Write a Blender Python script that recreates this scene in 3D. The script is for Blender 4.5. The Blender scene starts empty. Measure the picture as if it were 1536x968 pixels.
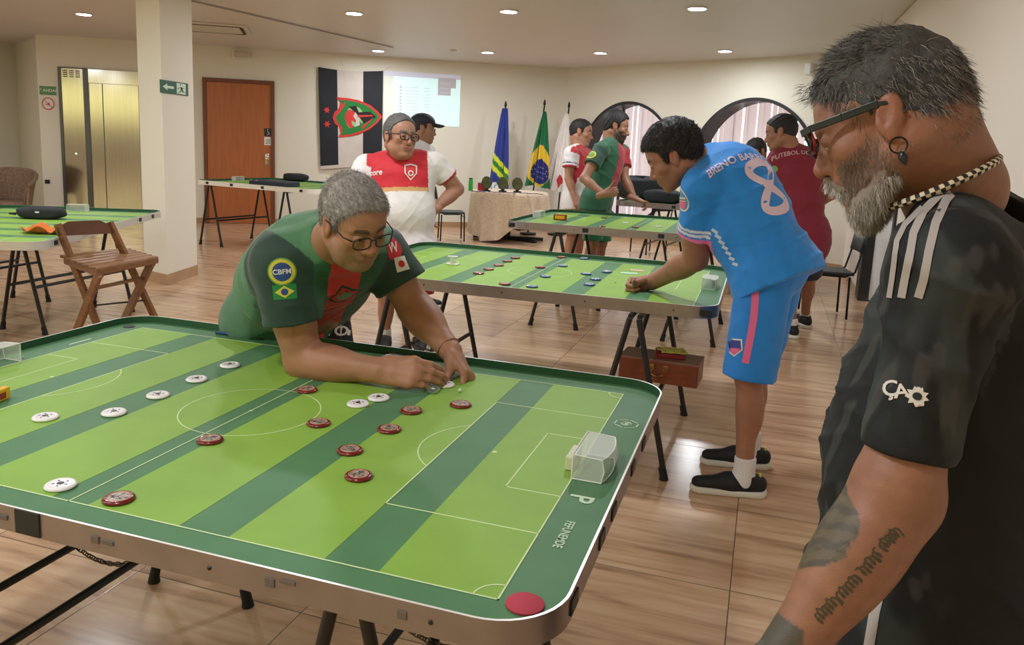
import bpy, bmesh, math, random
import numpy as np
from mathutils import Vector, Matrix, Quaternion
from mathutils.bvhtree import BVHTree
random.seed(7); rng = np.random.default_rng(7)
COL = bpy.context.scene.collection
PI = math.pi
def V(*a): return np.array(a, float)
def nrm(a):
    a = np.asarray(a, float); return a / (np.linalg.norm(a) + 1e-12)
# ---------------------------------------------------------------- camera (measured from the table in the photograph)
FPX = 1195.07; CX0, CY0 = 768 - 20.47, 484 - 68.87
CAM = V(1.2955, -1.7951, 1.5636)
_y, _p, _r = [math.radians(v) for v in (18.3073, 9.6328, 2.3793)]
_f = V(-math.sin(_y) * math.cos(_p), math.cos(_y) * math.cos(_p), -math.sin(_p)); _r0 = V(math.cos(_y), math.sin(_y), 0)
_u0 = np.cross(_r0, _f); CR = math.cos(_r) * _r0 + math.sin(_r) * _u0; CU = -math.sin(_r) * _r0 + math.cos(_r) * _u0; CF = _f
cam_d = bpy.data.cameras.new('camera'); cam = bpy.data.objects.new('camera', cam_d); COL.objects.link(cam)
cam.matrix_world = Matrix(((CR[0], CU[0], -CF[0], CAM[0]), (CR[1], CU[1], -CF[1], CAM[1]), (CR[2], CU[2], -CF[2], CAM[2]), (0, 0, 0, 1)))
cam_d.sensor_width = 36; cam_d.lens = FPX / 1536 * 36; cam_d.clip_start = .05; cam_d.clip_end = 200
cam_d.shift_x = (768 - CX0) / 1536; cam_d.shift_y = -(484 - CY0) / 1536
bpy.context.scene.camera = cam
def ray(px, py): return CF + (px - CX0) / FPX * CR - (py - CY0) / FPX * CU
def PT(px, py, d): return CAM + d * ray(px, py)          # a point at depth d metres
def PZ(px, py, h):
    q = ray(px, py); return CAM + (h - CAM[2]) / q[2] * q
# ---------------------------------------------------------------- materials
def lin(c):
    return tuple((v / 255 / 12.92) if v / 255 <= .04045 else ((v / 255 + .055) / 1.055) ** 2.4 for v in c) + (1,)
MATS = {}
def mat(name, rgb, rough=.6, metal=0, noise=0, nscale=20, bump=0, bscale=200, alpha=None, trans=0, emit=None, estr=1, coat=0, vcol=False, sheen=0, ior=1.45, sss=0, stretch=None):
    if name in MATS: return MATS[name]
    m = bpy.data.materials.new(name); m.use_nodes = True; nt = m.node_tree; b = nt.nodes['Principled BSDF']; MATS[name] = m
    c = lin(rgb); b.inputs['Base Color'].default_value = c; b.inputs['Roughness'].default_value = rough; b.inputs['Metallic'].default_value = metal
    b.inputs['Coat Weight'].default_value = coat; b.inputs['Transmission Weight'].default_value = trans; b.inputs['IOR'].default_value = ior
    if sheen: b.inputs['Sheen Weight'].default_value = sheen; b.inputs['Sheen Roughness'].default_value = .5
    if sss: b.inputs['Subsurface Weight'].default_value = sss; b.inputs['Subsurface Radius'].default_value = (.012, .005, .003); b.inputs['Subsurface Scale'].default_value = 1
    if alpha is not None: b.inputs['Alpha'].default_value = alpha
    if emit: b.inputs['Emission Color'].default_value = lin(emit); b.inputs['Emission Strength'].default_value = estr
    tc = nt.nodes.new('ShaderNodeTexCoord'); src = tc.outputs['Object']
    if stretch:
        mp = nt.nodes.new('ShaderNodeMapping'); mp.inputs['Scale'].default_value = stretch; nt.links.new(src, mp.inputs[0]); src = mp.outputs[0]
    base = None
    if vcol:
        a = nt.nodes.new('ShaderNodeVertexColor'); a.layer_name = 'Col'; base = a.outputs['Color']; nt.links.new(base, b.inputs['Base Color'])
    if noise:
        n = nt.nodes.new('ShaderNodeTexNoise'); n.inputs['Scale'].default_value = nscale; n.inputs['Detail'].default_value = 4; nt.links.new(src, n.inputs['Vector'])
        r = nt.nodes.new('ShaderNodeMapRange'); r.inputs['From Min'].default_value = .3; r.inputs['From Max'].default_value = .7
        r.inputs['To Min'].default_value = 1 - noise; r.inputs['To Max'].default_value = 1 + noise; nt.links.new(n.outputs['Fac'], r.inputs['Value'])
        mx = nt.nodes.new('ShaderNodeVectorMath'); mx.operation = 'SCALE'; nt.links.new(r.outputs[0], mx.inputs['Scale'])
        if base: nt.links.new(base, mx.inputs[0])
        else: mx.inputs[0].default_value = c[:3]
        nt.links.new(mx.outputs[0], b.inputs['Base Color'])
    if bump:
        n2 = nt.nodes.new('ShaderNodeTexNoise'); n2.inputs['Scale'].default_value = bscale; n2.inputs['Detail'].default_value = 5; nt.links.new(src, n2.inputs['Vector'])
        bp = nt.nodes.new('ShaderNodeBump'); bp.inputs['Strength'].default_value = bump; bp.inputs['Distance'].default_value = .002
        nt.links.new(n2.outputs['Fac'], bp.inputs['Height']); nt.links.new(bp.outputs[0], b.inputs['Normal'])
    return m
# ---------------------------------------------------------------- mesh builder
def rotz(a): return np.array([[math.cos(a), -math.sin(a), 0], [math.sin(a), math.cos(a), 0], [0, 0, 1.]])
def frame(z, x=None):
    z = nrm(z); x = V(1, 0, 0) if x is None else np.asarray(x, float)
    if abs(nrm(x) @ z) > .98: x = V(0, 1, 0)
    x = nrm(x - (x @ z) * z); return np.stack([x, np.cross(z, x), z], 1)
class MB:
    def __init__(s): s.v = []; s.f = []; s.m = []; s.n = 0
    def add(s, v, f, m=0):
        v = np.asarray(v, float).reshape(-1, 3); s.v.append(v); s.f += [tuple(int(i) + s.n for i in q) for q in f]; s.m += [m] * len(f); s.n += len(v); return s
    def box(s, c, size, R=None, m=0, bev=0):
        h = np.asarray(size, float) / 2; R = np.eye(3) if R is None else R
        if bev <= 0:
            v = np.array([[x, y, z] for x in (-1, 1) for y in (-1, 1) for z in (-1, 1)]) * h
            return s.add(v @ R.T + c, [(0, 1, 3, 2), (4, 6, 7, 5), (0, 4, 5, 1), (2, 3, 7, 6), (0, 2, 6, 4), (1, 5, 7, 3)], m)
        b = min(bev, h.min() * .9); bm = bmesh.new(); bmesh.ops.create_cube(bm, size=2); 
        for q in bm.verts: q.co = Vector(np.array(q.co) * h)
        bmesh.ops.bevel(bm, geom=bm.edges[:], offset=b, segments=2, profile=.5, affect='EDGES')
        bm.verts.index_update(); v = np.array([list(q.co) for q in bm.verts]); f = [[x.index for x in q.verts] for q in bm.faces]; bm.free()
        return s.add(v @ R.T + c, f, m)
    def tube(s, pts, r, n=10, m=0, caps=True, closed=False, flat=1):
        pts = np.asarray(pts, float); k = len(pts); rs = np.full(k, r) if np.isscalar(r) else np.asarray(r, float)
        T = np.gradient(pts, axis=0) if not closed else np.roll(pts, -1, 0) - np.roll(pts, 1, 0)
        up = V(0, 0, 1); x = None; V_ = []
        for i in range(k):
            t = nrm(T[i])
            if x is None:
                x = np.cross(t, up); x = np.cross(t, V(1, 0, 0)) if np.linalg.norm(x) < .1 else x
            x = nrm(x - (x @ t) * t); y = np.cross(t, x)
            for j in range(n):
                a = 2 * PI * j / n; V_.append(pts[i] + rs[i] * (math.cos(a) * x + flat * math.sin(a) * y))
        f = []
        for i in range(k if closed else k - 1):
            i2 = (i + 1) % k
            for j in range(n):
                j2 = (j + 1) % n; f.append((i * n + j, i * n + j2, i2 * n + j2, i2 * n + j))
        if caps and not closed: f += [tuple(range(n))[::-1], tuple((k - 1) * n + j for j in range(n))]
        return s.add(V_, f, m)
    def lathe(s, prof, c=(0, 0, 0), n=32, m=0, R=None, mfun=None):
        prof = np.asarray(prof, float); R = np.eye(3) if R is None else R; k = len(prof); V_ = []
        for r, z in prof:
            for j in range(n): a = 2 * PI * j / n; V_.append((r * math.cos(a), r * math.sin(a), z))
        V_ = np.array(V_) @ R.T + c
        for i in range(k - 1):
            f = [(i * n + j, i * n + (j + 1) % n, (i + 1) * n + (j + 1) % n, (i + 1) * n + j) for j in range(n)]
            if i == 0: s.add(V_, f, mfun(i) if mfun else m); base = s.n - len(V_)
            else: s.f += [tuple(q + base for q in g) for g in f]; s.m += [mfun(i) if mfun else m] * len(f)
        return s
    def prism(s, poly, z0, z1, m=0, R=None, c=(0, 0, 0)):
        R = np.eye(3) if R is None else R; n = len(poly); p = np.asarray(poly, float)
        v = np.concatenate([np.c_[p, np.full(n, z0)], np.c_[p, np.full(n, z1)]]) @ R.T + c
        return s.add(v, [tuple(range(n))[::-1], tuple(range(n, 2 * n))] + [(i, (i + 1) % n, n + (i + 1) % n, n + i) for i in range(n)], m)
    def build(s, name, mats, parent=None, smooth=False, M=None, ang=None):
        me = bpy.data.meshes.new(name); v = np.concatenate(s.v) if s.v else np.zeros((0, 3))
        me.from_pydata(v.tolist(), [], s.f); mats = mats if isinstance(mats, (list, tuple)) else [mats]
        for q in mats: me.materials.append(q)
        me.polygons.foreach_set('material_index', s.m)
        if smooth: me.polygons.foreach_set('use_smooth', [True] * len(s.f))
        bm = bmesh.new(); bm.from_mesh(me); bmesh.ops.recalc_face_normals(bm, faces=bm.faces[:]); bm.to_mesh(me); bm.free()
        if smooth and ang: me.set_sharp_from_angle(angle=math.radians(ang))
        o = bpy.data.objects.new(name, me); COL.objects.link(o)
        if M is not None: o.matrix_world = M
        if parent is not None: o.parent = parent
        return o
def tag(o, label=None, cat=None, group=None, kind=None):
    for k, v in (('label', label), ('category', cat), ('group', group), ('kind', kind)):
        if v: o[k] = v
    return o
def empty(name, loc=(0, 0, 0), rz=0, **k):
    o = bpy.data.objects.new(name, None); COL.objects.link(o); o.location = [float(q) for q in loc]; o.rotation_euler = (0, 0, rz); o.empty_display_size = .1; return tag(o, **k)
def copy_tree(o, parent=None):
    c = o.copy(); COL.objects.link(c); c.parent = parent
    for ch in [q for q in bpy.data.objects if q.parent == o]: copy_tree(ch, c)
    return c
def superpos(loc, rz=0): return Matrix.Translation(Vector([float(q) for q in loc])) @ Matrix.Rotation(rz, 4, 'Z')
def text_mesh(s, size=1, ext=0, font_bold=False):
    """2-D glyph outline of a text as (verts, faces), centred on the origin, cap height about 0.7*size"""
    cu = bpy.data.curves.new('t', 'FONT'); cu.body = s; cu.size = size; cu.align_x = 'CENTER'; cu.align_y = 'CENTER'; cu.offset = .018 * size if font_bold else 0
    cu.resolution_u = 3; o = bpy.data.objects.new('t', cu); COL.objects.link(o); dg = bpy.context.evaluated_depsgraph_get(); me = bpy.data.meshes.new_from_object(o.evaluated_get(dg))
    v = np.array([list(q.co) for q in me.vertices]).reshape(-1, 3); f = [list(p.vertices) for p in me.polygons]
    bpy.data.objects.remove(o); bpy.data.curves.remove(cu); bpy.data.meshes.remove(me); return v, f
# ================================================================ ROOM
def tree_mat_floor():
    m = bpy.data.materials.new('tile_floor'); m.use_nodes = True; nt = m.node_tree; b = nt.nodes['Principled BSDF']; N = nt.nodes.new; Lk = nt.links.new
    tc = N('ShaderNodeTexCoord'); sep = N('ShaderNodeSeparateXYZ'); Lk(tc.outputs['Object'], sep.inputs[0])
    def M(op, a, b2=None, c=None):
        n = N('ShaderNodeMath'); n.operation = op
        for i, q in enumerate((a, b2, c)):
            if q is None: continue
            if isinstance(q, (int, float)): n.inputs[i].default_value = q
            else: Lk(q, n.inputs[i])
        return n.outputs[0]
    u = M('DIVIDE', M('ADD', sep.outputs[0], 20 * .668 - 1.30), .668); v = M('DIVIDE', M('ADD', sep.outputs[1], 20 * .697 - .30), .697)
    fu, fv = M('FRACT', u), M('FRACT', v); iu, iv = M('FLOOR', u), M('FLOOR', v)
    du = M('MULTIPLY', M('MINIMUM', fu, M('SUBTRACT', 1, fu)), .668); dv = M('MULTIPLY', M('MINIMUM', fv, M('SUBTRACT', 1, fv)), .697)
    d = M('MINIMUM', du, dv); g = N('ShaderNodeMapRange'); g.inputs['From Min'].default_value = .0012; g.inputs['From Max'].default_value = .0028; Lk(d, g.inputs['Value'])
    cell = N('ShaderNodeCombineXYZ'); Lk(iu, cell.inputs[0]); Lk(iv, cell.inputs[1]); wn = N('ShaderNodeTexWhiteNoise'); wn.noise_dimensions = '2D'; Lk(cell.outputs[0], wn.inputs['Vector'])
    off = N('ShaderNodeVectorMath'); off.operation = 'MULTIPLY_ADD'; Lk(wn.outputs['Color'], off.inputs[0]); off.inputs[1].default_value = (9, 9, 9)
    sc = N('ShaderNodeVectorMath'); sc.operation = 'MULTIPLY'; Lk(tc.outputs['Object'], sc.inputs[0]); sc.inputs[1].default_value = (.9, 9, 1); Lk(sc.outputs[0], off.inputs[2])
    n1 = N('ShaderNodeTexNoise'); n1.inputs['Scale'].default_value = 1.6; n1.inputs['Detail'].default_value = 6; n1.inputs['Roughness'].default_value = .6; n1.inputs['Distortion'].default_value = .5; Lk(off.outputs[0], n1.inputs['Vector'])
    cr = N('ShaderNodeValToRGB'); Lk(n1.outputs['Fac'], cr.inputs[0]); e = cr.color_ramp.elements
    e[0].position = .30; e[0].color = lin((152, 118, 90)); e[1].position = .72; e[1].color = lin((218, 188, 156)); q = e.new(.47); q.color = lin((198, 161, 128))
    mx = N('ShaderNodeMix'); mx.data_type = 'RGBA'; Lk(g.outputs[0], mx.inputs['Factor']); mx.inputs['A'].default_value = lin((92, 70, 54)); Lk(cr.outputs[0], mx.inputs['B']); Lk(mx.outputs['Result'], b.inputs['Base Color'])
    b.inputs['Roughness'].default_value = .2; b.inputs['Specular IOR Level'].default_value = .5
    bp = N('ShaderNodeBump'); bp.inputs['Distance'].default_value = .002; bp.inputs['Strength'].default_value = .4; Lk(g.outputs[0], bp.inputs['Height']); Lk(bp.outputs[0], b.inputs['Normal'])
    return m
def struct(o): o['kind'] = 'structure'; return o
M_wall = mat('wall_cream', (226, 221, 206), .75, bump=.08, bscale=60)
M_wallr = mat('wall_pale', (236, 224, 212), .7, bump=.08, bscale=60)
M_ceil = mat('ceiling_panel', (214, 206, 202), .45)
M_base = mat('baseboard_tile', (176, 142, 108), .35, noise=.12, nscale=6)
M_dark = mat('dark_frame', (34, 34, 36), .45)
struct(MB().box((-4, 2, -.05), (34, 26, .1)).build('floor', tree_mat_floor()))
# ceiling of long plastic strips: flat slab, shallow grooves every 20 cm
cb = MB().box((-5, 4.2, 2.965), (17, 22.6, .1))
struct(cb.build('ceiling', M_ceil))
nt = M_ceil.node_tree; tc = nt.nodes.new('ShaderNodeTexCoord'); wv = nt.nodes.new('ShaderNodeTexWave'); wv.bands_direction = 'X'; wv.wave_profile = 'SAW'; wv.inputs['Scale'].default_value = 1.55
mpn = nt.nodes.new('ShaderNodeMapping'); mpn.inputs['Rotation'].default_value = (0, 0, math.radians(32)); nt.links.new(tc.outputs['Object'], mpn.inputs[0]); nt.links.new(mpn.outputs[0], wv.inputs['Vector'])
bp = nt.nodes.new('ShaderNodeBump'); bp.inputs['Strength'].default_value = .35; bp.inputs['Distance'].default_value = .004; nt.links.new(wv.outputs['Fac'], bp.inputs['Height']); nt.links.new(bp.outputs[0], nt.nodes['Principled BSDF'].inputs['Normal'])
HC = 2.915
P0 = V(-2.33, 12.68, 0); _a = math.radians(32); D1 = V(-math.cos(_a), -math.sin(_a), 0); N1 = V(math.sin(_a), -math.cos(_a), 0)   # back wall, N towards the room
D2 = nrm(V(4.73, -2.78, 0)); N2 = V(D2[1], -D2[0], 0); N2 = N2 if N2[1] < 0 else -N2
def W1(s, z, o=0): return P0 + D1 * s + N1 * o + V(0, 0, z)
def W2(s, z, o=0): return P0 + D2 * s + N2 * o + V(0, 0, z)
R1 = np.stack([-D1, -N1, V(0, 0, 1)], 1)      # local x runs right along the wall as seen from the room, y into the wall, z up
R2 = np.stack([D2, -N2, V(0, 0, 1)], 1)
def wbox(mb, W, R, s0, s1, z0, z1, o0, o1, m=0, bev=0):
    return mb.box(W((s0 + s1) / 2, (z0 + z1) / 2, (o0 + o1) / 2), (abs(s1 - s0), abs(o1 - o0), z1 - z0), R, m, bev)
struct(wbox(MB(), W1, R1, -.3, 8.72, 0, HC, -.2, 0).build('wall_back', M_wall))
# recess beside the lift
c0 = W1(8.72, 0); c1 = V(-11.6, 9.3, 0)
def wall_seg(a, b, name, mtl, th=.15, z0=0, z1=HC):
    d = nrm(b - a); n = V(-d[1], d[0], 0); L = np.linalg.norm(b - a)
    return struct(MB().box((a + b) / 2 + n * th / 2 + V(0, 0, (z0 + z1) / 2), (L, th, z1 - z0), np.stack([d, n, V(0, 0, 1)], 1)).build(name, mtl))
wall_seg(c1, c0 - N1 * .2, 'wall_recess', M_wall, .1)
wall_seg(V(-11.6, -1, 0), V(-11.6, 9.4, 0), 'wall_left', M_wall)
# wall with the two round windows
CIRC = [(1.48, 1.27, 1.0), (3.87, 1.27, 1.03)]
def arch_wall():
    mb = MB()
    def panel(s0, s1, c=None):
        if c is None:
            v = [W2(s0, 0), W2(s1, 0), W2(s1, HC), W2(s0, HC)]; mb.add(v, [(0, 1, 2, 3)]); return
        cs, cz, r = c; A = sorted(set([2 * PI * k / 96 for k in range(96)] + [math.atan2(z - cz, s - cs) % (2 * PI) for s in (s0, s1) for z in (0, HC)])); n = len(A); v = []
        for a in A:
            ca, sa = math.cos(a), math.sin(a); t = min(((s1 - cs) / ca if ca > 1e-9 else (s0 - cs) / ca if ca < -1e-9 else 1e9), ((HC - cz) / sa if sa > 1e-9 else -cz / sa if sa < -1e-9 else 1e9))
            v += [W2(cs + r * ca, cz + r * sa), W2(cs + t * ca, cz + t * sa)]
        mb.add(v, [(2 * i, 2 * i + 1, (2 * i + 3) % (2 * n), (2 * i + 2) % (2 * n)) for i in range(n)])
    panel(0, .3); panel(.3, 2.66, CIRC[0]); panel(2.66, 5.06, CIRC[1]); panel(5.06, 5.6)
    return mb
o = struct(arch_wall().build('wall_windows', M_wall))
M_glass = mat('window_glass', (235, 240, 240), .02, trans=1, ior=1.1)
M_curt = bpy.data.materials.new('sheer_curtain'); M_curt.use_nodes = True; nt = M_curt.node_tree; nt.nodes.clear()
_o = nt.nodes.new('ShaderNodeOutputMaterial'); _t = nt.nodes.new('ShaderNodeBsdfTranslucent'); _d = nt.nodes.new('ShaderNodeBsdfDiffuse'); _m = nt.nodes.new('ShaderNodeMixShader'); _m.inputs[0].default_value = .5
_t.inputs[0].default_value = lin((204, 194, 202)); _d.inputs[0].default_value = lin((214, 204, 208)); nt.links.new(_t.outputs[0], _m.inputs[1]); nt.links.new(_d.outputs[0], _m.inputs[2]); nt.links.new(_m.outputs[0], _o.inputs[0])
for k, (cs, cz, r) in enumerate(CIRC):
    mb = MB(); n = 96; v = []
    for j in range(n):
        a = 2 * PI * j / n; ca, sa = math.cos(a), math.sin(a)
        v += [W2(cs + (r + .0) * ca, cz + (r + .0) * sa, .012), W2(cs + r * ca, cz + r * sa, -.34), W2(cs + (r + .05) * ca, cz + (r + .05) * sa, .012), W2(cs + (r + .05) * ca, cz + (r + .05) * sa, -.34)]
    f = []
    for j in range(n):
        a0, b0 = 4 * j, 4 * ((j + 1) % n); f += [(a0, b0, b0 + 1, a0 + 1), (a0 + 2, b0 + 2, b0, a0), (a0 + 1, b0 + 1, b0 + 3, a0 + 3)]
    mb.add(v, f); w = struct(mb.build('window_%d' % (k + 1), M_dark))
    fr = MB()
    for q in (.45,) if k else (-.35,):
        h = math.sqrt(r * r - q * q) - .01; wbox(fr, W2, R2, cs + q - .015, cs + q + .015, cz - h, cz + h, -.31, -.27)
    fr.build('window_frame', M_dark, w)
    gl = MB(); v = [W2(cs + (r - .003) * math.cos(2 * PI * j / n), cz + (r - .003) * math.sin(2 * PI * j / n), -.29) for j in range(n)]; gl.add(v, [tuple(range(n))]); gl.build('window_pane', M_glass, w)
    # vertical fabric strips hanging behind the glass
    cv = MB(); s = cs - r - .1; i = 0; rnd = random.Random(k + 3)
    while s < cs + r + .15:
        wd = rnd.choice((.09, .10, .13)) ; tilt = rnd.uniform(-.3, .5); p = []
        m_ = 40
        for z in (.12, 2.5):
            for q in range(5):
                x = (q / 4 - .5) * wd; p.append(W2(s + x * math.cos(tilt), z, -.42 - x * math.sin(tilt) + .010 * math.sin(q / 4 * PI)))
        cv.add(p, [(q, q + 1, q + 6, q + 5) for q in range(4)]); s += wd * rnd.choice((.93, .97, 1.12, 1.2)); i += 1
    cu = cv.build('vertical_blind', M_curt, smooth=True)
    tag(cu, ['pale vertical blind strips behind the round window nearer the room corner', 'pale vertical blind strips behind the round window near the dark red shirt'][k], 'blind', 'vertical blinds behind the round windows')
# right-hand wall with a doorway
XR = 2.36
rw = MB().box((XR + .1, .1, HC / 2), (.2, 11.2, HC)).box((XR + .1, 6.85, 2.5), (.2, 2.3, .81)).box((XR + .1, 9.0, HC / 2), (.2, 2.1, HC))
struct(rw.build('wall_right', M_wallr))
dr = MB().box((XR + .08, 7.78, 1.05), (.2, .3, 2.1), bev=.01).box((XR + .08, 5.75, 1.05), (.2, .1, 2.1), bev=.01).box((XR + .08, 6.8, 2.06), (.2, 2.1, .08), bev=.01)
door2 = struct(dr.build('door_2', M_dark)); pn = MB()
for k in range(18): pn.box((XR + .10, 5.85 + .1 * k + .01, 1.03), (.03, .094, 2.0), bev=.01)
pn.build('door_panel', mat('white_pvc', (226, 226, 222), .4), door2)
for y0, y1 in ((-5.5, 5.7), (7.95, 9.9)): struct(MB().box((XR - .006, (y0 + y1) / 2, .045), (.012, y1 - y0, .09)).build('baseboard_right', M_base))
for s0, s1 in ((.0, 5.13), (6.27, 7.2), (8.42, 8.72)): struct(wbox(MB(), W1, R1, s0, s1, 0, .09, .0, .012).build('baseboard_back', M_base))
struct(wbox(MB(), W2, R2, .01, 5.45, 0, .09, .0, .012).build('baseboard_windows', M_base))
# light seam between the two ceiling fields
struct(MB().box((-4.62, 6.3, 2.902), (.03, 6.5, .008), rotz(-.10)).build('trim_1', mat('seam', (150, 142, 138), .5)))
# unseen wall and paving added behind the room to tint the lift doors' reflection
struct(MB().box((-5, -10.1, 4), (22, .2, 5.6)).build('wall_added_reflection', mat('reflection_yellow', (240, 236, 160), .8)))
struct(MB().box((-5, -10.09, .85), (22, .24, 1.7)).build('wall_added_reflection_low', mat('reflection_brown', (128, 112, 92), .8)))
struct(MB().box((-5, -8.2, .01), (22, 4.2, .02)).build('floor_added_reflection', mat('reflection_paving', (134, 120, 100), .9)))
# ---------------------------------------------------------------- column
ca, cb_, cc = V(-4.72, 4.75, 0), V(-4.33, 4.63, 0), V(-4.49, 5.28, 0); cc = V(-4.14, 5.26, 0)
ex = nrm(cb_ - ca); ey = V(-ex[1], ex[0], 0)
cw = np.linalg.norm(cb_ - ca); cd_ = .66
def colpoly(g): 
    q = [ca - ex * g - ey * g, cb_ + ex * g - ey * g, cb_ + ex * g + ey * (cd_ + g), ca - ex * g + ey * (cd_ + g)]; return [(p[0], p[1]) for p in q]
ey = nrm(V(-4.49, 5.28, 0) - cb_)     # the hidden-side edge as seen: slightly skew column
colm = struct(MB().prism(colpoly(0), 0, HC).build('column', M_wall)); MB().prism(colpoly(.008), 0, .11).build('column_baseboard', M_base, colm)
# ---------------------------------------------------------------- wooden door
M_doorw = mat('door_wood', (172, 100, 56), .4, noise=.12, nscale=3, stretch=(9, 9, .7)); M_doorf = mat('door_frame_wood', (112, 66, 44), .45)
fr = MB(); wbox(fr, W1, R1, 6.21, 6.27, 0, 2.40, 0, .05, 0, .006); wbox(fr, W1, R1, 5.13, 5.19, 0, 2.40, 0, .05, 0, .006); wbox(fr, W1, R1, 5.13, 6.27, 2.34, 2.40, 0, .052, 0, .006)
d1 = struct(fr.build('door_1', M_doorf)); wbox(MB(), W1, R1, 5.19, 6.21, 0.01, 2.34, .0, .03, 0, .004).build('door_leaf', M_doorw, d1)
M_steel = mat('brushed_steel', (200, 198, 190), .13, 1, noise=.06, nscale=2, stretch=(30, 30, .4))
h = MB(); wbox(h, W1, R1, 5.225, 5.285, 1.00, 1.20, .03, .036, 0, .002); h.tube([W1(5.255, 1.14, .036), W1(5.255, 1.14, .08), W1(5.37, 1.14, .085)], .009, 8); h.build('door_handle', M_steel, d1, True, ang=40)
M_blk = mat('sign_black', (38, 42, 46), .4); M_wht = mat('sign_white', (226, 228, 224), .45); M_sgr = mat('sign_green', (28, 84, 62), .4); M_glow = mat('sign_pale_green', (205, 226, 205), .5)
ds = wbox(MB(), W1, R1, 5.18, 5.30, 1.49, 1.62, .03, .035).build('door_sign', M_blk); tag(ds, 'small black sign with a white wheelchair symbol on the wooden door', 'sign')
g = MB(); c = W1(5.24, 1.545, .038)
def on1(p, s, z, o=.037): return [W1(s - x, z + y, o) for x, y in p]
g.tube([W1(5.24 - .016 * math.cos(t), 1.540 + .016 * math.sin(t) - .012, .037) for t in np.linspace(-2.6, .6, 12)], .0028, 6); g.tube(on1([(-.004, .035), (-.002, .01), (.014, .008), (.022, -.02)], 5.24, 1.548), .003, 6); g.lathe([(0, -.003), (.007, -.003), (.007, .003), (0, .003)], W1(5.244, 1.597, .037), 12, R=R1 @ frame((0, 1, 0))); g.build('wheelchair_symbol', M_wht, ds)
ds2 = wbox(MB(), W1, R1, 5.185, 5.30, 1.34, 1.475, .03, .034).build('door_notice', M_wht); tag(ds2, 'small white notice under the black sign on the wooden door', 'notice')
g = MB(); [wbox(g, W1, R1, 5.20, 5.285 - .01 * (k % 2), 1.365 + .022 * k, 1.373 + .022 * k, .034, .035) for k in range(4)]; g.build('printed_lines', M_blk, ds2)
# ---------------------------------------------------------------- lift
M_steeld = mat('steel_edge', (96, 98, 100), .35, .8)
lf = empty('elevator', W1(7.8, 0)); lf['label'] = 'stainless steel lift front with sliding doors in the back wall beside the column'; lf['category'] = 'elevator'
LM = Matrix.Translation(-Vector(W1(7.8, 0)))
def lpart(mb, name, m, smooth=False): return mb.build(name, m, lf, smooth, M=LM)
g = MB(); wbox(g, W1, R1, 8.375, 8.42, 0, 2.44, 0, .04, 0, .005); wbox(g, W1, R1, 8.0, 8.375, 2.425, 2.44, 0, .03); lpart(g, 'frame', M_steeld)
g = MB(); wbox(g, W1, R1, 8.06, 8.375, 0, 2.425, 0, .025, 0, .004); lpart(g, 'side_panel', M_steel)
g = MB()
for a in range(3):
    for b in range(4): wbox(g, W1, R1, 8.10 + .09 * a, 8.165 + .09 * a, 2.29 + .03 * b, 2.303 + .03 * b, .025, .028)
lpart(g, 'vent_slots', M_dark)
g = MB(); wbox(g, W1, R1, 7.985, 8.06, 0, 2.43, 0, .045, 0, .006); lpart(g, 'door_jamb', M_steeld)
g = MB(); wbox(g, W1, R1, 7.19, 7.985, 2.21, 2.43, 0, .04, 0, .006); lpart(g, 'header', M_steel)
g = MB(); wbox(g, W1, R1, 7.79, 7.985, .02, 2.21, 0, .012); lpart(g, 'sliding_door', M_steel)
g = MB(); wbox(g, W1, R1, 7.25, 7.775, .02, 2.21, 0, .02); lpart(g, 'sliding_door', M_steel)
g = MB(); wbox(g, W1, R1, 7.775, 7.79, .02, 2.21, 0, .022); wbox(g, W1, R1, 7.19, 7.25, 0, 2.21, 0, .04, 0, .006); lpart(g, 'door_edge', M_steeld)
g = MB(); wbox(g, W1, R1, 8.20, 8.22, 1.08, 1.10, .025, .032, 0, .003); lpart(g, 'call_button', mat('lamp_button', (250, 250, 240), .4, emit=(255, 255, 245), estr=2))
# wall signs
def text_on(parent, s, size, W, R, sx, z, o, m, name='lettering', bold=True, xs=1):
    v, f = text_mesh(s, size, font_bold=bold)
    P = np.array([W(sx, z, o) + R[:, 0] * (x * xs) + V(0, 0, y) for x, y, _ in v]); mb = MB().add(P, f); o_ = mb.build(name, m, parent); return o_
M_sg2 = mat('sign_leaf_green', (92, 142, 92), .5); M_org = mat('sign_orange', (214, 112, 84), .5)
sg = wbox(MB(), W1, R1, 8.46, 8.70, 1.995, 2.13, 0, .006).build('floor_sign', M_sg2); tag(sg, 'small green sign reading 1o ANDAR on the wall left of the lift', 'sign')
text_on(sg, '1º ANDAR', .062, W1, R1, 8.58, 2.062, .008, M_wht)
nf = MB(); nf.lathe([(.078, -.003), (.078, .003), (.0, .003)], W1(8.585, 1.86, .003), 32, R=R1 @ frame((0, -1, 0))); ns = nf.build('prohibition_sign', M_wht); tag(ns, 'round white sign with an orange red ring below the green floor sign', 'sign')
g = MB().tube([W1(8.585 + .082 * math.cos(t), 1.86 + .09 * math.sin(t), .008) for t in np.linspace(0, 2 * PI, 40)[:-1]], .009, 6, closed=True); g.tube([W1(8.585 + .055, 1.86 + .06, .008), W1(8.585 - .055, 1.86 - .06, .008)], .006, 6)
g.tube([W1(8.62, 1.85, .008), W1(8.59, 1.84, .008), W1(8.56, 1.86, .008)], .010, 6); g.tube([W1(8.575, 1.88, .008), W1(8.575, 1.83, .008)], .008, 6); g.build('ring_and_symbol', M_org, ns)
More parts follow.
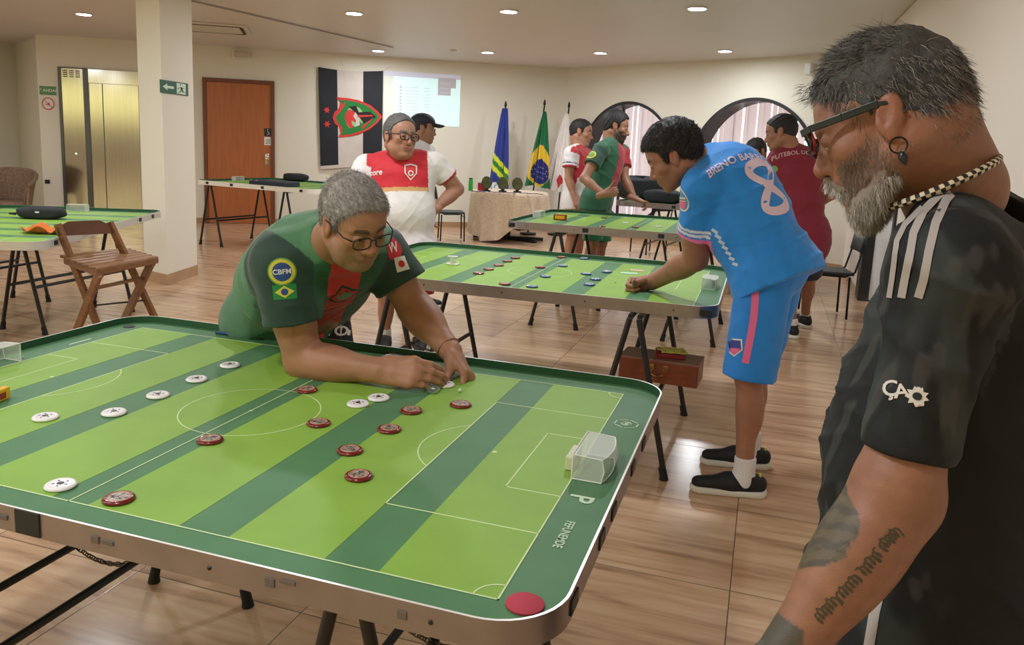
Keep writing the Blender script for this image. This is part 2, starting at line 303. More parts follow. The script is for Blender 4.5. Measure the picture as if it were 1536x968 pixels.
# exit signs
def exit_sign(O, X, w, h, name_label, flip):
    Rr = np.stack([X, -nrm(np.cross(X, V(0, 0, 1))) * -1, V(0, 0, 1)], 1); nrmv = np.cross(X, V(0, 0, 1)); nrmv = nrmv if nrmv @ (CAM - O) > 0 else -nrmv
    def P(x, y, o=.008): return O + X * x + V(0, 0, y) + nrmv * o
    mb = MB().box(P(0, 0, .004), (w, .008, h), np.stack([X, nrmv, V(0, 0, 1)], 1)); sg = mb.build('exit_sign', M_sgr); tag(sg, name_label, 'sign')
    def poly(pts, m, nm, o=.0095): MB().add([P(x * w, y * h, o) for x, y in pts], [tuple(range(len(pts)))]).build(nm, m, sg)
    k = -1 if flip else 1
    poly([(k * a, b) for a, b in ((-.43, 0), (-.27, .26), (-.27, .1), (-.04, .1), (-.04, -.1), (-.27, -.1), (-.27, -.26))], M_glow, 'arrow')
    poly([(k * a, b) for a, b in ((.06, -.42), (.40, -.42), (.40, .42), (.06, .42))], M_glow, 'doorway_panel')
    g = MB(); q = lambda L: [P(k * a * w, b * h, .0105) for a, b in L]
    g.tube(q([(.21, .12), (.24, -.10)]), .10 * h, 6, flat=.1); g.tube(q([(.24, -.1), (.30, -.24), (.42, -.26)]), .065 * h, 6, flat=.1); g.tube(q([(.24, -.1), (.17, -.25), (.10, -.38)]), .065 * h, 6, flat=.1)
    g.tube(q([(.21, .12), (.12, .05), (.10, -.06)]), .045 * h, 6, flat=.1); g.tube(q([(.22, .12), (.30, .04), (.36, .10)]), .045 * h, 6, flat=.1)
    g.lathe([(.0, -.001), (.075 * h, 0), (0, .001)], P(k * .20 * w, .30 * h, .0105), 14, R=frame(nrmv)); g.build('running_figure', M_sgr, sg); return sg
exit_sign(cb_ + ey * .245 + V(0, 0, 1.955), -ey if False else ey, .57, .125, 'green exit sign with a left arrow and running figure on the column', False)
exit_sign(W2(2.68, 1.94), D2, .30, .15, 'green exit sign with a right arrow between the two round windows', True)
# ---------------------------------------------------------------- ceiling fittings
M_lampb = mat('lamp_disc', (240, 245, 255), .5, emit=(225, 235, 255), estr=22); M_lampr = mat('lamp_ring', (225, 225, 225), .4)
LP = [(-6.93, 6.28), (-3.26, 6.45), (-1.44, 6.45), (.49, 6.41), (-4.78, 10.0), (-2.98, 10.15), (-1.22, 10.15), (.57, 9.85), (-10.3, 5.2), (-7.0, 2.5), (-5.1, 2.55), (-3.26, 2.55), (-1.44, 2.55), (.49, 2.55), (-5.1, -1.35), (-3.26, -1.35), (-1.44, -1.35), (.3, -1.35)]
LL = ['leftmost ceiling downlight, left of the column', 'near row ceiling downlight above the hanging banner side', 'near row ceiling downlight above the flag poles', 'near row ceiling downlight above the crouched blue player', 'far row ceiling downlight above the striped banner', 'far row ceiling downlight above the wall projection', 'far row ceiling downlight above the window nearer the corner', 'far row ceiling downlight above the second round window']
for k, (x, y) in enumerate(LP):
    t = empty('ceiling_light', (x, y, HC), label=(LL[k] if k < 8 else 'ceiling downlight over the near part of the room'), cat='ceiling light', group='ceiling downlights')
    MB().lathe([(.085, 0), (.11, -.002), (.11, -.012), (.085, -.014), (.085, -.006)], n=28).build('trim_ring', M_lampr, t, True, ang=40)
    MB().lathe([(0, -.009), (.085, -.009)], n=28).build('diffuser', M_lampb, t)
    ld = bpy.data.lights.new('downlight', 'AREA'); ld.shape = 'DISK'; ld.size = .17; ld.energy = 17; ld.color = (.92, .96, 1.0); lo = bpy.data.objects.new('downlight', ld); COL.objects.link(lo); lo.location = (x, y, HC - .012)
sm = MB().lathe([(0, 0), (.055, 0), (.055, -.02), (.035, -.035), (0, -.04)], (-3.45, 9.9, HC), 24).build('smoke_detector', M_lampr, None, True, ang=40); tag(sm, 'small round white smoke detector on the ceiling', 'smoke detector')
# cassette air conditioner
acx = empty('air_conditioner', (-5.95, 7.45, HC - .001), math.radians(32), label='white ceiling cassette air conditioner behind the column', cat='air conditioner'); M_ac = mat('ac_white', (214, 206, 196), .5)
MB().box((0, 0, -.012), (.95, .95, .024), bev=.008).build('panel', M_ac, acx)
g = MB(); [g.box(p, s) for p, s in (((0, -.40, -.026), (.8, .045, .006)), ((0, .40, -.026), (.8, .045, .006)), ((-.40, 0, -.026), (.045, .7, .006)), ((.40, 0, -.026), (.045, .7, .006)))]; g.build('air_slots', M_dark, acx)
g = MB(); g.box((0, 0, -.028), (.62, .62, .012), bev=.005); [g.box((0, -.26 + .065 * k, -.036), (.56, .02, .006)) for k in range(9)]; g.build('grille', M_ac, acx)
el = MB(); wbox(el, W1, R1, 5.48, 5.76, 2.76, 2.84, .06, .10, 0, .01); eo = el.build('emergency_light', mat('lamp_case', (196, 186, 170), .5)); tag(eo, 'small emergency light bar on the wall above the wooden door', 'emergency light')
g = MB(); wbox(g, W1, R1, 5.74, 5.80, 2.74, 2.87, .0, .06, 0, .006); g.build('bracket', M_lampr, eo)
spk = MB(); spk.box(W2(4.70, 2.72, .07), (.10, .10, .16), R2, bev=.015); so = spk.build('wall_speaker', M_lampr); tag(so, 'small pale fitting high on the wall beside the second round window', 'wall fitting'); g = MB(); g.tube([W2(4.7, 2.76, .0), W2(4.7, 2.76, .05)], .012, 8); g.build('bracket', M_dark, so)
sk = MB(); wbox(sk, W1, R1, 8.62, 8.69, .60, .66, 0, .02, 0, .003); tag(sk.build('wall_socket', M_dark), 'small black plug in the wall socket beside the wicker chair', 'plug')
# hooks in a row under the ceiling
for s in (4.72, 4.0, 3.25, 2.75, 2.2, 1.6, 1.02, .65):
    hk = MB().lathe([(0, 0), (.012, 0), (.012, .02), (.02, .025), (.02, .03), (0, .03)], W1(s, 2.76, 0), 10, R=frame(N1)).build('wall_hook', M_lampr); tag(hk, 'small pale hook in the row high on the back wall', 'hook', 'hooks along the back wall')
# ---------------------------------------------------------------- light
w = bpy.data.worlds.new('world'); bpy.context.scene.world = w; w.use_nodes = True; bg = w.node_tree.nodes['Background']; bg.inputs[0].default_value = (1.0, .965, .93, 1); bg.inputs[1].default_value = 2.6
vs = bpy.context.scene.view_settings; vs.view_transform = 'Standard'; vs.look = 'None'; vs.gamma = 1; vs.exposure = .60; vs.use_curve_mapping = False
# ================================================================ PLAYING TABLES
M_lg = mat('pitch_light_green', (132, 172, 64), .55, noise=.05, nscale=9); M_dg = mat('pitch_dark_green', (76, 124, 80), .55, noise=.06, nscale=9)
M_line = mat('pitch_line', (208, 226, 172), .55); M_alu = mat('aluminium_band', (152, 143, 140), .38, .8, noise=.08, nscale=14, bump=.15, bscale=40); M_felt = mat('rail_green', (36, 82, 50), .7)
M_edge = mat('bright_edge', (236, 236, 230), .3, .3); M_leg = mat('trestle_metal', (46, 44, 42), .45, .3); M_rub = mat('rubber_foot', (22, 22, 22), .7); M_chain = mat('chain_metal', (92, 80, 66), .4, .8)
M_plast = mat('black_plate', (24, 30, 30), .5); M_under = mat('board_underside', (120, 92, 66), .7)
L2, WH = .93, .6015
def rrect(hl, hw, r, n=10):
    p = []
    for sx, sy, a0 in ((1, -1, -PI / 2), (1, 1, 0), (-1, 1, PI / 2), (-1, -1, PI)):
        for k in range(n + 1): a = a0 + PI / 2 * k / n; p.append((sx * (hl - r) + r * math.cos(a), sy * (hw - r) + r * math.sin(a)))
    return p
def make_table(name, loc, rz, z, label, hl=1.05, hw=.705, plates=((-.9, 0), (.2, 0)), band=.05, rail=.025, mband=None):
    t = empty(name, (loc[0], loc[1], 0), rz, label=label, cat='game table'); hz = z
    sx, sy = hl / 1.05, hw / .70; g = MB(); X = []
    for a in (.048, .273, .388, .595, .705, .93): X += [a * sx, -a * sx]
    X = sorted(X); W_ = WH * sy; zz = hz
    outer = rrect(hl - .002, hw - .002, .13)
    # board: dark surround as a ring of quads is avoided - one slab with the stripes lying 0.4 mm proud
    b = MB(); b.prism(outer, hz - .02, hz, 0); o = b.build('board', [M_dg, M_under], t)
    for i in range(len(X) - 1):
        m_ = (X[i] + X[i + 1]) / 2 / sx; a = abs(m_); dk = a < .048 or .273 < a < .388 or .595 < a < .705
        if not dk: g.box(((X[i] + X[i + 1]) / 2, 0, hz + .0002), (X[i + 1] - X[i], 2 * W_, .0006))
    g.build('light_stripes', M_lg, t)
    # lines
    ln = MB(); w = .0032; zl = hz + .0007
    def seg(x1, y1, x2, y2):
        x1 *= sx; x2 *= sx; y1 *= sy; y2 *= sy; ln.box(((x1 + x2) / 2, (y1 + y2) / 2, zl), (abs(x2 - x1) + w, abs(y2 - y1) + w, .0006))
    def arc(cx, cy, r, a0, a1, n=48):
        a = np.linspace(a0, a1, n); v = []; 
        for q in a: v += [((cx + (r - w / 2) * math.cos(q)) * sx, (cy + (r - w / 2) * math.sin(q)) * sy, zl + .0003), ((cx + (r + w / 2) * math.cos(q)) * sx, (cy + (r + w / 2) * math.sin(q)) * sy, zl + .0003)]
        ln.add(v, [(2 * i, 2 * i + 1, 2 * i + 3, 2 * i + 2) for i in range(n - 1)])
    seg(-L2, -WH, L2, -WH); seg(-L2, WH, L2, WH); seg(-L2, -WH, -L2, WH); seg(L2, -WH, L2, WH); seg(0, -WH, 0, WH); arc(0, 0, .188, 0, 2 * PI, 72)
    for s in (-1, 1):
        seg(s * .595, -.357, s * .595, .357); seg(s * .595, -.357, s * L2, -.357); seg(s * .595, .357, s * L2, .357)
        seg(s * .802, -.178, s * .802, .178); seg(s * .802, -.178, s * L2, -.178); seg(s * .802, .178, s * L2, .178)
        th = math.acos(.116 / .187); arc(s * .711, 0, .187, (PI - th) if s > 0 else -th, (PI + th) if s > 0 else th)
        for q in (-1, 1): a0 = math.atan2(-q, -s); arc(s * L2, q * WH, .045, a0 - PI / 4, a0 + PI / 4, 14)
        ln.lathe([(0, .0009), (.006, .0009), (.006, 0)], (s * .714 * sx, 0, hz), 12)
    ln.lathe([(0, .0009), (.005, .0009), (.005, 0)], (0, 0, hz), 12); ln.build('pitch_lines', M_line, t)
    # raised rail, green inside, metal band outside
    n = len(outer); o1 = rrect(hl, hw, .13); i1 = rrect(hl - .005, hw - .005, .126)
    def ring(A, B, za, zb, m_):
        mb = MB(); v = [(p[0], p[1], za) for p in A] + [(p[0], p[1], zb) for p in B]; mb.add(v, [(i, (i + 1) % n, n + (i + 1) % n, n + i) for i in range(n)]); return mb
    e = ring(i1, i1, hz, hz + rail, 0); e.build('rail', M_felt, t)
    o2 = rrect(hl - .003, hw - .003, .128); bd = ring(o1, o1, hz + rail - band - (.0), hz + rail, 0)
    v = [(p[0], p[1], hz + rail - band) for p in o1] + [(p[0], p[1], hz + rail - band) for p in rrect(hl - .02, hw - .02, .12)]; bd.add(v, [(i, (i + 1) % n, n + (i + 1) % n, n + i) for i in range(n)]); bd.build('metal_band', mband or M_alu, t, True, ang=30)
    tp = ring(o1, i1, hz + rail, hz + rail, 0); tp.build('rail_top', M_edge, t)
    for k, (px_, side) in enumerate(plates):
        if side == 0: MB().box((px_, -hw - .001, hz + rail - band / 2), (.05, .006, band * .55), bev=.002).build('corner_plate', M_plast, t)
        else: MB().box((side * (hl + .001), px_, hz + rail - band / 2), (.006, .05, band * .55), bev=.002).build('corner_plate', M_plast, t)
    # rivets
    for q in np.linspace(-hl + .2, hl - .2, 5): MB().lathe([(.0045, 0), (.003, .0025), (0, .003)], (q, -hw - .0005, hz + rail - band * .5), 8, R=frame((0, -1, 0))).build('rivet', M_leg, t)
    return t
def make_trestle(name, tab, x0, ylo, yhi, ztop, label, splay=.19, zb=.35, chain=True, r=.0125):
    lx, ly = tab.location.x, tab.location.y; a = tab.rotation_euler[2]; c = rotz(a) @ V(x0, 0, 0) + V(lx, ly, 0)
    t = empty(name, c, a, label=label, cat='trestle'); tops = ztop
    for s in (-1, 1):
        MB().tube([(s * .022, ylo + .03, tops - .012), (s * .022, yhi - .03, tops - .012)], r, 8).build('top_rail', M_leg, t)
        f = (tops - .015 - zb) / (tops - .015); xb = s * (.022 + (splay - .022) * f)
        MB().tube([(xb, ylo, zb), (xb, yhi, zb)], r * .85, 8).build('cross_bar', M_leg, t)
        for y in (ylo, yhi):
            lg = MB().tube([(s * .022, y, tops - .015), (s * splay, y, .035)], r, 10).build('leg', M_leg, t, True, ang=50)
            MB().tube([(s * (splay - .0095), y, .06), (s * (splay + .001), y, .02), (s * (splay + .003), y, .0)], [r * 1.25, r * 1.35, r * 1.6], 10).build('rubber_foot', M_rub, lg, True, ang=50)
    if chain:
        f = (tops - .015 - zb) / (tops - .015); w = .022 + (splay - .022) * f; n = 15; ch = MB(); ym = (ylo + yhi) / 2 + .05
        for k in range(n):
            u = (k + .5) / n * 2 - 1; p = V(u * w, ym, zb - .03 * (1 - u * u)); d = nrm(V(w, 0, .06 * u * 1.0)); q = V(0, 1, 0) if k % 2 else np.cross(d, V(0, 1, 0))
            ch.tube([p + d * .0125 * math.cos(b) + q * .0065 * math.sin(b) for b in np.linspace(0, 2 * PI, 13)[:-1]], .0022, 5, closed=True)
        ch.build('chain', M_chain, t)
    return t
GT = 'game_table'
T1 = make_table(GT, (-.002, -.003), 0, .80, 'large green football table in the foreground with white and dark red discs', plates=((-.18, 0), (.05, 1), (-.20, 1), (-.33, 1), (.22, 1), (-.565, 1)), band=.052, hw=.712)
T2 = make_table(GT, (.075, 2.66), .006, .82, 'green football table in the middle where the player in blue rests his fist', hw=.715, plates=((1.0, 0),), band=.06)
T3 = make_table(GT, (.22, 5.52), -.01, .865, 'green football table behind the middle one, with a small red box on it', hw=.78, plates=((-.98, 0), (-.33, 0), (.30, 0)), band=.065)
T4 = make_table(GT, (.62, 8.75), -.12, .87, 'farthest green football table, by the round windows with the black bags', hw=.72, plates=((-.3, 0),), band=.065)
M_alw = mat('white_band', (232, 228, 216), .5)
T5 = make_table(GT, (-4.10, 2.77), math.radians(113), .797, 'green football table at the left edge with a black pouch and orange cloth', hl=1.16, hw=.72, plates=((.55, 0), (.85, 0), (-.95, 0), (.6, -1)), band=.055, mband=mat('pale_band', (206, 206, 198), .45, .3))
T6 = make_table(GT, (-4.92, 7.70), -.17, .86, 'green football table in front of the wooden door with a black case', plates=((-.8, 0), (-.35, 0), (.2, 0), (.85, 0)), band=.06, mband=M_alw)
TL = ['trestle under the left end of the foreground table', 'trestle under the right end of the foreground table', 'trestle under the left end of the middle table', 'trestle under the right end of the middle table, by the wooden case', 'trestle under the left end of the table with the red box', 'trestle under the right end of the table with the red box', 'trestle under the left end of the farthest table', 'trestle under the right end of the farthest table', 'trestle under the near end of the table at the left edge', 'trestle under the far end of the table at the left edge', 'trestle under the left end of the table before the wooden door', 'trestle under the right end of the table before the wooden door']
class _D: pass
D5 = _D(); D5.location = Vector((-4.38, 3.06, 0)); D5.rotation_euler = (0, 0, .03)
TR = [(T1, -.41, -.62, .27), (T1, .64, -.60, .27), (T2, -.60, -.70, .20), (T2, .68, -.78, .22), (T3, -.56, -.80, .10), (T3, .58, -.82, .10), (T4, -.55, -.55, .3), (T4, .5, -.55, .3), (D5, -.45, -.45, .45), (D5, .45, -.45, .45), (T6, -.80, -.66, .28), (T6, .55, -.66, .28)]
for k, (tb, x0, a, b) in enumerate(TR):
    make_trestle('metal_trestle', tb, x0, a, b, {0: .772, 1: .783, 2: .822, 3: .83, 4: .768, 5: .833}[k // 2], TL[k], chain=k in (0, 1, 2, 3, 8), splay=.19 if k < 4 else .20, r=.0135 if k < 2 else .0145, zb=.35)
# near rail of the foreground table: worn dark patch
pt = MB().box((.005, -.7135, .80), (.062, .004, .05), bev=.0015).build('worn_patch', M_plast, T1)
for q in ((-.06, .80, .025, .010), (.17, .80, .018, .014), (.20, .80, .024, .008), (.55, .80, .018, .016), (.585, .808, .03, .007), (.80, .80, .016, .014)): MB().box((q[0], -.7132, q[1]), (q[2], .003, q[3])).build('scuff_mark', mat('scuff', (104, 96, 90), .6), T1)
# markings beside the right goal line of the foreground table
def flat_text(parent, s, size, x, y, z, rot, m, name='lettering', sx=1):
    v, f = text_mesh(s, size, font_bold=True); R = rotz(rot); v = (v * np.array([sx, 1, 1])) @ R.T + V(x, y, z); return MB().add(v, f).build(name, m, parent)
M_print = mat('table_print', (196, 220, 190), .55)
flat_text(T1, 'P', .075, .972, -.175, .8012, PI / 2 + PI / 2 * 0 + PI, M_print, 'letter_print', 1.0)
flat_text(T1, 'FEFUNEMDE', .026, .978, -.345, .8012, -PI / 2, M_print, 'lettering', .82)
em = MB()
for k in range(6):
    a = PI / 6 + k * PI / 3; p, q = V(math.cos(a), math.sin(a), 0) * .034, V(math.cos(a + PI / 3 * .8), math.sin(a + PI / 3 * .8), 0) * .034; em.tube([p + V(.985, .345, .801), q + V(.985, .345, .801)], .0022, 4, flat=.3)
em.tube([V(.985 + .013 * math.cos(a), .345 + .013 * math.sin(a), .801) for a in np.linspace(0, 2 * PI, 17)[:-1]], .002, 4, closed=True); em.lathe([(0, .0015), (.006, .0015), (.006, 0)], (.985, .345, .8), 10)
em.build('emblem_print', M_print, T1)
flat_text(T1, '—', .05, -.975, .10, .8012, PI / 2, M_print, 'dash_print'); flat_text(T1, '—', .09, -.97, .35, .8012, PI / 2, M_print, 'dash_print')
MB().lathe([(0, .003), (.02, .003), (.022, 0)], (-.985, .60, .80), 20).build('corner_knob', M_plast, T1)
# ---------------------------------------------------------------- goals
M_acr = mat('clear_acrylic', (238, 246, 240), .08, trans=1, ior=1.12); M_net = mat('goal_net', (232, 236, 232), .5, alpha=.46); M_gfr = mat('goal_frame', (226, 226, 218), .35)
def make_goal(tab, side, label, w=.16, h=.06, d=.085):
    a = tab.rotation_euler[2]; zt = tab['zt']; hl = tab['hl']; p = rotz(a) @ V(side * .93 * hl / 1.05, 0, 0) + V(tab.location.x, tab.location.y, zt)
    g = empty('goal', p, a + (0 if side > 0 else PI), label=label, cat='goal', group='small football goals'); hw = w / 2
    MB().tube([(0, -hw, 0), (0, -hw, h), (0, hw, h), (0, hw, 0)], .0022, 6).build('goal_posts', M_gfr, g)
    fr = MB(); B = [(d * .95 - .012 * (abs(y) / hw) ** 2, y) for y in np.linspace(-hw, hw, 9)]
    for z in (.001, h): fr.tube([(0, -hw, z)] + [(x, y, z if z < .01 else z - .004) for x, y in B] + [(0, hw, z)], .0016, 5)
    for y in (-hw, hw): fr.tube([(B[0][0], y, 0), (B[0][0] + .006, y, h * .5), (B[0][0], y, h - .004)], .0016, 5)
    fr.build('goal_frame', M_gfr, g)
    nt_ = MB(); n = len(B)
    v = [(x + .0, y, 0) for x, y in B] + [(x + .008, y, h * .5) for x, y in B] + [(x, y, h - .004) for x, y in B]; nt_.add(v, [(i, i + 1, n + i + 1, n + i) for i in range(n - 1)] + [(n + i, n + i + 1, 2 * n + i + 1, 2 * n + i) for i in range(n - 1)])
    v = [(0, y, h) for x, y in B] + [(x, y, h - .004) for x, y in B]; nt_.add(v, [(i, i + 1, n + i + 1, n + i) for i in range(n - 1)])
    for s in (-1, 1): nt_.add([(0, s * hw, 0), (B[0][0], s * hw, 0), (B[0][0] + .006, s * hw, h * .5), (B[0][0], s * hw, h - .004), (0, s * hw, h)], [(0, 1, 2, 3, 4)])
    nt_.build('goal_net', M_net, g, True); return g
for tb, z, hl in ((T1, .8008, 1.05), (T2, .8208, 1.05), (T3, .8658, 1.05), (T4, .8708, 1.05), (T5, .7978, 1.16), (T6, .8608, 1.05)): tb['zt'] = z; tb['hl'] = hl
make_goal(T1, 1, 'clear netted goal at the right end of the foreground table'); make_goal(T1, -1, 'clear netted goal at the left end of the foreground table')
make_goal(T2, 1, 'clear netted goal by the hip of the player in blue'); make_goal(T2, -1, 'clear netted goal at the left end of the middle table, by the sleeve')
make_goal(T3, -1, 'clear netted goal on the left end of the table with the red box'); make_goal(T6, -1, 'clear netted goal on the table before the wooden door')
make_goal(T5, 1, 'clear netted goal on the far end of the table at the left edge'); make_goal(T4, -1, 'clear netted goal on the left end of the farthest table')
for tb in (T1, T2, T3, T4, T5, T6): del tb['zt']; del tb['hl']
# ---------------------------------------------------------------- discs
M_dred = mat('disc_dark_red', (112, 28, 26), .22, coat=.4); M_dwht = mat('disc_white', (236, 232, 232), .25, coat=.4); M_dblue = mat('disc_blue', (44, 74, 122), .25, coat=.4); M_ink = mat('disc_ink', (30, 28, 30), .4)
M_pic = mat('disc_picture', (150, 134, 118), .35, noise=.7, nscale=110); M_picd = mat('disc_sketch', (58, 54, 46), .4)
M_rim = mat('disc_pale_rim', (214, 150, 130), .3)
PR = [(.0, .0), (.031, .0), (.0325, .002), (.032, .0045), (.0285, .0075), (.024, .0082), (.0225, .0072), (.0, .0072)]
def disc(kind):
    body, top = {'red': (M_dred, M_pic), 'white': (M_dwht, M_dwht), 'blue': (M_dblue, mat('disc_blue_top', (130, 160, 178), .35, noise=.4, nscale=90))}[kind]
    o = MB().lathe(PR, n=36).build('button_disc', body, None, True, ang=60)
    MB().lathe([(0, .0074), (.0215, .0074), (.0215, .0070)], n=28).build('face_print', top, o)
    if kind == 'white':
        MB().lathe([(0, .0080), (.0075, .0080), (.0075, .0070)], n=16).build('centre_mark', M_ink, o)
        g = MB()
        for a in (.3, 1.5, 2.8, 4.0, 5.2): g.box((.0145 * math.cos(a), .0145 * math.sin(a), .0077), (.006, .0025, .0008), rotz(a + .6))
        g.build('small_marks', M_ink, o)
    else:
        r = random.Random(5); g = MB()
        MB().tube([(.0225 * math.cos(a), .0225 * math.sin(a), .0078) for a in np.linspace(0, 2 * PI, 29)[:-1]], .0008, 4, closed=True).build('face_ring', M_rim if kind == 'red' else M_dwht, o)
        for k in range(7):
            a = r.uniform(0, 6.28); p = V(r.uniform(-.010, .010), r.uniform(-.010, .010), .0076); g.tube([p, p + V(.006 * math.cos(a), .006 * math.sin(a), 0), p + V(.009 * math.cos(a + .6), .009 * math.sin(a + .6), 0)], [.0012, .0022, .0008], 5, flat=.3)
        g.build('face_drawing', M_picd, o)
    return o
protos = {}
def put_disc(kind, px, py, z, label, group):
    P = PZ(px, py, z + .004)
    if kind not in protos: protos[kind] = disc(kind); o = protos[kind]
    else: o = copy_tree(protos[kind])
    o.location = (P[0], P[1], z + .0012); o.rotation_euler[2] = random.uniform(0, 6.28); tag(o, label, 'disc', group)
z1 = .8
W_ = [((68, 626), 'white disc at far left of the foreground table, outside the row of four'), ((171, 619), 'white disc nearest the camera in the row of four on the dark stripe'), ((237, 593), 'second white disc from the camera in the row of four on the dark stripe'), ((295, 569), 'third white disc from the camera in the row of four on the dark stripe'), ((345, 548), 'farthest white disc of the row of four, near the green shirt'), ((91, 728), 'white disc beside the near touchline of the foreground table'), ((537, 606), 'left one of two white discs lying together under the forearm'), ((568, 597), 'right one of two white discs lying together under the forearm'), ((667, 577), 'white disc in front of the two hands, beside the small ball')]
for (p, l) in W_: put_disc('white', p[0], p[1], z1, l, 'white discs on the foreground table')
R_ = [((178, 748), 'dark red disc nearest the camera, at the near touchline'), ((315, 660), 'dark red disc on the near edge of the centre circle'), ((460, 585), 'dark red disc by the elbow at the far edge of the centre circle'), ((478, 635), 'dark red disc on the right edge of the centre circle'), ((525, 676), 'dark red disc on the dark stripe, second nearest of the diagonal row'), ((538, 714), 'dark red disc nearest the camera in the diagonal row right of the circle'), ((584, 644), 'dark red disc in the middle of the diagonal row right of the circle'), ((617, 616), 'dark red disc just below the resting right hand'), ((691, 607), 'rightmost dark red disc, closest to the small ball')]
for (p, l) in R_: put_disc('red', p[0], p[1], z1, l, 'dark red discs on the foreground table')
z2 = .82
R2_ = [((718, 410), 'red disc nearest the camera in the row of five on the middle table'), ((733, 404), 'second nearest red disc in the row of five on the middle table'), ((748, 398), 'third red disc in the row of five on the middle table'), ((761, 392), 'fourth red disc in the row of five on the middle table'), ((773, 387), 'farthest red disc in the row of five on the middle table'), ((810, 401), 'red disc inside the centre circle of the middle table'), ((757, 426), 'red disc near the close rail of the middle table'), ((842, 386), 'red disc near the far rail of the middle table, by the halfway line')]
for p, l in R2_: put_disc('red', p[0], p[1], z2, l, 'red discs on the middle table')
B2_ = [((876, 388), 'blue disc nearest the far rail of the middle table'), ((844, 399), 'blue disc on the far part of the halfway line of the middle table'), ((818, 415), 'blue disc on the near part of the halfway line of the middle table'), ((798, 430), 'blue disc by the close rail of the middle table'), ((879, 411), 'blue disc on the right edge of the centre circle of the middle table'), ((910, 408), 'blue disc farthest right on the dark stripe of the middle table'), ((893, 419), 'middle blue disc of the three on the dark stripe of the middle table'), ((884, 427), 'closest blue disc of the three on the dark stripe of the middle table')]
for p, l in B2_: put_disc('blue', p[0], p[1], z2, l, 'blue discs on the middle table')
for k, p in enumerate([(868, 341), (903, 340), (930, 345), (906, 327), (939, 334), (953, 341), (988, 340)]):
    put_disc(('white', 'red')[k % 2], p[0], p[1], .865, ['disc left of the others, behind the red box table rail', 'disc by the near rail of the table with the red box', 'disc on the dark stripe of the table with the red box', 'small disc farthest back on the table with the red box', 'disc right of the centre on the table with the red box', 'disc near the right part of the rail, table with the red box', 'rightmost disc on the table with the red box'][k], 'discs on the table with the red box')
M_ball = mat('ball', (206, 226, 190), .4)
for p, z, l in (((690, 586), .8, 'tiny pale ball by the white disc and the two hands'), ((923, 423), .82, 'tiny pale ball in front of the fist on the middle table')):
    q = PZ(p[0], p[1], z + .006); o = MB().lathe([(.0055 * math.sin(a), -.0055 * math.cos(a)) for a in np.linspace(0, PI, 10)], (q[0], q[1], z + .0065), 14).build('ball', M_ball, None, True); tag(o, l, 'ball')
# keepers, felt pads, cards
def block(name, c, size, m, label, cat, rz=0, bev=.003, parts=None):
    o = MB().box((0, 0, size[2] / 2), size, bev=bev).build(name, m, None); o.matrix_world = superpos(c, rz); tag(o, label, cat)
    for nm, cc, ss, mm in (parts or []): MB().box(cc, ss, bev=.0008).build(nm, mm, o)
    return o
M_ylw = mat('keeper_yellow', (232, 178, 24), .35); M_cream = mat('keeper_cream', (206, 206, 172), .35)
block('goalkeeper_block', (.912, .0, .8014), (.022, .085, .034), M_cream, 'pale block keeper in the mouth of the near right goal', 'keeper', 0, .003, [('sticker', (-.0112, 0, .017), (.0006, .06, .02), M_gfr)])
block('goalkeeper_block', (-.655, -.235, .8014), (.020, .075, .034), M_ylw, 'yellow block keeper at the left edge of the foreground table', 'keeper', .2, .003, [('sticker', (.0102, 0, .015), (.0006, .04, .018), mat('sticker_red', (150, 60, 40), .5))])
q = PZ(1071, 421, .85); block('goalkeeper_block', (q[0], q[1], .8214), (.022, .08, .034), mat('keeper_blue', (60, 120, 150), .35), 'blue block keeper in the goal by the player in blue', 'keeper', 0, .003, [('sticker', (0, 0, .0343), (.018, .07, .0006), M_gfr)])
q = PZ(840, 331, .86); block('small_red_box', (q[0], q[1], .8663), (.12, .05, .05), mat('box_red', (150, 52, 34), .5), 'small red and yellow box standing on the third table', 'box', .1, .003, [('yellow_label', (0, -.0255, .026), (.09, .0006, .03), M_ylw)])
q = PZ(679, 391, .845); ok = MB(); ok.box((0, 0, .003), (.075, .05, .006), bev=.002); ok.box((0, 0, .026), (.03, .012, .04), bev=.002); ok.box((0, 0, .048), (.06, .03, .006), bev=.002); o = ok.build('score_marker', mat('marker_white', (224, 226, 214), .4)); o.matrix_world = superpos((q[0], q[1], .8214), .1); tag(o, 'small white stand on the left part of the middle table', 'marker')
M_feltr = mat('felt_red', (182, 64, 78), .85, bump=.3, bscale=900); o = MB().lathe([(0, .004), (.0315, .004), (.033, .003), (.033, 0), (0, 0)], (.975, -.612, .8006), 36).build('felt_disc', M_feltr, None, True, ang=50); tag(o, 'round pinkish red felt pad at the near right corner of the table', 'pad')
for (p, s, r_, m_, l) in (((944, 405), (.10, .05), .2, mat('card_mint', (190, 222, 200), .5), 'pale green card behind the fist on the middle table'), ((956, 401), (.08, .05), .1, mat('card_peach', (222, 190, 160), .5), 'peach card behind the pale green card on the middle table')):
    q = PZ(p[0], p[1], .842); o = MB().box((0, 0, .001), (s[0], s[1], .002)).build('card', m_, None); o.matrix_world = superpos((q[0], q[1], .8212), r_); tag(o, l, 'card')
q = PZ(603, 535, .803); o = MB().box((0, 0, .0012), (.12, .08, .0024)).build('paper_sheet', mat('paper', (216, 226, 224), .6), None); o.matrix_world = superpos((q[0] + .0, q[1] - .01, .8014), -.1); tag(o, 'folded white paper lying behind the right hand on the table', 'paper')
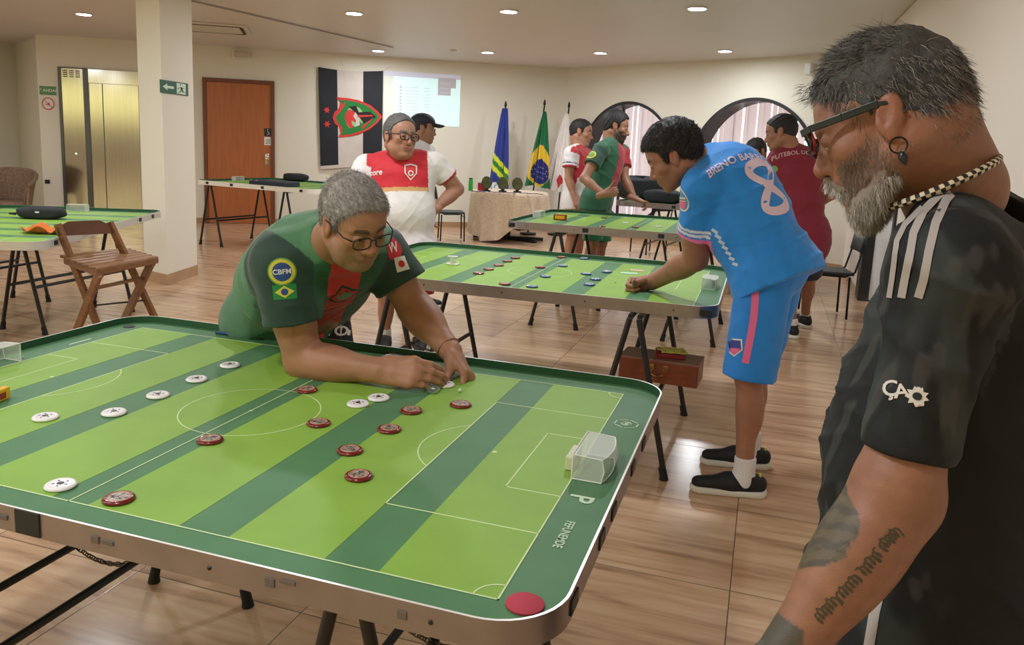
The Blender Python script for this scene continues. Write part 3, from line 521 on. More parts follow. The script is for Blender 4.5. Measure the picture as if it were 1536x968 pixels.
# pens / blue strip lying against the far rail
q = PZ(362, 492, .825); o = MB().tube([(-.085, 0, 0), (.085, 0, 0)], .005, 8).build('pen', mat('pen_blue', (28, 66, 120), .4), None, True, ang=50); o.matrix_world = superpos((q[0], .655, .8068), -.02); tag(o, 'dark blue pen lying along the far rail beside the green shirt', 'pen'); MB().tube([(.085, 0, 0), (.10, 0, 0)], [.005, .0015], 8).build('pen_tip', M_ink, o)
# ================================================================ FURNITURE AND ITEMS
# wooden folding chair
def R_from(x, y, z): return np.stack([x, y, z], 1)
M_chw = mat('chair_wood', (122, 84, 52), .45, noise=.25, nscale=5, stretch=(3, 3, 14)); M_chd = mat('chair_wood_dark', (96, 60, 40), .45, noise=.2, nscale=6)
def bar(mb, a, b, w, t, up, m=0, bev=.003):
    a = V(*a) if not isinstance(a, np.ndarray) else a; b = V(*b) if not isinstance(b, np.ndarray) else b; z = nrm(b - a); y = nrm(np.asarray(up, float) - (np.asarray(up, float) @ z) * z); x = np.cross(y, z)
    return mb.box((a + b) / 2, (w, t, np.linalg.norm(b - a)), np.stack([x, y, z], 1), m, bev)
ch = empty('folding_chair', (-2.9, 2.3, 0), 0, label='brown wooden folding chair with slatted seat beside the left table', cat='chair')
CHM = Matrix.Translation(Vector((2.9, -2.3, 0)))
zs = .69; BL, BR_, FL, FR_ = PZ(98, 384, zs), PZ(184, 374, zs), PZ(152, 404, zs), PZ(230, 388, zs); TL_, TR_ = PZ(86, 336, .915), PZ(164, 333, .915)
BL2, BR2, FL2, FR2 = PZ(165, 538, 0), PZ(254, 525, 0), PZ(94, 540, 0), PZ(160, 528, 0)
wd = nrm(BR_ - BL); upv = V(0, 0, 1)
for a_, b_ in ((BL2, TL_), (BR2, TR_)): bar(MB(), a_ + V(0, 0, .012), b_, .052, .026, wd).build('back_post', M_chw, ch, M=CHM)
for a_, b_ in ((FL2, FL), (FR2, FR_)): bar(MB(), a_ + V(0, 0, .012) + wd * .03, b_ - wd * .02 - V(0, 0, .03), .052, .026, wd).build('leg', M_chw, ch, M=CHM)
for a_, b_ in ((BL, FL), (BR_, FR_)): bar(MB(), a_ - V(0, 0, .03), b_ - V(0, 0, .03), .026, .045, upv).build('seat_rail', M_chw, ch, M=CHM)
for k in range(6):
    u = .06 + .165 * k; p0 = BL + (FL - BL) * u; p1 = BR_ + (FR_ - BR_) * u; bar(MB(), p0 - wd * .03, p1 + wd * .03, .072, .018, upv, bev=.005).build('seat_slat', M_chw, ch, M=CHM)
bar(MB(), FL - wd * .035 - V(0, 0, .012), FR_ + wd * .035 - V(0, 0, .012), .024, .05, upv, bev=.010).build('seat_front', M_chw, ch, M=CHM)
tw = np.linalg.norm(TR_ - TL_); cx2 = (TL_ + TR_) / 2; tx = nrm(TR_ - TL_); pd = nrm(TL_ - BL2 + TR_ - BR2); tz = nrm(np.cross(tx, pd)); ty = np.cross(tz, tx)
prof = [(-.52, -.36), (.52, -.36), (.52, -.10), (.40, -.02), (.30, .06), (-.30, .06), (-.40, -.02), (-.52, -.10)]
MB().prism([(x * tw, y * .22) for x, y in prof], -.010, .010, 0, np.stack([tx, ty, tz], 1), cx2 - pd * .0).build('back_rail', M_chd, ch, M=CHM)
q0, q1 = BL2 + (TL_ - BL2) * .40, BR2 + (TR_ - BR2) * .40; MB().tube([q0, q1], .006, 8).build('pivot_rod', M_leg, ch, M=CHM)
q0, q1 = FL2 + (FL - FL2) * .80, FR2 + (FR_ - FR2) * .80; bar(MB(), q0, q1, .03, .018, upv).build('stretcher', M_chw, ch, M=CHM)
# pouch and cloth on the left table
M_fab = mat('black_fabric', (30, 34, 38), .75, noise=.2, nscale=12, bump=.4, bscale=120); M_orf = mat('orange_cloth', (206, 112, 48), .85, bump=.3, bscale=200)
def sack(name, loc, rz, size, m, seed, label, cat, bumpy=.14, pw=2.6):
    """soft bag: superellipsoid sagging on its base"""
    r = np.random.default_rng(seed); nu, nv = 40, 20; ph = r.uniform(0, 6.28, (6,)); v = []
    for j in range(nv + 1):
        b = -PI / 2 + PI * j / nv
        for i in range(nu):
            a = 2 * PI * i / nu; cb, sb, ca, sa = math.cos(b), math.sin(b), math.cos(a), math.sin(a); sg = lambda q, e: math.copysign(abs(q) ** e, q)
            k = 1 + bumpy * (math.sin(2 * a + ph[0]) * .5 + math.sin(3 * a + 3 * b + ph[1]) * .35 + math.sin(5 * a - 2 * b + ph[2]) * .22) * cb
            x = sg(cb, .55) * sg(ca, .75) * k; y = sg(cb, .55) * sg(sa, .75) * k; z = sg(sb, .6) * (1 + bumpy * math.sin(2.3 * a + ph[3]) * .8)
            v.append((x * size[0] / 2, y * size[1] / 2, max(0, (z * .5 + .5)) * size[2]))
    f = [(j * nu + i, j * nu + (i + 1) % nu, (j + 1) * nu + (i + 1) % nu, (j + 1) * nu + i) for j in range(nv) for i in range(nu)]
    o = MB().add(v, f).build(name, m, None, True); o.matrix_world = superpos(loc, rz); tag(o, label, cat); return o
q = PZ(62, 322, .83); z5 = .7985
pou = sack('pouch', (q[0], q[1], z5), .35, (.36, .19, .095), M_fab, 3, 'black zipped pouch lying on the table at the left edge', 'pouch', .08)
MB().tube([(-.19, -.02, .03), (-.235, -.03, .035), (-.25, 0, .03), (-.225, .03, .03), (-.18, .03, .04)], .008, 8).build('strap', M_fab, pou, True)
MB().tube([(.17 * math.cos(a), .088 * math.sin(a), .062) for a in np.linspace(.2, PI - .2, 14)], .004, 6).build('zip', M_leg, pou, True); MB().box((.02, -.098, .06), (.03, .002, .012)).build('brand_mark', M_wht, pou)
def cloth(name, loc, rz, w, h, m, seed, amp, label, cat, n=26, base=.004):
    r = np.random.default_rng(seed); ph = r.uniform(0, 6.28, 8); v = []
    for j in range(n + 1):
        for i in range(n + 1):
            x = (i / n - .5) * w; y = (j / n - .5) * h; e = .12 * w * math.sin(2.2 * j / n * PI + ph[4]) ; z = abs(math.sin(3.1 * i / n * PI + ph[0] + 1.2 * j / n) * math.sin(2.0 * j / n * PI + ph[1])) * amp + abs(math.sin(7 * (i + j) / n + ph[2])) * amp * .3
            v.append((x + e * .4, y + .05 * h * math.sin(5 * i / n + ph[3]), base + z))
    nn = len(v); f = []
    for j in range(n):
        for i in range(n): a = j * (n + 1) + i; f.append((a, a + 1, a + n + 2, a + n + 1))
    o = MB().add(v, f).build(name, m, None, True); sm = o.modifiers.new('s', 'SOLIDIFY'); sm.thickness = .004; sm.offset = 1; o.matrix_world = superpos(loc, rz); tag(o, label, cat); return o
q = PZ(83, 345, .82); cloth('orange_cloth', (q[0] + .03, q[1], z5 + .003), .5, .46, .20, M_orf, 5, .045, 'crumpled orange cloth in front of the black pouch', 'cloth')
# long black case and dark bags on the table before the door
z6 = .8615
def onT(px, py, z): q = PZ(px, py, z); return (q[0], q[1], z)
a_, b_ = PZ(372, 277, z6), PZ(432, 281, z6); cx_ = (a_ + b_) / 2; L_ = float(np.linalg.norm(b_ - a_))
cs = MB().box((0, 0, .03), (L_, .30, .06), bev=.008).build('flat_case', mat('case_navy', (44, 46, 62), .6)); cs.matrix_world = superpos((cx_[0], cx_[1] + .15, z6), -.15); tag(cs, 'flat dark case open on the table before the wooden door', 'case')
for x in (-L_ / 2 + .02, -L_ / 2 + .12): MB().lathe([(0, .064), (.016, .062), (.016, .058)], (x, -.13, 0), 12).build('white_knob', M_wht, cs)
q = onT(437, 272, z6); sack('black_bag', (q[0], q[1] + .12, z6), -.2, (.42, .24, .11), M_fab, 8, 'black bag behind the flat dark case on the door-side table', 'bag', .1)
# black jackets / bags on the farthest table
zz4 = .8715
for (px, py, w, h, sd, lb) in ((985, 287, .75, .30, 4, 'big pile of black jackets on the farthest table under the window'), (1003, 296, .50, .17, 9, 'low black bag in front of the jacket pile on the farthest table')):
    q = PZ(px, py, .9); sack('black_jacket_pile', (q[0] + .05, (9.0 if sd == 4 else 8.45), zz4), -.15, (w, .36 if sd == 4 else .3, h), M_fab, sd, lb, 'bag', .16)
# wicker chair
M_wick = mat('wicker', (126, 102, 82), .7, noise=.3, nscale=40, bump=.8, bscale=90)
wcp = PT(12, 290, 11.6); wc = empty('wicker_armchair', (wcp[0], wcp[1], 0), -.9, label='brown wicker armchair at the left wall beside the lift', cat='chair')
def shell():
    mb = MB(); n = 40; v = []
    for k in range(n + 1):
        a = -2.2 + 4.4 * k / n; top = .86 - .22 * (abs(a) / 2.2) ** 2.2
        for z, r in ((.38, .30), (.55, .33), (top, .38), (top, .34), (.55, .29), (.38, .26)): v.append((-r * math.cos(a), r * math.sin(a), z))
    f = [(6 * k + j, 6 * k + (j + 1) % 6, 6 * k + 6 + (j + 1) % 6, 6 * k + 6 + j) for k in range(n) for j in range(6)]; f += [tuple(range(6)), tuple(6 * n + j for j in range(6))]; return mb.add(v, f)
shell().build('backrest', M_wick, wc, True, ang=60); MB().tube([(-.37 * math.cos(a), .37 * math.sin(a), .865 - .22 * (abs(a) / 2.2) ** 2.2) for a in np.linspace(-2.2, 2.2, 30)], .028, 8).build('rim', M_wick, wc, True)
MB().lathe([(0, .42), (.28, .42), (.30, .40), (.30, .36), (0, .36)], n=28).build('seat', M_wick, wc, True, ang=50)
for sx_, sy_ in ((-1, -1), (-1, 1), (1, -1), (1, 1)): MB().tube([(sx_ * .18, sy_ * .2, .38), (sx_ * .26, sy_ * .30, 0)], .018, 8).build('leg', M_wick, wc)
for s in (-1, 1): MB().tube([(.21, s * .30, .62), (.28, s * .27, 0)], .02, 8).build('arm_post', M_wick, wc)
# wooden case under the middle table with book and cloth, standing on the trestle cross bars
M_box = mat('case_wood', (122, 62, 36), .4, noise=.2, nscale=5, stretch=(1, 6, 6)); M_boxt = mat('case_wood_top', (146, 104, 80), .45, noise=.15, nscale=6)
b0, b1 = PT(932, 535, 4.28), PT(1036, 548, 4.10); zb = .435
xw = V(.90, 2.28, 0); wx = empty('wooden_case', (.86, 2.26, .385), -.06, label='reddish wooden case lying across the trestle bars under the middle table', cat='case')
MB().box((0, 0, .062), (.40, .20, .115), bev=.005).build('case_body', M_box, wx); MB().box((0, 0, .122), (.404, .204, .006), bev=.002).build('case_lid', M_boxt, wx)
for x in (-.03, .04):
    g = MB(); g.box((x, -.102, .085), (.025, .004, .03), bev=.002); g.tube([(x - .01, -.106, .085), (x, -.112, .07), (x + .01, -.106, .085)], .003, 6); g.build('latch', mat('brass', (150, 112, 60), .35, .9), wx)
MB().tube([(-.03, -.112, .05), (0, -.118, .042), (.03, -.112, .05)], .004, 6).build('handle', mat('brass', (150, 112, 60)), wx)
bk = MB().box((0, 0, .012), (.15, .13, .022), bev=.003).build('red_book', mat('book_red', (140, 34, 34), .5)); bk.matrix_world = superpos((.90, 2.27, .511), .15); tag(bk, 'thin red covered book on top of the reddish wooden case', 'book'); MB().box((.002, 0, .012), (.146, .124, .016)).build('pages', M_wht, bk)
cloth('yellow_cloth', (.905, 2.262, .535), .3, .13, .11, mat('yellow_cloth', (196, 178, 78), .85), 11, .010, 'folded yellow cloth lying on the thin red book', 'cloth', 16, .002)
# bistro-style metal chairs
M_seatk = mat('chair_vinyl', (52, 56, 62), .5); M_frk = mat('chair_tube', (34, 36, 38), .35, .5)
def metal_chair(loc, rz, label, group='black metal chairs'):
    c = empty('metal_chair', loc, rz, label=label, cat='chair', group=group)
    MB().box((0, 0, .45), (.40, .40, .03), bev=.012).build('seat', M_seatk, c)
    g = MB(); v = []
    for j in range(2):
        for i in range(9):
            a = (i / 8 - .5) * 1.2; v += [(-.23 - .05 * math.cos(a) + .05 - .03 * j - .02, .19 * math.sin(a) / math.sin(.6), .66 + .18 * j), (-.25 - .05 * math.cos(a) + .05 - .03 * j - .02, .19 * math.sin(a) / math.sin(.6), .66 + .18 * j)]
    g.add(v, [(2 * i, 2 * i + 2, 18 + 2 * i + 2, 18 + 2 * i) for i in range(8)] + [(2 * i + 1, 2 * i + 3, 18 + 2 * i + 3, 18 + 2 * i + 1) for i in range(8)]); bo = g.build('backrest', M_seatk, c, True); sm = bo.modifiers.new('s', 'SOLIDIFY'); sm.thickness = .018
    for s in (-1, 1):
        MB().tube([(.20, s * .185, .01), (.19, s * .185, .43), (.17, s * .185, .44)], .011, 8).build('leg', M_frk, c, True)
        MB().tube([(-.17, s * .185, .01), (-.16, s * .185, .42)], .011, 8).build('leg', M_frk, c, True)
        MB().tube([(.12, s * .195, .43), (-.12, s * .195, .425), (-.20, s * .19, .47), (-.26, s * .185, .74)], .010, 8).build('back_frame', M_frk, c, True)
    MB().tube([(.20, -.185, .38), (.20, .185, .38)], .008, 8).build('stretcher', M_frk, c)
    return c
metal_chair((1.93, 6.55, 0), PI + .15, 'black metal chair against the right wall beside the black shorts')
q = PZ(652, 305, .6); metal_chair((-3.35, 9.75, 0), .5, 'black metal chair left of the cloth covered round table')
q = PZ(497, 268, .9); metal_chair((-4.1, 9.1, 0), -2.2, 'black metal chair behind the table before the wooden door')
metal_chair((-.3, 10.1, 0), 2.4, 'black metal chair under the first round window')
# ---------------------------------------------------------------- round table, cloth, flags, trophies
RT = V(-2.62, 10.45, 0); M_tc = mat('tablecloth_lace', (206, 186, 162), .85, noise=.16, nscale=40, bump=.5, bscale=90)
rt = empty('round_table', RT, 0, label='round table hidden under a beige patterned cloth, black cross foot', cat='table')
MB().lathe([(0, .775), (.60, .775), (.60, .75), (0, .75)], n=40).build('tabletop', M_chw, rt); MB().tube([(0, 0, .02), (0, 0, .75)], .04, 12).build('pedestal', M_frk, rt)
for a in (.25, -.35, 1.9, 3.4): MB().box(V(.28 * math.cos(a), .28 * math.sin(a), .03), (.58, .06, .05), rotz(a), bev=.01).build('foot', M_frk, rt)
n = 120; v = []; f = []
for k in range(n):
    a = 2 * PI * k / n; rip = math.sin(9 * a + .6) * .5 + math.sin(17 * a) * .3
    dg_ = math.degrees(a - 2 * PI if a > PI else a); drop = float(np.interp(dg_, [-180, -145, -112, -85, -62, -35, 10, 40, 90, 140, 180], [.70, .66, .765, .72, .50, .40, .44, .6, .7, .62, .70])); rip = math.sin(15 * a) * .6 + math.sin(7 * a + 1) * .5
    for t_ in (0, .5, 1.0): v.append(((.61 * t_) * math.cos(a), .61 * t_ * math.sin(a), .781 + (0 if t_ < 1 else -.002)))
    for t_ in np.linspace(.08, 1, 7): r_ = .625 + .06 * rip * t_ + .01 * t_; v.append((r_ * math.cos(a), r_ * math.sin(a), .781 - drop * t_))
m_ = 10
for k in range(n):
    for j in range(m_ - 1): f.append((k * m_ + j, ((k + 1) % n) * m_ + j, ((k + 1) % n) * m_ + j + 1, k * m_ + j + 1))
tc_ = MB().add(v, f).build('tablecloth', M_tc, None, True, ang=70); tc_.location = RT.tolist(); tag(tc_, 'beige lace tablecloth draped unevenly over the round table', 'tablecloth')
def flag_pole(loc, lean, h, label, nm='flag_pole'):
    base = V(*loc); top = base + V(lean[0], lean[1], h); t = empty(nm, base, 0, label=label, cat='flag', group='flags on poles by the round table')
    MB().lathe([(0, 0), (.14, 0), (.14, .03), (.03, .05), (0, .05)], n=20).build('base', M_frk, t, True, ang=40)
    MB().tube([V(0, 0, .03), top - base], .013, 8).build('pole', M_frk, t, True)
    MB().lathe([(0, 0), (.022, .01), (.022, .05), (.008, .10), (0, .10)], top - base, 10).build('finial', M_frk, t, True)
    return t, top - base
def hang_flag(t, tip, w_top, w_bot, ztop, zbot, offs, colfun, m, seed, xoff=0, name='flag_cloth', tilt=0):
    nx, nz = 60, 90; v = []; cols = []
    for j in range(nz + 1):
        u = j / nz; w_ = w_top + (w_bot - w_top) * u ** .8
        for i in range(nx + 1):
            s = i / nx; x = (s - .5) * w_ + offs * u + xoff; y = .028 * math.sin(s * 21 + seed) * (.3 + u) + .03 * math.sin(s * 9 + seed * 2) * u
            z = ztop - (ztop - zbot) * u + .02 * math.sin(s * 5) * u + tilt * (s - .5) * u
            v.append((tip[0] * z / tip[2] + x, tip[1] * z / tip[2] + y - .03, z)); cols.append(colfun(s, u))
    f = [(j * (nx + 1) + i, j * (nx + 1) + i + 1, (j + 1) * (nx + 1) + i + 1, (j + 1) * (nx + 1) + i) for j in range(nz) for i in range(nx)]
    o = MB().add(v, f).build(name, m, t, True); ca_ = o.data.color_attributes.new('Col', 'FLOAT_COLOR', 'POINT'); ca_.data.foreach_set('color', np.array([lin(c) for c in cols]).ravel()); return o
M_flag = mat('flag_cloth', (255, 255, 255), .75, vcol=True)
BL, YE, GR, WH_ = (40, 54, 132), (208, 214, 40), (44, 116, 62), (226, 224, 222)
def c_city(s, u):
    d = u * 2.3 + (s - .5) * -.32 - .18 * 0
    if u > .62:
        return BL if u > .86 or s > .80 else ((WH_ if math.sin(s * 40 + u * 60) * math.sin(s * 17 - u * 45) < .45 else (50, 110, 90)) if u < .84 else (YE if (d * 5) % 1 < .5 else BL))
    e = d - 1.0
    if 0 < e < .10 or .20 < e < .30: return YE
    if .10 <= e <= .20: return GR
    return BL
def c_br(s, u):
    x = (s - .5) * 1.0; v_ = (u - .74) / .26; g = (30, 104, 62)
    if u > .45 and abs(x) * 1.5 + abs(u - .72) / .27 < 1.0 + .25:
        if (x - .05) ** 2 / .16 + (u - .80) ** 2 / .028 < 1: return (226, 226, 232) if (math.sin(s * 77) * math.sin(u * 91)) > .93 else (36, 38, 110)
        return (218, 182, 48)
    return g
def c_mg(s, u):
    if u > .78 and abs(s - .62) < (.16 - abs(u - .86) * 1.6): return (190, 48, 52)
    return (228, 220, 216)
f1, tip = flag_pole((-2.95, 11.15, 0), (-.15, .35), 2.15, 'flag with blue, yellow and green diagonal bands left of the round table'); tp_ = V(*tip)
hang_flag(f1, tip, .10, .50, 2.13, .06, -.13, c_city, M_flag, 1.0)
f2, tip = flag_pole((-2.55, 11.35, 0), (.10, .30), 2.20, 'green, yellow and blue flag on a dark pole behind the trophies'); hang_flag(f2, tip, .05, .46, 2.10, .82, .04, c_br, M_flag, 2.2, .03)
f3, tip = flag_pole((-2.12, 11.60, 0), (.06, .22), 2.18, 'white flag with a small red triangle on a pole, right of the others'); hang_flag(f3, tip, .06, .42, 2.08, .75, -.06, c_mg, M_flag, 3.7, -.02)
# trophies: round plaques on black feet
M_tr = mat('trophy_bronze', (92, 98, 66), .4, .3, noise=.5, nscale=60, bump=.6, bscale=90)
def onRT(px, py): q = PZ(px, py, .79); return q
for k, (px, lb) in enumerate([(730, 'leftmost of the three round bronze trophies on the round table'), (754, 'middle one of the three round bronze trophies on the round table'), (776, 'rightmost of the three round bronze trophies on the round table')]):
    q = PT(px, 284, 12.45); c = empty('trophy', (q[0], q[1] - .0, .786), -.3, label=lb, cat='trophy', group='trophies on the round table')
    MB().lathe([(0, -.012), (.09, -.012), (.098, 0), (.09, .012), (0, .012)], (0, 0, .135), 28, R=frame((0, 1, 0))).build('plaque', M_tr, c, True, ang=50); MB().tube([(.092 * math.cos(a), -.004, .135 + .092 * math.sin(a)) for a in np.linspace(0, 2 * PI, 25)[:-1]], .009, 6, closed=True).build('plaque_rim', mat('trophy_rim', (70, 76, 58), .35, .5), c, True)
    MB().box((0, 0, .012), (.12, .05, .024), bev=.004).build('base', M_frk, c); MB().box((0, 0, .034), (.05, .03, .024), bev=.004).build('stem', M_frk, c)
q = PT(706, 281, 12.4); bt = MB().lathe([(0, 0), (.032, 0), (.034, .01), (.034, .15), (.028, .165), (.028, .185), (0, .185)], (q[0], q[1], .786), 20).build('green_tube', mat('tube_green', (40, 168, 62), .4), None, True, ang=40); tag(bt, 'bright green tube standing at the left edge of the round table', 'tube')
MB().lathe([(0, .20), (.03, .20), (.03, .186), (0, .186)], (q[0], q[1], .786), 20).build('lid', M_blk, bt)
q = PT(720, 283, 12.42); g = MB(); o = MB().box((0, 0, .06), (.13, .07, .12), bev=.004).build('gift_box', mat('box_crimson', (168, 36, 50), .5)); o.matrix_world = superpos((q[0] - .02, q[1] + .16, .786), -.2); tag(o, 'red box with a white top behind the leftmost trophy', 'box'); MB().box((0, 0, .135), (.13, .07, .03), bev=.003).build('white_top', M_wht, o)
M_med = mat('medal_ribbon', (84, 70, 110), .6, noise=.4, nscale=60)
for k, (px, lb) in enumerate([(716, 'first folded medal ribbon from the left on the round table'), (741, 'folded medal ribbon between the left and middle trophy'), (762, 'folded medal ribbon in front of the rightmost trophy'), (796, 'long folded medal ribbon at the right edge of the round table')]):
    q = PT(px, 287 + (1 if k < 3 else -1), 12.2); g = MB(); w_ = .18 if k == 3 else .10
    g.tube([(-w_, 0, .008), (-w_ / 2, .03, .01), (0, 0, .008), (w_ / 2, .03, .012), (w_, 0, .008)], .010, 6, flat=.7); o = g.build('medal', M_med, None, True); o.location = (q[0], q[1] + .02, .784); tag(o, lb, 'medal', 'medals on the round table'); MB().lathe([(0, .008), (.022, .008), (.022, 0), (0, 0)], (w_, 0, .004), 14).build('medal_disc', mat('medal_gold', (150, 128, 84), .35, .8), o)
# striped banner on the back wall
bn = empty('hanging_banner', W1(3.9, 1.1, .02), label='black and white striped banner with a green and red crest on the back wall', cat='banner'); BM = Matrix.Translation(-Vector(W1(3.9, 1.1, .02)))
M_bk = mat('banner_black', (36, 38, 44), .8, noise=.1, nscale=8); M_bw = mat('banner_white', (206, 196, 188), .8, noise=.05, nscale=8); M_bred = mat('banner_red', (206, 58, 54), .7); M_bgr = mat('banner_green', (40, 122, 56), .7); M_bgl = mat('banner_pale_green', (150, 190, 130), .7); M_bdk = mat('banner_dark', (34, 26, 30), .7)
def bpt(x, y, o=0):      # x 0..1 left to right, y 0..1 bottom to top, on the slightly sagging banner
    s = 4.42 + (3.33 - 4.42) * x + .03 * (1 - y) * (1 - x) * -1.5; zt = 2.675 - .06 * math.sin(PI * x) * .6; zb = 1.02 + .11 * x
    return W1(s, zb + (zt - zb) * y, .025 + .012 * math.sin(7 * x + 3 * y) + .012 + o)
def bgrid(x0, x1, y0=0, y1=1, n=8, m_=24):
    v = [bpt(x0 + (x1 - x0) * i / n, y0 + (y1 - y0) * j / m_) for j in range(m_ + 1) for i in range(n + 1)]; return MB().add(v, [(j * (n + 1) + i, j * (n + 1) + i + 1, (j + 1) * (n + 1) + i + 1, (j + 1) * (n + 1) + i) for j in range(m_) for i in range(n)])
for x0, x1, m_, nm in ((0, .29, M_bk, 'black_stripe'), (.29, .69, M_bw, 'white_stripe'), (.69, 1, M_bk, 'black_stripe')): bgrid(x0, x1).build(nm, m_, bn, True, M=BM)
bgrid(-.0, 1, -.035, 0, 20, 2).build('bottom_hem', M_bw, bn, True, M=BM)
def bpoly(pts, m_, nm, o): MB().add([bpt(x, y, o) for x, y in pts], [tuple(range(len(pts)))]).build(nm, m_, bn, M=BM)
def crest(k):
    c = (.60, .50); up = [(.27, .715), (.45, .712), (.62, .69), (.80, .635), (.92, .565), (1.0, .50)]; dn = [(.92, .435), (.80, .37), (.62, .315), (.45, .295), (.29, .29)]; lf_ = [(.33, .34), (.31, .40), (.24, .44), (.21, .50), (.24, .56), (.31, .60), (.33, .66)]
    p = up + dn + lf_; return [(c[0] + (x - c[0]) * k, c[1] + (y - c[1]) * k) for x, y in p]
bpoly(crest(1), M_bred, 'crest_border', .006); bpoly(crest(.87), M_bgr, 'crest_field', .009)
bpoly([(.55 + .15 * math.cos(a), .50 + .125 * math.sin(a)) for a in np.linspace(0, 2 * PI, 30)[:-1]], M_bgl, 'crest_glow', .011)
bpoly([(.40, .50), (.44, .42), (.50, .385), (.56, .42), (.58, .50), (.55, .57), (.47, .59), (.42, .56)], M_bred, 'crest_mark', .013)
bpoly([(.46, .62), (.58, .63), (.62, .56), (.80, .56), (.90, .50), (.80, .47), (.70, .44), (.64, .50), (.56, .56)], M_bdk, 'crest_dark_mark', .014)
bpoly([(.55, .40), (.64, .42), (.63, .50), (.57, .56), (.53, .52), (.58, .47)], M_bw, 'crest_pale_mark', .016)
bpoly([(.60, .53), (.84, .525), (.84, .51), (.60, .505)], M_bred, 'crest_stroke', .017); bpoly([(.66, .40), (.80, .47), (.86, .50), (.80, .45), (.68, .375)], M_bred, 'crest_stroke', .017)
for (x, y) in ((.12, .575), (.12, .43)):
    bpoly([(x + (.058 if k % 2 else .026) * math.cos(PI / 2 + k * PI / 6 * 1.0), y + (.040 if k % 2 else .018) * math.sin(PI / 2 + k * PI / 6 * 1.0)) for k in range(12)], M_bred, 'red_star', .006)
for a, b in ((bpt(0, 1), W1(4.72, 2.76, .02)), (bpt(1, 1), W1(3.25, 2.75, .02))): MB().tube([a, b], .003, 5).build('tie_string', M_wht, bn, M=BM)
# projected picture on the wall
M_pj = mat('projection_light', (200, 226, 226), .8, emit=(205, 235, 235), estr=.36); M_pj2 = mat('projection_bar', (196, 196, 210), .8, emit=(190, 190, 210), estr=.22); M_pj3 = mat('projection_box', (186, 184, 188), .8, emit=(170, 168, 178), estr=.16); M_pj4 = mat('projection_text', (176, 196, 200), .8, emit=(160, 180, 190), estr=.2)
pj = empty('projected_screen', W1(2.65, 2.2, .01), label='pale projected computer window on the back wall right of the banner', cat='projection'); PJ = Matrix.Translation(-Vector(W1(2.65, 2.2, .01)))
g = MB(); wbox(g, W1, R1, 3.15, 1.97, 1.79, 2.60, .002, .006); g.build('page', M_pj, pj, M=PJ); g = MB(); wbox(g, W1, R1, 3.31, 1.97, 2.60, 2.68, .002, .006); g.build('title_bar', M_pj2, pj, M=PJ); g = MB(); wbox(g, W1, R1, 3.31, 3.15, 1.80, 2.60, .002, .005); g.build('side_bar', mat('projection_side', (214, 216, 206), .8, emit=(200, 205, 195), estr=.2), pj, M=PJ)
g = MB(); wbox(g, W1, R1, 2.37, 2.05, 2.45, 2.62, .006, .008); g.build('menu_box', M_pj3, pj, M=PJ); g = MB(); wbox(g, W1, R1, 2.37, 2.14, 2.32, 2.45, .006, .008); g.build('menu_box', M_pj3, pj, M=PJ)
for k in range(11): g = MB(); wbox(g, W1, R1, 3.04, 3.0, 1.86 + .055 * k, 1.89 + .055 * k, .006, .008); wbox(g, W1, R1, 2.94, 2.70, 1.872 + .055 * k, 1.880 + .055 * k, .006, .008); wbox(g, W1, R1, 2.62, 2.50, 1.872 + .055 * k, 1.880 + .055 * k, .006, .008); g.build('text_row', M_pj4, pj, M=PJ)
for k in range(3): g = MB(); wbox(g, W1, R1, 2.33, 2.18, 2.36 + .08 * k, 2.37 + .08 * k, .008, .009); g.build('menu_line', M_pj2, pj, M=PJ)
# pale wooden bench-like box lying under the far tables
o = MB().box((0, 0, .11), (1.35, .5, .22), bev=.008).build('low_wooden_box', mat('pale_wood', (196, 160, 112), .5, noise=.1, nscale=4)); o.matrix_world = superpos((.35, 7.55, 0), -.12); tag(o, 'low pale wooden box on the floor between the far tables', 'box'); MB().box((0, 0, .225), (1.34, .49, .012), bev=.003).build('white_top', M_wht, o)
# ================================================================ IMPLICIT SURFACES FOR FIGURES
F32 = np.float32
def _len(a): return np.sqrt(np.einsum('ij,ij->i', a, a))
def cap(a, b, r1, r2=None):
    a = np.asarray(a, float); b = np.asarray(b, float); r2 = r1 if r2 is None else r2; ba = (b - a).astype(F32); L = float(ba @ ba) + 1e-9; a32 = a.astype(F32)
    def f(P):
        pa = P - a32; h = np.clip((pa @ ba) / L, 0, 1); return _len(pa - h[:, None] * ba) - (r1 + (r2 - r1) * h)
    m = max(r1, r2); return f, np.minimum(a, b) - m, np.maximum(a, b) + m
def ell(c, r, R=None):
    c = np.asarray(c, float); r = np.asarray(r, float); R = np.eye(3) if R is None else np.asarray(R); c32 = c.astype(F32); R32 = R.astype(F32); ri = (1 / r).astype(F32); ri2 = (1 / r ** 2).astype(F32)
    def f(P):
        q = (P - c32) @ R32; k0 = _len(q * ri); k1 = _len(q * ri2) + 1e-6; return k0 * (k0 - 1) / k1
    m = r.max(); return f, c - m, c + m
def fcap(a, b, r1, r2, ax, fl):
    """capsule squeezed along the unit axis ax by the factor fl (<1: thinner)"""
    a = np.asarray(a, float); b = np.asarray(b, float); ax = nrm(ax).astype(F32); a32 = a.astype(F32)
    def sq(v): return v + (v @ ax)[..., None] * ax * (1 / fl - 1)
    ba = sq((b - a).astype(F32)[None])[0]; L = float(ba @ ba) + 1e-9
    def f(P):
        pa = sq(P - a32); h = np.clip((pa @ ba) / L, 0, 1); return (_len(pa - h[:, None] * ba) - (r1 + (r2 - r1) * h)) * min(1, fl)
    m = max(r1, r2) * max(1, fl); return f, np.minimum(a, b) - m, np.maximum(a, b) + m
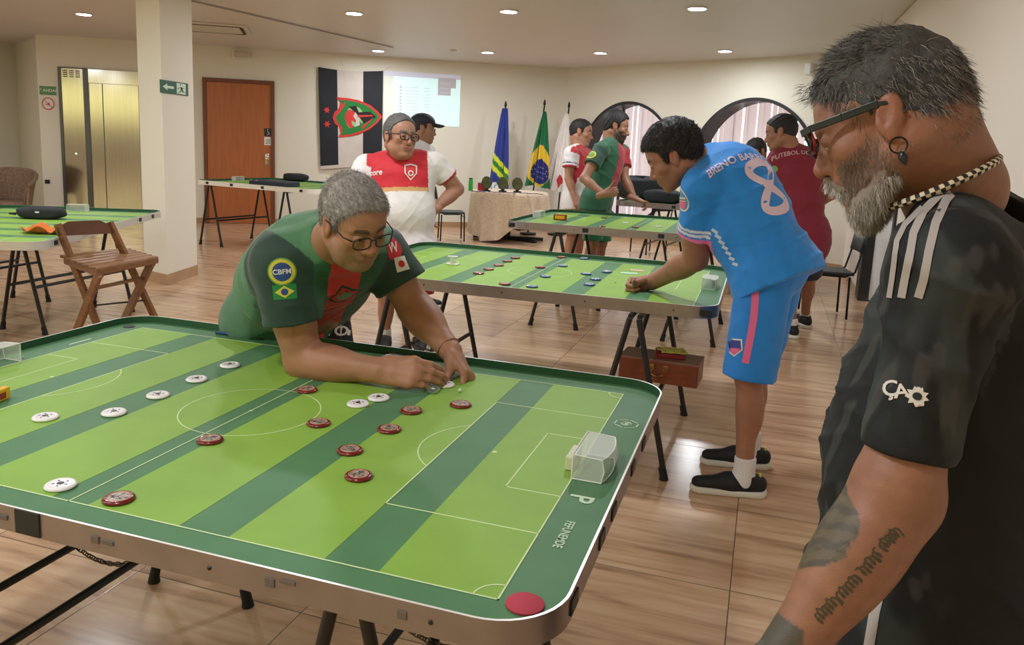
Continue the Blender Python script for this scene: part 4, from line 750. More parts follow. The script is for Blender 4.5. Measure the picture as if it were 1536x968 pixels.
def rbox(c, h, R, r):
    c32 = np.asarray(c, F32); h = np.asarray(h, float); R32 = np.asarray(R, F32); hh = (h - r).astype(F32)
    def f(P):
        q = np.abs((P - c32) @ R32) - hh; return _len(np.maximum(q, 0)) + np.minimum(q.max(1), 0) - r
    m = np.linalg.norm(h); return f, np.asarray(c) - m, np.asarray(c) + m
def plane(p, n):      # keeps the side the normal points away from
    n = nrm(n).astype(F32); p = np.asarray(p, F32); return (lambda P: (P - p) @ n), None, None
def fn(g): return g, None, None
def wob(amp, fr, seed, dirs=None):
    r = np.random.default_rng(seed); A = r.normal(size=(5, 3)).astype(F32); A /= np.linalg.norm(A, axis=1)[:, None]; ph = r.uniform(0, 6.28, 5)
    def f(P):
        w = np.sin(P @ A[0] * fr * .45 + ph[0]) * 1.3; return amp * (np.sin(P @ A[1] * fr + ph[1] + w) * .5 + np.sin(P @ A[2] * fr * 1.9 + ph[2] + w) * .3 + np.sin(P @ A[3] * fr * 3.3 + ph[3] - w) * .2)
    return f
def folds(amp, fr, axis, seed, mask=None):
    """cloth folds: ridges that run across the given axis, warped"""
    r = np.random.default_rng(seed); ax = nrm(axis).astype(F32); B = r.normal(size=(3, 3)).astype(F32) * 6; ph = r.uniform(0, 6.28, 4)
    def f(P):
        w = np.sin(P @ B[0] + ph[0]) * 1.4 + np.sin(P @ B[1] * 1.7 + ph[1]) * .8; g = np.sin(P @ ax * fr + w + ph[2]); g2 = np.sin(P @ B[2] * 1.2 + ph[3])
        d = amp * (1 - np.abs(g)) ** 2 * (.35 + .65 * np.clip(g2, 0, 1)); return -d if mask is None else -d * mask(P)
    return f
def U(pr, k=.01): return ('u', k, pr)
def S(pr, k=.01): return ('s', k, pr)
def I(pr, k=.004): return ('i', k, pr)
def Dp(f): return ('d', 0, (f, None, None))
def smin(a, b, k): h = np.maximum(k - np.abs(a - b), 0) / k; return np.minimum(a, b) - h * h * k * .25
def evalops(ops, P):
    d = np.full(len(P), 9., F32)
    for m, k, (f, _, _) in ops:
        v = f(P).astype(F32)
        if m == 'u': d = smin(d, v, k)
        elif m == 's': d = -smin(-d, v, k)
        elif m == 'i': d = -smin(-d, -v, k)
        else: d = d + v
    return d
def surf(ops, vox, lo=None, hi=None):
    los = [o[2][1] for o in ops if o[0] == 'u' and o[2][1] is not None]; his = [o[2][2] for o in ops if o[0] == 'u' and o[2][2] is not None]
    l = np.min(los, 0) - 4 * vox; h = np.max(his, 0) + 4 * vox
    if lo is not None: l = np.maximum(l, lo); h = np.minimum(h, hi)
    B = 10; nb = np.ceil((h - l) / (vox * B)).astype(int); nb = np.maximum(nb, 1); n = nb * B
    bi = np.stack(np.meshgrid(*[np.arange(q) for q in nb], indexing='ij'), -1).reshape(-1, 3); cen = (l + (bi + .5) * B * vox - .5 * vox).astype(F32); Rb = B * vox * .87
    d0 = evalops(ops, cen); keep = np.abs(d0) < Rb * 1.5 + .006
    G = np.repeat(np.repeat(np.repeat(np.where(d0 < 0, -1., 1.).astype(F32).reshape(nb), B, 0), B, 1), B, 2)
    kb = bi[keep]; kc = cen[keep]; o3 = np.stack(np.meshgrid(*[np.arange(B)] * 3, indexing='ij'), -1).reshape(-1, 3)
    CH = 900
    for s in range(0, len(kb), CH):
        b_ = kb[s:s + CH]; c_ = kc[s:s + CH]; idx = b_[:, None, :] * B + o3[None]; P = (l + idx * vox).astype(F32); d = np.full(P.shape[:2], 9., F32)
        for m, k, (f, _, _) in ops:
            if m == 'd': sel = np.arange(len(b_))
            else:
                v = f(c_); lim = 2.3 * Rb + k
                sel = np.nonzero(v < lim)[0] if m in 'us' else np.nonzero(v > -lim)[0]
            if not len(sel): continue
            v = f(P[sel].reshape(-1, 3)).astype(F32).reshape(len(sel), -1); q = d[sel]
            if m == 'u': d[sel] = smin(q, v, k)
            elif m == 's': d[sel] = -smin(-q, v, k)
            elif m == 'i': d[sel] = -smin(-q, -v, k)
            else: d[sel] = q + v
        G[idx[..., 0], idx[..., 1], idx[..., 2]] = d
    sg = G < 0; n = G.shape
    cnt = np.zeros((n[0] - 1, n[1] - 1, n[2] - 1), np.int8)
    for a in (0, 1):
        for b in (0, 1):
            for c in (0, 1): cnt += sg[a:n[0] - 1 + a, b:n[1] - 1 + b, c:n[2] - 1 + c]
    act = (cnt > 0) & (cnt < 8); ci = np.argwhere(act); idm = np.full(cnt.shape, -1, np.int32); idm[tuple(ci.T)] = np.arange(len(ci))
    acc = np.zeros((len(ci), 3)); num = np.zeros(len(ci)); C8 = [(a, b, c) for a in (0, 1) for b in (0, 1) for c in (0, 1)]; val = {q: G[ci[:, 0] + q[0], ci[:, 1] + q[1], ci[:, 2] + q[2]] for q in C8}
    for q in C8:
        for ax in range(3):
            if q[ax]: continue
            q2 = list(q); q2[ax] = 1; v0 = val[q]; v1 = val[tuple(q2)]; cr = (v0 < 0) != (v1 < 0); t = np.where(cr, v0 / np.where(cr, v0 - v1, 1), 0)
            p = np.array(q, float)[None] + np.zeros((len(ci), 3)); p[:, ax] += t; acc += np.where(cr[:, None], p, 0); num += cr
    Vt = l + (ci + acc / num[:, None]) * vox; F = []
    for ax in range(3):
        a, b = (ax + 1) % 3, (ax + 2) % 3; s0 = [slice(None)] * 3; s1 = [slice(None)] * 3; s0[ax] = slice(0, -1); s1[ax] = slice(1, None)
        e = sg[tuple(s0)] != sg[tuple(s1)]; ei = np.argwhere(e); ei = ei[(ei[:, a] > 0) & (ei[:, b] > 0) & (ei[:, a] < n[a] - 1) & (ei[:, b] < n[b] - 1)]
        if not len(ei): continue
        def cell(da, db): q = ei.copy(); q[:, a] -= da; q[:, b] -= db; return idm[q[:, 0], q[:, 1], q[:, 2]]
        Q = np.stack([cell(1, 1), cell(0, 1), cell(0, 0), cell(1, 0)], 1); fl = sg[ei[:, 0], ei[:, 1], ei[:, 2]]; Q[~fl] = Q[~fl][:, ::-1]; F.append(Q)
    F = np.concatenate(F); F = F[(F >= 0).all(1)]; return Vt, F
def npmesh(name, Vt, F, m, parent, org, cols=None, smooth=True):
    """one mesh from arrays; vertices given in world space, stored relative to org"""
    me = bpy.data.meshes.new(name); nv, nf = len(Vt), len(F); k = F.shape[1]; me.vertices.add(nv); me.vertices.foreach_set('co', (Vt - np.asarray(org)).astype(F32).ravel()); me.loops.add(nf * k); me.loops.foreach_set('vertex_index', F.astype(np.int32).ravel())
    me.polygons.add(nf); me.polygons.foreach_set('loop_start', np.arange(0, nf * k, k, dtype=np.int32)); me.polygons.foreach_set('use_smooth', [smooth] * nf); me.update(calc_edges=True); me.validate()
    me.materials.append(m); o = bpy.data.objects.new(name, me); COL.objects.link(o)
    if parent is not None: o.parent = parent
    if cols is not None:
        c = np.ones((nv, 4), F32); q = np.asarray(cols, float) / 255; c[:, :3] = np.where(q <= .04045, q / 12.92, ((q + .055) / 1.055) ** 2.4); a = me.color_attributes.new('Col', 'FLOAT_COLOR', 'POINT'); a.data.foreach_set('color', c.ravel())
    return o
def join(ms):
    Vs, Fs, n = [], [], 0
    for v, f in ms: Vs.append(v); Fs.append(f + n); n += len(v)
    return np.concatenate(Vs), np.concatenate(Fs)
def bvh_of(Vt, F): return BVHTree.FromPolygons([tuple(v) for v in Vt.tolist()], F.tolist())
class Tgt:
    """surface on which prints, seams and strands are laid"""
    def __init__(s, Vt, F): s.b = bvh_of(Vt, F)
    def hit(s, o, d):
        h = s.b.ray_cast(Vector([float(q) for q in o]), Vector([float(q) for q in nrm(d)])); return None if h[0] is None else (np.array(h[0]), np.array(h[1]))
    def near(s, p): h = s.b.find_nearest(Vector([float(q) for q in p])); return np.array(h[0]), np.array(h[1])
    def px(s, x, y): h = s.hit(CAM, ray(x, y)); return h
def decal(name, tgt, c, n, up, v2, faces, m, parent, org, off=.0012, cols=None):
    """print a flat outline (x right, y up, metres) on the surface around c, seen along -n"""
    n = nrm(n); up = nrm(np.asarray(up, float) - (np.asarray(up, float) @ n) * n); rt = np.cross(up, n); out = []
    for x, y in np.asarray(v2)[:, :2]:
        p = c + rt * x + up * y; h = tgt.hit(p + n * .12, -n)
        if h is None or np.linalg.norm(h[0] - p) > .11: h = tgt.near(p)
        q, k = h; k = k if k @ n > 0 else -k; out.append(q + k * off)
    mb = MB().add(out, faces); o = mb.build(name, m, parent, True, M=Matrix.Translation(-Vector([float(q) for q in org]))); return o
def subdiv2(v, f, size):
    bm = bmesh.new(); vs = [bm.verts.new((q[0], q[1], 0)) for q in v]
    for q in f:
        try: bm.faces.new([vs[i] for i in q])
        except ValueError: pass
    bmesh.ops.triangulate(bm, faces=bm.faces[:])
    for _ in range(5):
        e = [q for q in bm.edges if q.calc_length() > size]
        if not e: break
        bmesh.ops.subdivide_edges(bm, edges=e, cuts=1)
        bmesh.ops.triangulate(bm, faces=bm.faces[:])
    bm.verts.index_update(); V2 = np.array([[q.co.x, q.co.y] for q in bm.verts]); F2 = [[x.index for x in q.verts] for q in bm.faces]; bm.free(); return V2, F2
def disc2(r, n=24, sx=1, sy=1): return subdiv2([(r * sx * math.cos(2 * PI * k / n), r * sy * math.sin(2 * PI * k / n)) for k in range(n)], [list(range(n))], r * .5)
def rect2(w, h, s=.02): return subdiv2([(-w / 2, -h / 2), (w / 2, -h / 2), (w / 2, h / 2), (-w / 2, h / 2)], [[0, 1, 2, 3]], s)
def poly2(p, s=.02): return subdiv2(p, [list(range(len(p)))], s)
def txt2(t, size, s=.02, bold=True):
    v, f = text_mesh(t, size, font_bold=bold); return subdiv2(v, f, s)
# ================================================================ HUMAN BUILDER
def skinmat(): return mat('skin', (200, 150, 120), .48, vcol=True, noise=.05, nscale=30, bump=.25, bscale=380, sss=.06)
def clothmat(nm='jersey_cloth', r=.7): return mat(nm, (200, 200, 200), r, vcol=True, noise=.05, nscale=14, bump=.25, bscale=420, sheen=.15)
def rotv(v, ax, a):
    ax = nrm(ax); return v * math.cos(a) + np.cross(ax, v) * math.sin(a) + ax * (ax @ v) * (1 - math.cos(a))
def hand_ops(wr, d, n, t, s=1, curl=((.3, .4, .2),) * 4, thumb=(.6, .5, .3), spread=.05, tin=0):
    d = nrm(d); n = nrm(n - (n @ d) * d); t = nrm(t - (t @ d) * d - (t @ n) * n); o = []
    offs = (.030, .011, -.009, -.027); ln = ((.040, .025, .021), (.044, .028, .022), (.041, .026, .021), (.032, .020, .018)); rr = (.0092, .0095, .0090, .0080)
    o.append(U(fcap(wr - d * .02 * s, wr + d * .03 * s, .027 * s, .030 * s, n, .72), .012))
    o.append(U(fcap(wr + d * .03 * s + t * .004, wr + d * .075 * s, .034 * s, .036 * s, n, .40), .014))
    for i in range(4):
        k0 = wr + d * (.086 - (.006 if i == 3 else 0) - (.002 if i == 0 else 0)) * s + t * offs[i] * s
        o.append(U(cap(wr + d * .03 * s + t * offs[i] * .6 * s, k0, .0125 * s, .0115 * s), .010)); p = k0; a = 0; sp = t * spread * (offs[i] / .03)
        for j in range(3):
            a += curl[i][j]; dd = nrm(math.cos(a) * (d + sp) + math.sin(a) * n); q = p + dd * ln[i][j] * s; o.append(U(cap(p, q, rr[i] * s * (1, .93, .87)[j], rr[i] * s * (.95, .89, .80)[j]), .0045 if j else .007)); p = q
    p = wr + d * .022 * s + t * .022 * s + n * .006 * s; ta, tb, tc = thumb; dd = nrm(d * math.cos(ta) + t * math.sin(ta) + n * tin)
    o.append(U(cap(p, p + dd * .045 * s, .0165 * s, .0130 * s), .012)); p = p + dd * .045 * s; dd = nrm(rotv(dd, np.cross(t, -d) if False else np.cross(dd, d + n * .4), tb)); o.append(U(cap(p, p + dd * .032 * s, .0110 * s, .0105 * s), .006)); p = p + dd * .032 * s; dd = nrm(rotv(dd, np.cross(dd, d + n * .4), tc)); o.append(U(cap(p, p + dd * .026 * s, .0100 * s, .0085 * s), .004))
    return o
def headframe(f, u): f = nrm(f); u = nrm(u - (u @ f) * f); return f, np.cross(u, f), u
class Head:
    def __init__(h, c, f, u, s=1, wide=1, jowl=0, nose=1, neck=None, nr=.058, beard=0, brow=0):
        h.c = np.asarray(c, float); h.f, h.l, h.u = headframe(np.asarray(f, float), np.asarray(u, float)); h.s = s; h.R = np.stack([h.f, h.l, h.u], 1); h.wide = wide; h.jowl = jowl; h.nose = nose; h.neck = neck; h.nr = nr; h.brow = brow
    def W(h, f, l, u): return h.c + h.s * (h.f * f + h.l * l * h.wide + h.u * u)
    def loc(h, P): return ((P - h.c) @ h.R) / h.s / np.array([1, h.wide, 1])
    def ops(h):
        s, W, w = h.s, h.W, h.wide; E = lambda c, r, R=None: ell(W(*c), np.array([r[0], r[1] * w, r[2]]) * s, h.R if R is None else R); C = lambda a, b, r1, r2=None: cap(W(*a), W(*b), r1 * s, None if r2 is None else r2 * s)
        o = [U(E((-.014, 0, .032), (.099, .076, .088)), .01), U(E((.040, 0, .028), (.050, .062, .060)), .03), U(E((.034, 0, -.038), (.058, .057, .076)), .03)]
        for q in (-1, 1):
            o.append(U(E((.054, q * .042, -.026), (.026, .024, .022)), .02)); o.append(U(C((-.012, q * .052, -.052), (.058, q * .020, -.098), .024 + .006 * h.jowl, .019), .025))
            if h.jowl: o.append(U(E((.03, q * .045, -.068), (.035, .024, .034)), .03))
        o += [U(E((.072, 0, -.100), (.019, .024, .018)), .02), U(E((.074, 0, -.060), (.022, .030, .030)), .02)]
        if h.jowl: o.append(U(E((.02, 0, -.105), (.05, .05, .028)), .03))
        for q in (-1, 1): o.append(U(C((.084, q * .012, .020), (.070, q * .046, .020), .0095 + .002 * h.brow, .008), .012)); 
        for q in (-1, 1): o.append(S(E((.098, q * .031, -.002), (.018, .019, .013)), .012))
        k = h.nose
        o += [U(C((.084, 0, .004), (.106 + .006 * (k - 1), 0, -.034), .008 * k, .0115 * k), .010), U(E((.104, 0, -.038), (.012 * k, .013 * k, .011 * k)), .006)]
        for q in (-1, 1): o.append(U(E((.093, q * .0135 * k, -.041), (.011, .0075, .0085)), .006)); o.append(S(E((.100, q * .007, -.050), (.005, .0035, .003)), .003))
        for q in (-1, 1): o.append(U(E((.079, q * .031, -.002), (.0155, .0165, .0125)), .003)); o.append(S(E((.096, q * .031, -.0035), (.006, .0155, .0035)), .002)); o.append(U(E((.0795, q * .031, -.003), (.0128, .0135, .0118)), .0015))
        o += [U(E((.0925, 0, -.0655), (.0085, .024, .0052)), .004), U(E((.0905, 0, -.0765), (.0085, .020, .0060)), .004), S(C((.101, -.022, -.0705), (.101, .022, -.0705), .0022), .003)]
        for q in (-1, 1):
            er = h.R @ np.array([[.94, 0, -.34], [0, 1, 0], [.34, 0, .94]]); o.append(U(ell(W(-.008, q * .079, -.006), np.array([.019, .0085, .033]) * s, er), .006)); o.append(S(ell(W(-.002, q * .088, -.003), np.array([.011, .006, .020]) * s, er), .004)); o.append(U(ell(W(.006, q * .078, -.012), np.array([.005, .006, .008]) * s, er), .004)); o.append(U(ell(W(-.004, q * .078, -.036), np.array([.008, .0055, .009]) * s, er), .006))
        if h.neck is not None:
            o.append(U(cap(W(-.034, 0, -.045), h.neck, h.nr * s * .98, h.nr * 1.12 * s), .03)); 
            for q in (-1, 1): o.append(U(cap(W(-.03, q * .05, -.05), h.neck + h.f * 0 + h.l * q * .02, .022 * s, .022 * s), .02))
        return o
    def colors(h, Vt, tone, beardc=None, bmix=0, lips=(150, 92, 84), browc=None):
        q = h.loc(Vt); f, l, u = q.T; c = np.tile(np.array(tone, float), (len(Vt), 1)); a = np.abs(l)
        def mix(m, col): nonlocal c; m = np.clip(m, 0, 1)[:, None]; c = c * (1 - m) + np.array(col, float) * m
        g = lambda x, m, w: np.exp(-((x - m) / w) ** 2)
        red = np.array(tone, float) * [1.03, .90, .86]; mix(.6 * g(f, .1, .03) * g(a, 0, .02) * g(u, -.035, .02) + .4 * g(a, .045, .02) * g(u, -.03, .02) * (f > .03), red); mix(.5 * (a > .072) * (u < .03) * (u > -.05) * (f < .02) * (f > -.04), red)
        mix(.75 * ((f > .088) & (a < .024) & (np.abs(u + .071) < .011)), lips)
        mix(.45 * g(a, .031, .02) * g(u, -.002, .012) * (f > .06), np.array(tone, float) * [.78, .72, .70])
        if beardc is not None:
            z = np.clip(((-.030 - u) / .02), 0, 1) * np.clip((f + .01) / .03, 0, 1) * (u > -.125) * np.where((a < .022) & (u > -.05), 0, 1); z = z * np.where((np.abs(u + .071) < .009) & (a < .022) & (f > .085), 0, 1) ; z = np.maximum(z * np.where(u > -.055, np.clip(1 - np.abs((f - .02) / .07 + (u + .03) / .03) * .0, 0, 1) * ((a > .055) | (a < .032)), 1), 0); mix(bmix * z, beardc)
        if browc is not None: mix(.85 * ((np.abs(u - (.024 - (a - .03) ** 2 * 6)) < .0055) & (a > .011) & (a < .05) & (f > .055)), browc)
        return c
    def eyes(h, parent, org, iris=(60, 40, 28)):
        for q in (-1, 1):
            c = h.W(.0795, q * .031, -.0030); r = .0133 * h.s; mb = MB().lathe([(r * math.sin(t), r * math.cos(t)) for t in np.linspace(0, PI, 14)], c - org, 20, R=frame(h.f), mfun=lambda i: 1 if i < 2 else 0); mb.build('eye', [mat('eye_white', (214, 206, 198), .25), mat('eye_iris', iris, .2)], parent, True)
    def hairfield(h, pts, drop=0):
        xs = np.array([p[0] for p in pts]); ys = np.array([p[1] for p in pts])
        def f(P): q = h.loc(P); return ((np.interp(q[:, 0], xs, ys) + drop - q[:, 2]) * h.s * .8).astype(F32)
        return fn(f)
    def hair_ops(h, thick=.012, line=None, amp=.004, seed=1, top=0, fr=170, back=0, side=0):
        line = line or [(-.12, -.070), (-.045, -.062), (-.030, -.03), (-.018, .015), (.008, .020), (.014, -.012), (.030, -.010), (.034, .035), (.055, .050), (.070, .076), (.1, .085)]
        s = h.s; w = h.wide; o = [U(ell(h.W(-.014 - back * .5, 0, .034 + top * .5), np.array([.099 + thick + back * .5, (.077 + thick * .75 + side) * w, .088 + thick + top * .5]) * s, h.R), .01), U(ell(h.W(.030, 0, .040 + top), np.array([.055 + thick * .6, (.062 + thick * .5 + side) * w, .060 + thick * .7]) * s, h.R), .02), U(ell(h.W(-.05, 0, -.015), np.array([.052, (.060 + thick * .3) * w, .062]) * s, h.R), .03)]
        o.append(I(h.hairfield(line), .008)); o.append(Dp(wob(amp, fr, seed))); o.append(Dp(wob(amp * .5, fr * 3.1, seed + 5))); return o
def strands(name, tgt_pts, tgt_nrm, dirs, length, r0, col1, col2, parent, org, seed, curl=.3, seg=5, lift=.35, m=None):
    """many thin tapered hairs as one mesh"""
    r = np.random.default_rng(seed); n = len(tgt_pts); L = length * r.uniform(.55, 1.15, n); d = dirs + r.normal(0, .22, (n, 3)); d /= np.linalg.norm(d, axis=1)[:, None]; N = tgt_nrm
    p = tgt_pts.copy(); P = [p.copy()]; dd = N * lift + d * (1 - lift) + r.normal(0, .08, (n, 3)); ph = r.uniform(0, 6.28, n); sd = np.cross(N, d)
    for k in range(seg):
        dd = dd / np.linalg.norm(dd, axis=1)[:, None]; p = p + dd * (L / seg)[:, None]; P.append(p.copy()); dd = dd + (d - N * (N * dd).sum(1)[:, None] * .6) * .35 + sd * (curl * np.sin(ph + k * 1.7))[:, None]
    P = np.stack(P, 1); T = np.gradient(P, axis=1); T /= np.linalg.norm(T, axis=2)[..., None] + 1e-9; X = np.cross(T, N[:, None, :]); X /= np.linalg.norm(X, axis=2)[..., None] + 1e-9; Y = np.cross(T, X); rad = (r0 * (1 - np.linspace(0, 1, seg + 1) ** 2 * .85))[None, :, None]
    A = [P + rad * (math.cos(a) * X + math.sin(a) * Y) for a in (0, 2.094, 4.189)]; Vt = np.stack(A, 2).reshape(-1, 3); b = (np.arange(n)[:, None, None] * (seg + 1) * 3 + np.arange(seg)[None, :, None] * 3 + np.arange(3)[None, None, :]); b2 = (np.arange(n)[:, None, None] * (seg + 1) * 3 + np.arange(seg)[None, :, None] * 3 + ((np.arange(3) + 1) % 3)[None, None, :]); F = np.stack([b, b2, b2 + 3, b + 3], -1).reshape(-1, 4)
    t = r.uniform(0, 1, n)[:, None] ** 1.5; c = np.array(col1) * (1 - t) + np.array(col2) * t; c = np.repeat(c, (seg + 1) * 3, 0)
    return npmesh(name, Vt, F, m or mat('hair_strand', (120, 120, 120), .5, vcol=True), parent, org, c)
def sample_surf(Vt, F, n, seed, w=None):
    r = np.random.default_rng(seed); a = Vt[F[:, 0]]; b = Vt[F[:, 1]]; c = Vt[F[:, 2]]; nr_ = np.cross(b - a, c - a); ar = np.linalg.norm(nr_, axis=1); cen = (a + b + c) / 3; wt = ar * (w(cen) if w is not None else 1); k = r.choice(len(F), n, p=wt / wt.sum()); u, v = r.uniform(0, 1, (2, n)); fl = u + v > 1; u[fl] = 1 - u[fl]; v[fl] = 1 - v[fl]
    return a[k] + (b - a)[k] * u[:, None] + (c - a)[k] * v[:, None], nr_[k] / (np.linalg.norm(nr_[k], axis=1)[:, None] + 1e-12)
def glasses(h, parent, org, m, lensm, half=False, w=.026, hgt=.019, r=.0016, drop=0, fwd=.108, rimonly=False):
    g = MB(); W = lambda f, l, u: h.W(f, l, u + drop) - org
    for q in (-1, 1):
        pts = [W(fwd - .006 * abs(math.cos(a)) * (1 if math.cos(a) * q > 0 else 0), q * .034 + w * (1 if abs(math.cos(a)) < .8 else 1) * math.copysign(abs(math.cos(a)) ** .7, math.cos(a)), -.004 + hgt * math.copysign(abs(math.sin(a)) ** .7, math.sin(a))) for a in np.linspace(0, 2 * PI, 29)[:-1]]; g.tube(pts, r * h.s, 6, closed=True)
        g.tube([W(fwd - .008, q * .061, .004), W(fwd - .03, q * .078, .006), W(.03, q * .082, .008), W(-.008, q * .084, .010), W(-.03, q * .082, -.006)], r * 1.1 * h.s, 6)
    g.tube([W(fwd, -.009, .003), W(fwd + .004, 0, .006), W(fwd, .009, .003)], r * h.s, 6); o = g.build('glasses', m, parent, True)
    for q in (-1, 1):
        pts = [W(fwd - .002, q * .034 + (w - .001) * math.copysign(abs(math.cos(a)) ** .7, math.cos(a)), -.004 + (hgt - .001) * math.copysign(abs(math.sin(a)) ** .7, math.sin(a))) for a in np.linspace(0, 2 * PI, 25)[:-1]]; MB().add(pts, [list(range(24))]).build('lens', lensm, o)
    return o
def limb_arm(sh, el, wr, s, b=1.0): return [U(cap(sh, el, .050 * s * b, .040 * s * b), .02), U(ell((sh + el) / 2, np.array([.044, .044, .10]) * s * b, frame(el - sh)), .03), U(cap(el, wr, .039 * s * b, .0265 * s * b), .015), U(ell(el + (wr - el) * .28, np.array([.042, .040, .085]) * s * b, frame(wr - el)), .02)]
def limb_leg(hp, kn, an, s, b=1.0, back=None):
    bk = V(0, 0, 0) if back is None else back; return [U(cap(hp, kn, .082 * s * b, .055 * s * b), .03), U(cap(kn, an, .050 * s * b, .034 * s * b), .02), U(ell(kn + (an - kn) * .32 + bk * .016 * s, np.array([.052, .050, .12]) * s * b, frame(an - kn)), .03), U(ell(kn, np.array([.054, .054, .06]) * s * b, frame(an - kn)), .02)]
def shoe(an, d, s, root, org, upc=(28, 30, 34), solec=(220, 218, 212), sock=None, label=None, accent=None):
    d = nrm(V(d[0], d[1], 0)); z0 = .0; a = V(an[0], an[1], z0); hl = a - d * .055 * s; toe = a + d * .185 * s; side = V(-d[1], d[0], 0); up = [U(fcap(hl + V(0, 0, .055) * s, a + d * .06 * s + V(0, 0, .05) * s, .044 * s, .046 * s, side, .85), .03), U(fcap(a + d * .05 * s + V(0, 0, .05) * s, toe + V(0, 0, .042) * s, .045 * s, .032 * s, V(0, 0, 1), .8), .03), U(cap(a + V(0, 0, .06) * s - d * .01, a + V(0, 0, .10) * s - d * .015, .040 * s, .040 * s), .03), I(plane(a + V(0, 0, .025) * s, V(0, 0, -1)), .004), I(plane(a + V(0, 0, .105) * s, V(-d[0] * .25, -d[1] * .25, 1)), .004)]
    v, f = surf(up, .006); o = npmesh('shoe', v, f, mat('shoe_upper', upc, .7, noise=.1, nscale=60, bump=.4, bscale=300), root, org)
    so = [U(fcap(hl + V(0, 0, .02) * s, toe - d * .005 + V(0, 0, .02) * s, .047 * s, .043 * s, side, .98), .02), I(plane(a + V(0, 0, .030) * s, V(0, 0, 1)), .003), I(plane(a + V(0, 0, .001), V(0, 0, -1)), .002)]; v, f = surf(so, .006); npmesh('sole', v, f, mat('shoe_sole', solec, .6), o, (0, 0, 0) if False else org)
    return o
# ================================================================ PEOPLE
def cut(pr, pl, k=.004):
    f, lo, hi = pr; g = pl[0]; return (lambda P: -smin(-f(P), -g(P), k)), lo, hi
def torso_ops(pel, chest, lat, s, sh, neck, b=0, inf=0, w=1.0, skirt=None, mid=None, trap=1.0):
    ax = nrm(chest - pel); lat = nrm(lat - (lat @ ax) * ax); fr = np.cross(lat, ax); R = np.stack([lat, fr, ax], 1); i = inf; m = (pel + chest) / 2 if mid is None else mid
    o = [U(ell(chest + ax * -.02 * s, V(.180 * w + i, .118 + .02 * b + i, .19 + i) * s, R), .01), U(ell(m + fr * .025 * b * s, V(.158 * w + .03 * b + i, .112 + .055 * b + i, .19 + i) * s, R), .07), U(ell(pel, V(.172 * w + .01 * b + i, .122 + .02 * b + i, .14 + i) * s, R), .07)]
    o += [U(cap(sh[0], sh[1], (.052 + i) * s), .05), U(cap(neck - ax * .01, sh[0] * .55 + neck * .45, (.052 * trap + i * .7) * s, (.050 * trap + i) * s), .05), U(cap(neck - ax * .01, sh[1] * .55 + neck * .45, (.052 * trap + i * .7) * s, (.050 * trap + i) * s), .05)]
    return o, (lat, fr, ax)
def tframe(P, pel, fr_): L, F_, A = fr_; q = P - pel; return q @ L, q @ F_, q @ A
def seg_t(P, a, b): ba = b - a; return ((P - a) @ ba) / (ba @ ba)
def seg_d(P, a, b): t = np.clip(seg_t(P, a, b), 0, 1); return np.linalg.norm(P - a - t[:, None] * ba_(a, b), axis=1)
def ba_(a, b): return b - a
def blend(c, m, col): m = np.clip(m, 0, 1)[:, None]; return c * (1 - m) + np.array(col, float) * m
def nz(P, f, seed): return wob(1, f, seed)(P.astype(F32))
SK = skinmat(); JC = clothmat()
def shirt_ops(pel, chest, lat, s, sh, neck, arms, b=0, w=1.0, inf=.013, slv=.58, sr=(.064, .074), hem=.20, neckc=None, nr=.070, fold=(.004, 26), seed=1, mid=None, skr=.0, trap=1.0):
    o, F_ = torso_ops(pel, chest, lat, s, sh, neck, b, inf, w, mid=mid, trap=trap); L, Fr, A = F_
    hc = pel - A * (hem - .06) * s; o.append(U(cut(ell(pel - A * .08 * s, V(.178 * w + .012 * b + inf + skr, .128 + .03 * b + inf + skr, .22) * s, np.stack([L, Fr, A], 1)), plane(pel - A * hem * s, -A)), .05)); o.append(I(plane(pel - A * hem * s, -A), .004))
    for k, (a, e) in enumerate(arms):
        d = nrm(e - a); end = a + (e - a) * slv; o.append(U(cut(cap(a - d * .01, end + d * .05, sr[0] * s, sr[1] * s), plane(end, d)), .035))
        o.append(Dp(folds(.0035, 40, d, seed + 11 + k, lambda P, a=a, e=e: np.clip(1 - np.abs(seg_t(P, a, e) - .3) / .5, 0, 1).astype(F32))))
    o.append(Dp(folds(fold[0], fold[1], A + L * .35, seed, None))); o.append(Dp(folds(fold[0] * .7, fold[1] * 1.5, A - L * .5, seed + 3, None))); o.append(Dp(wob(.002, 30, seed + 7)))
    if neckc is not None: o.append(S(cap(neckc[0], neckc[1], nr * s), .006))
    return o, F_
def shorts_ops(pel, F_, hips, knees, s, length=.85, r=(.105, .098), waist=.10, inf=0, seed=3, b=0):
    L, Fr, A = F_; o = [U(ell(pel, V(.178, .130 + .02 * b, .13) * s + inf, np.stack([L, Fr, A], 1)), .01)]
    for h, k in zip(hips, knees): d = nrm(k - h); e = h + (k - h) * length; o.append(U(cut(cap(h, e + d * .05, r[0] * s, r[1] * s), plane(e, d)), .03))
    o.append(I(plane(pel + A * waist, A), .004)); o.append(Dp(folds(.005, 24, A, seed))); o.append(Dp(folds(.004, 40, L, seed + 4))); return o

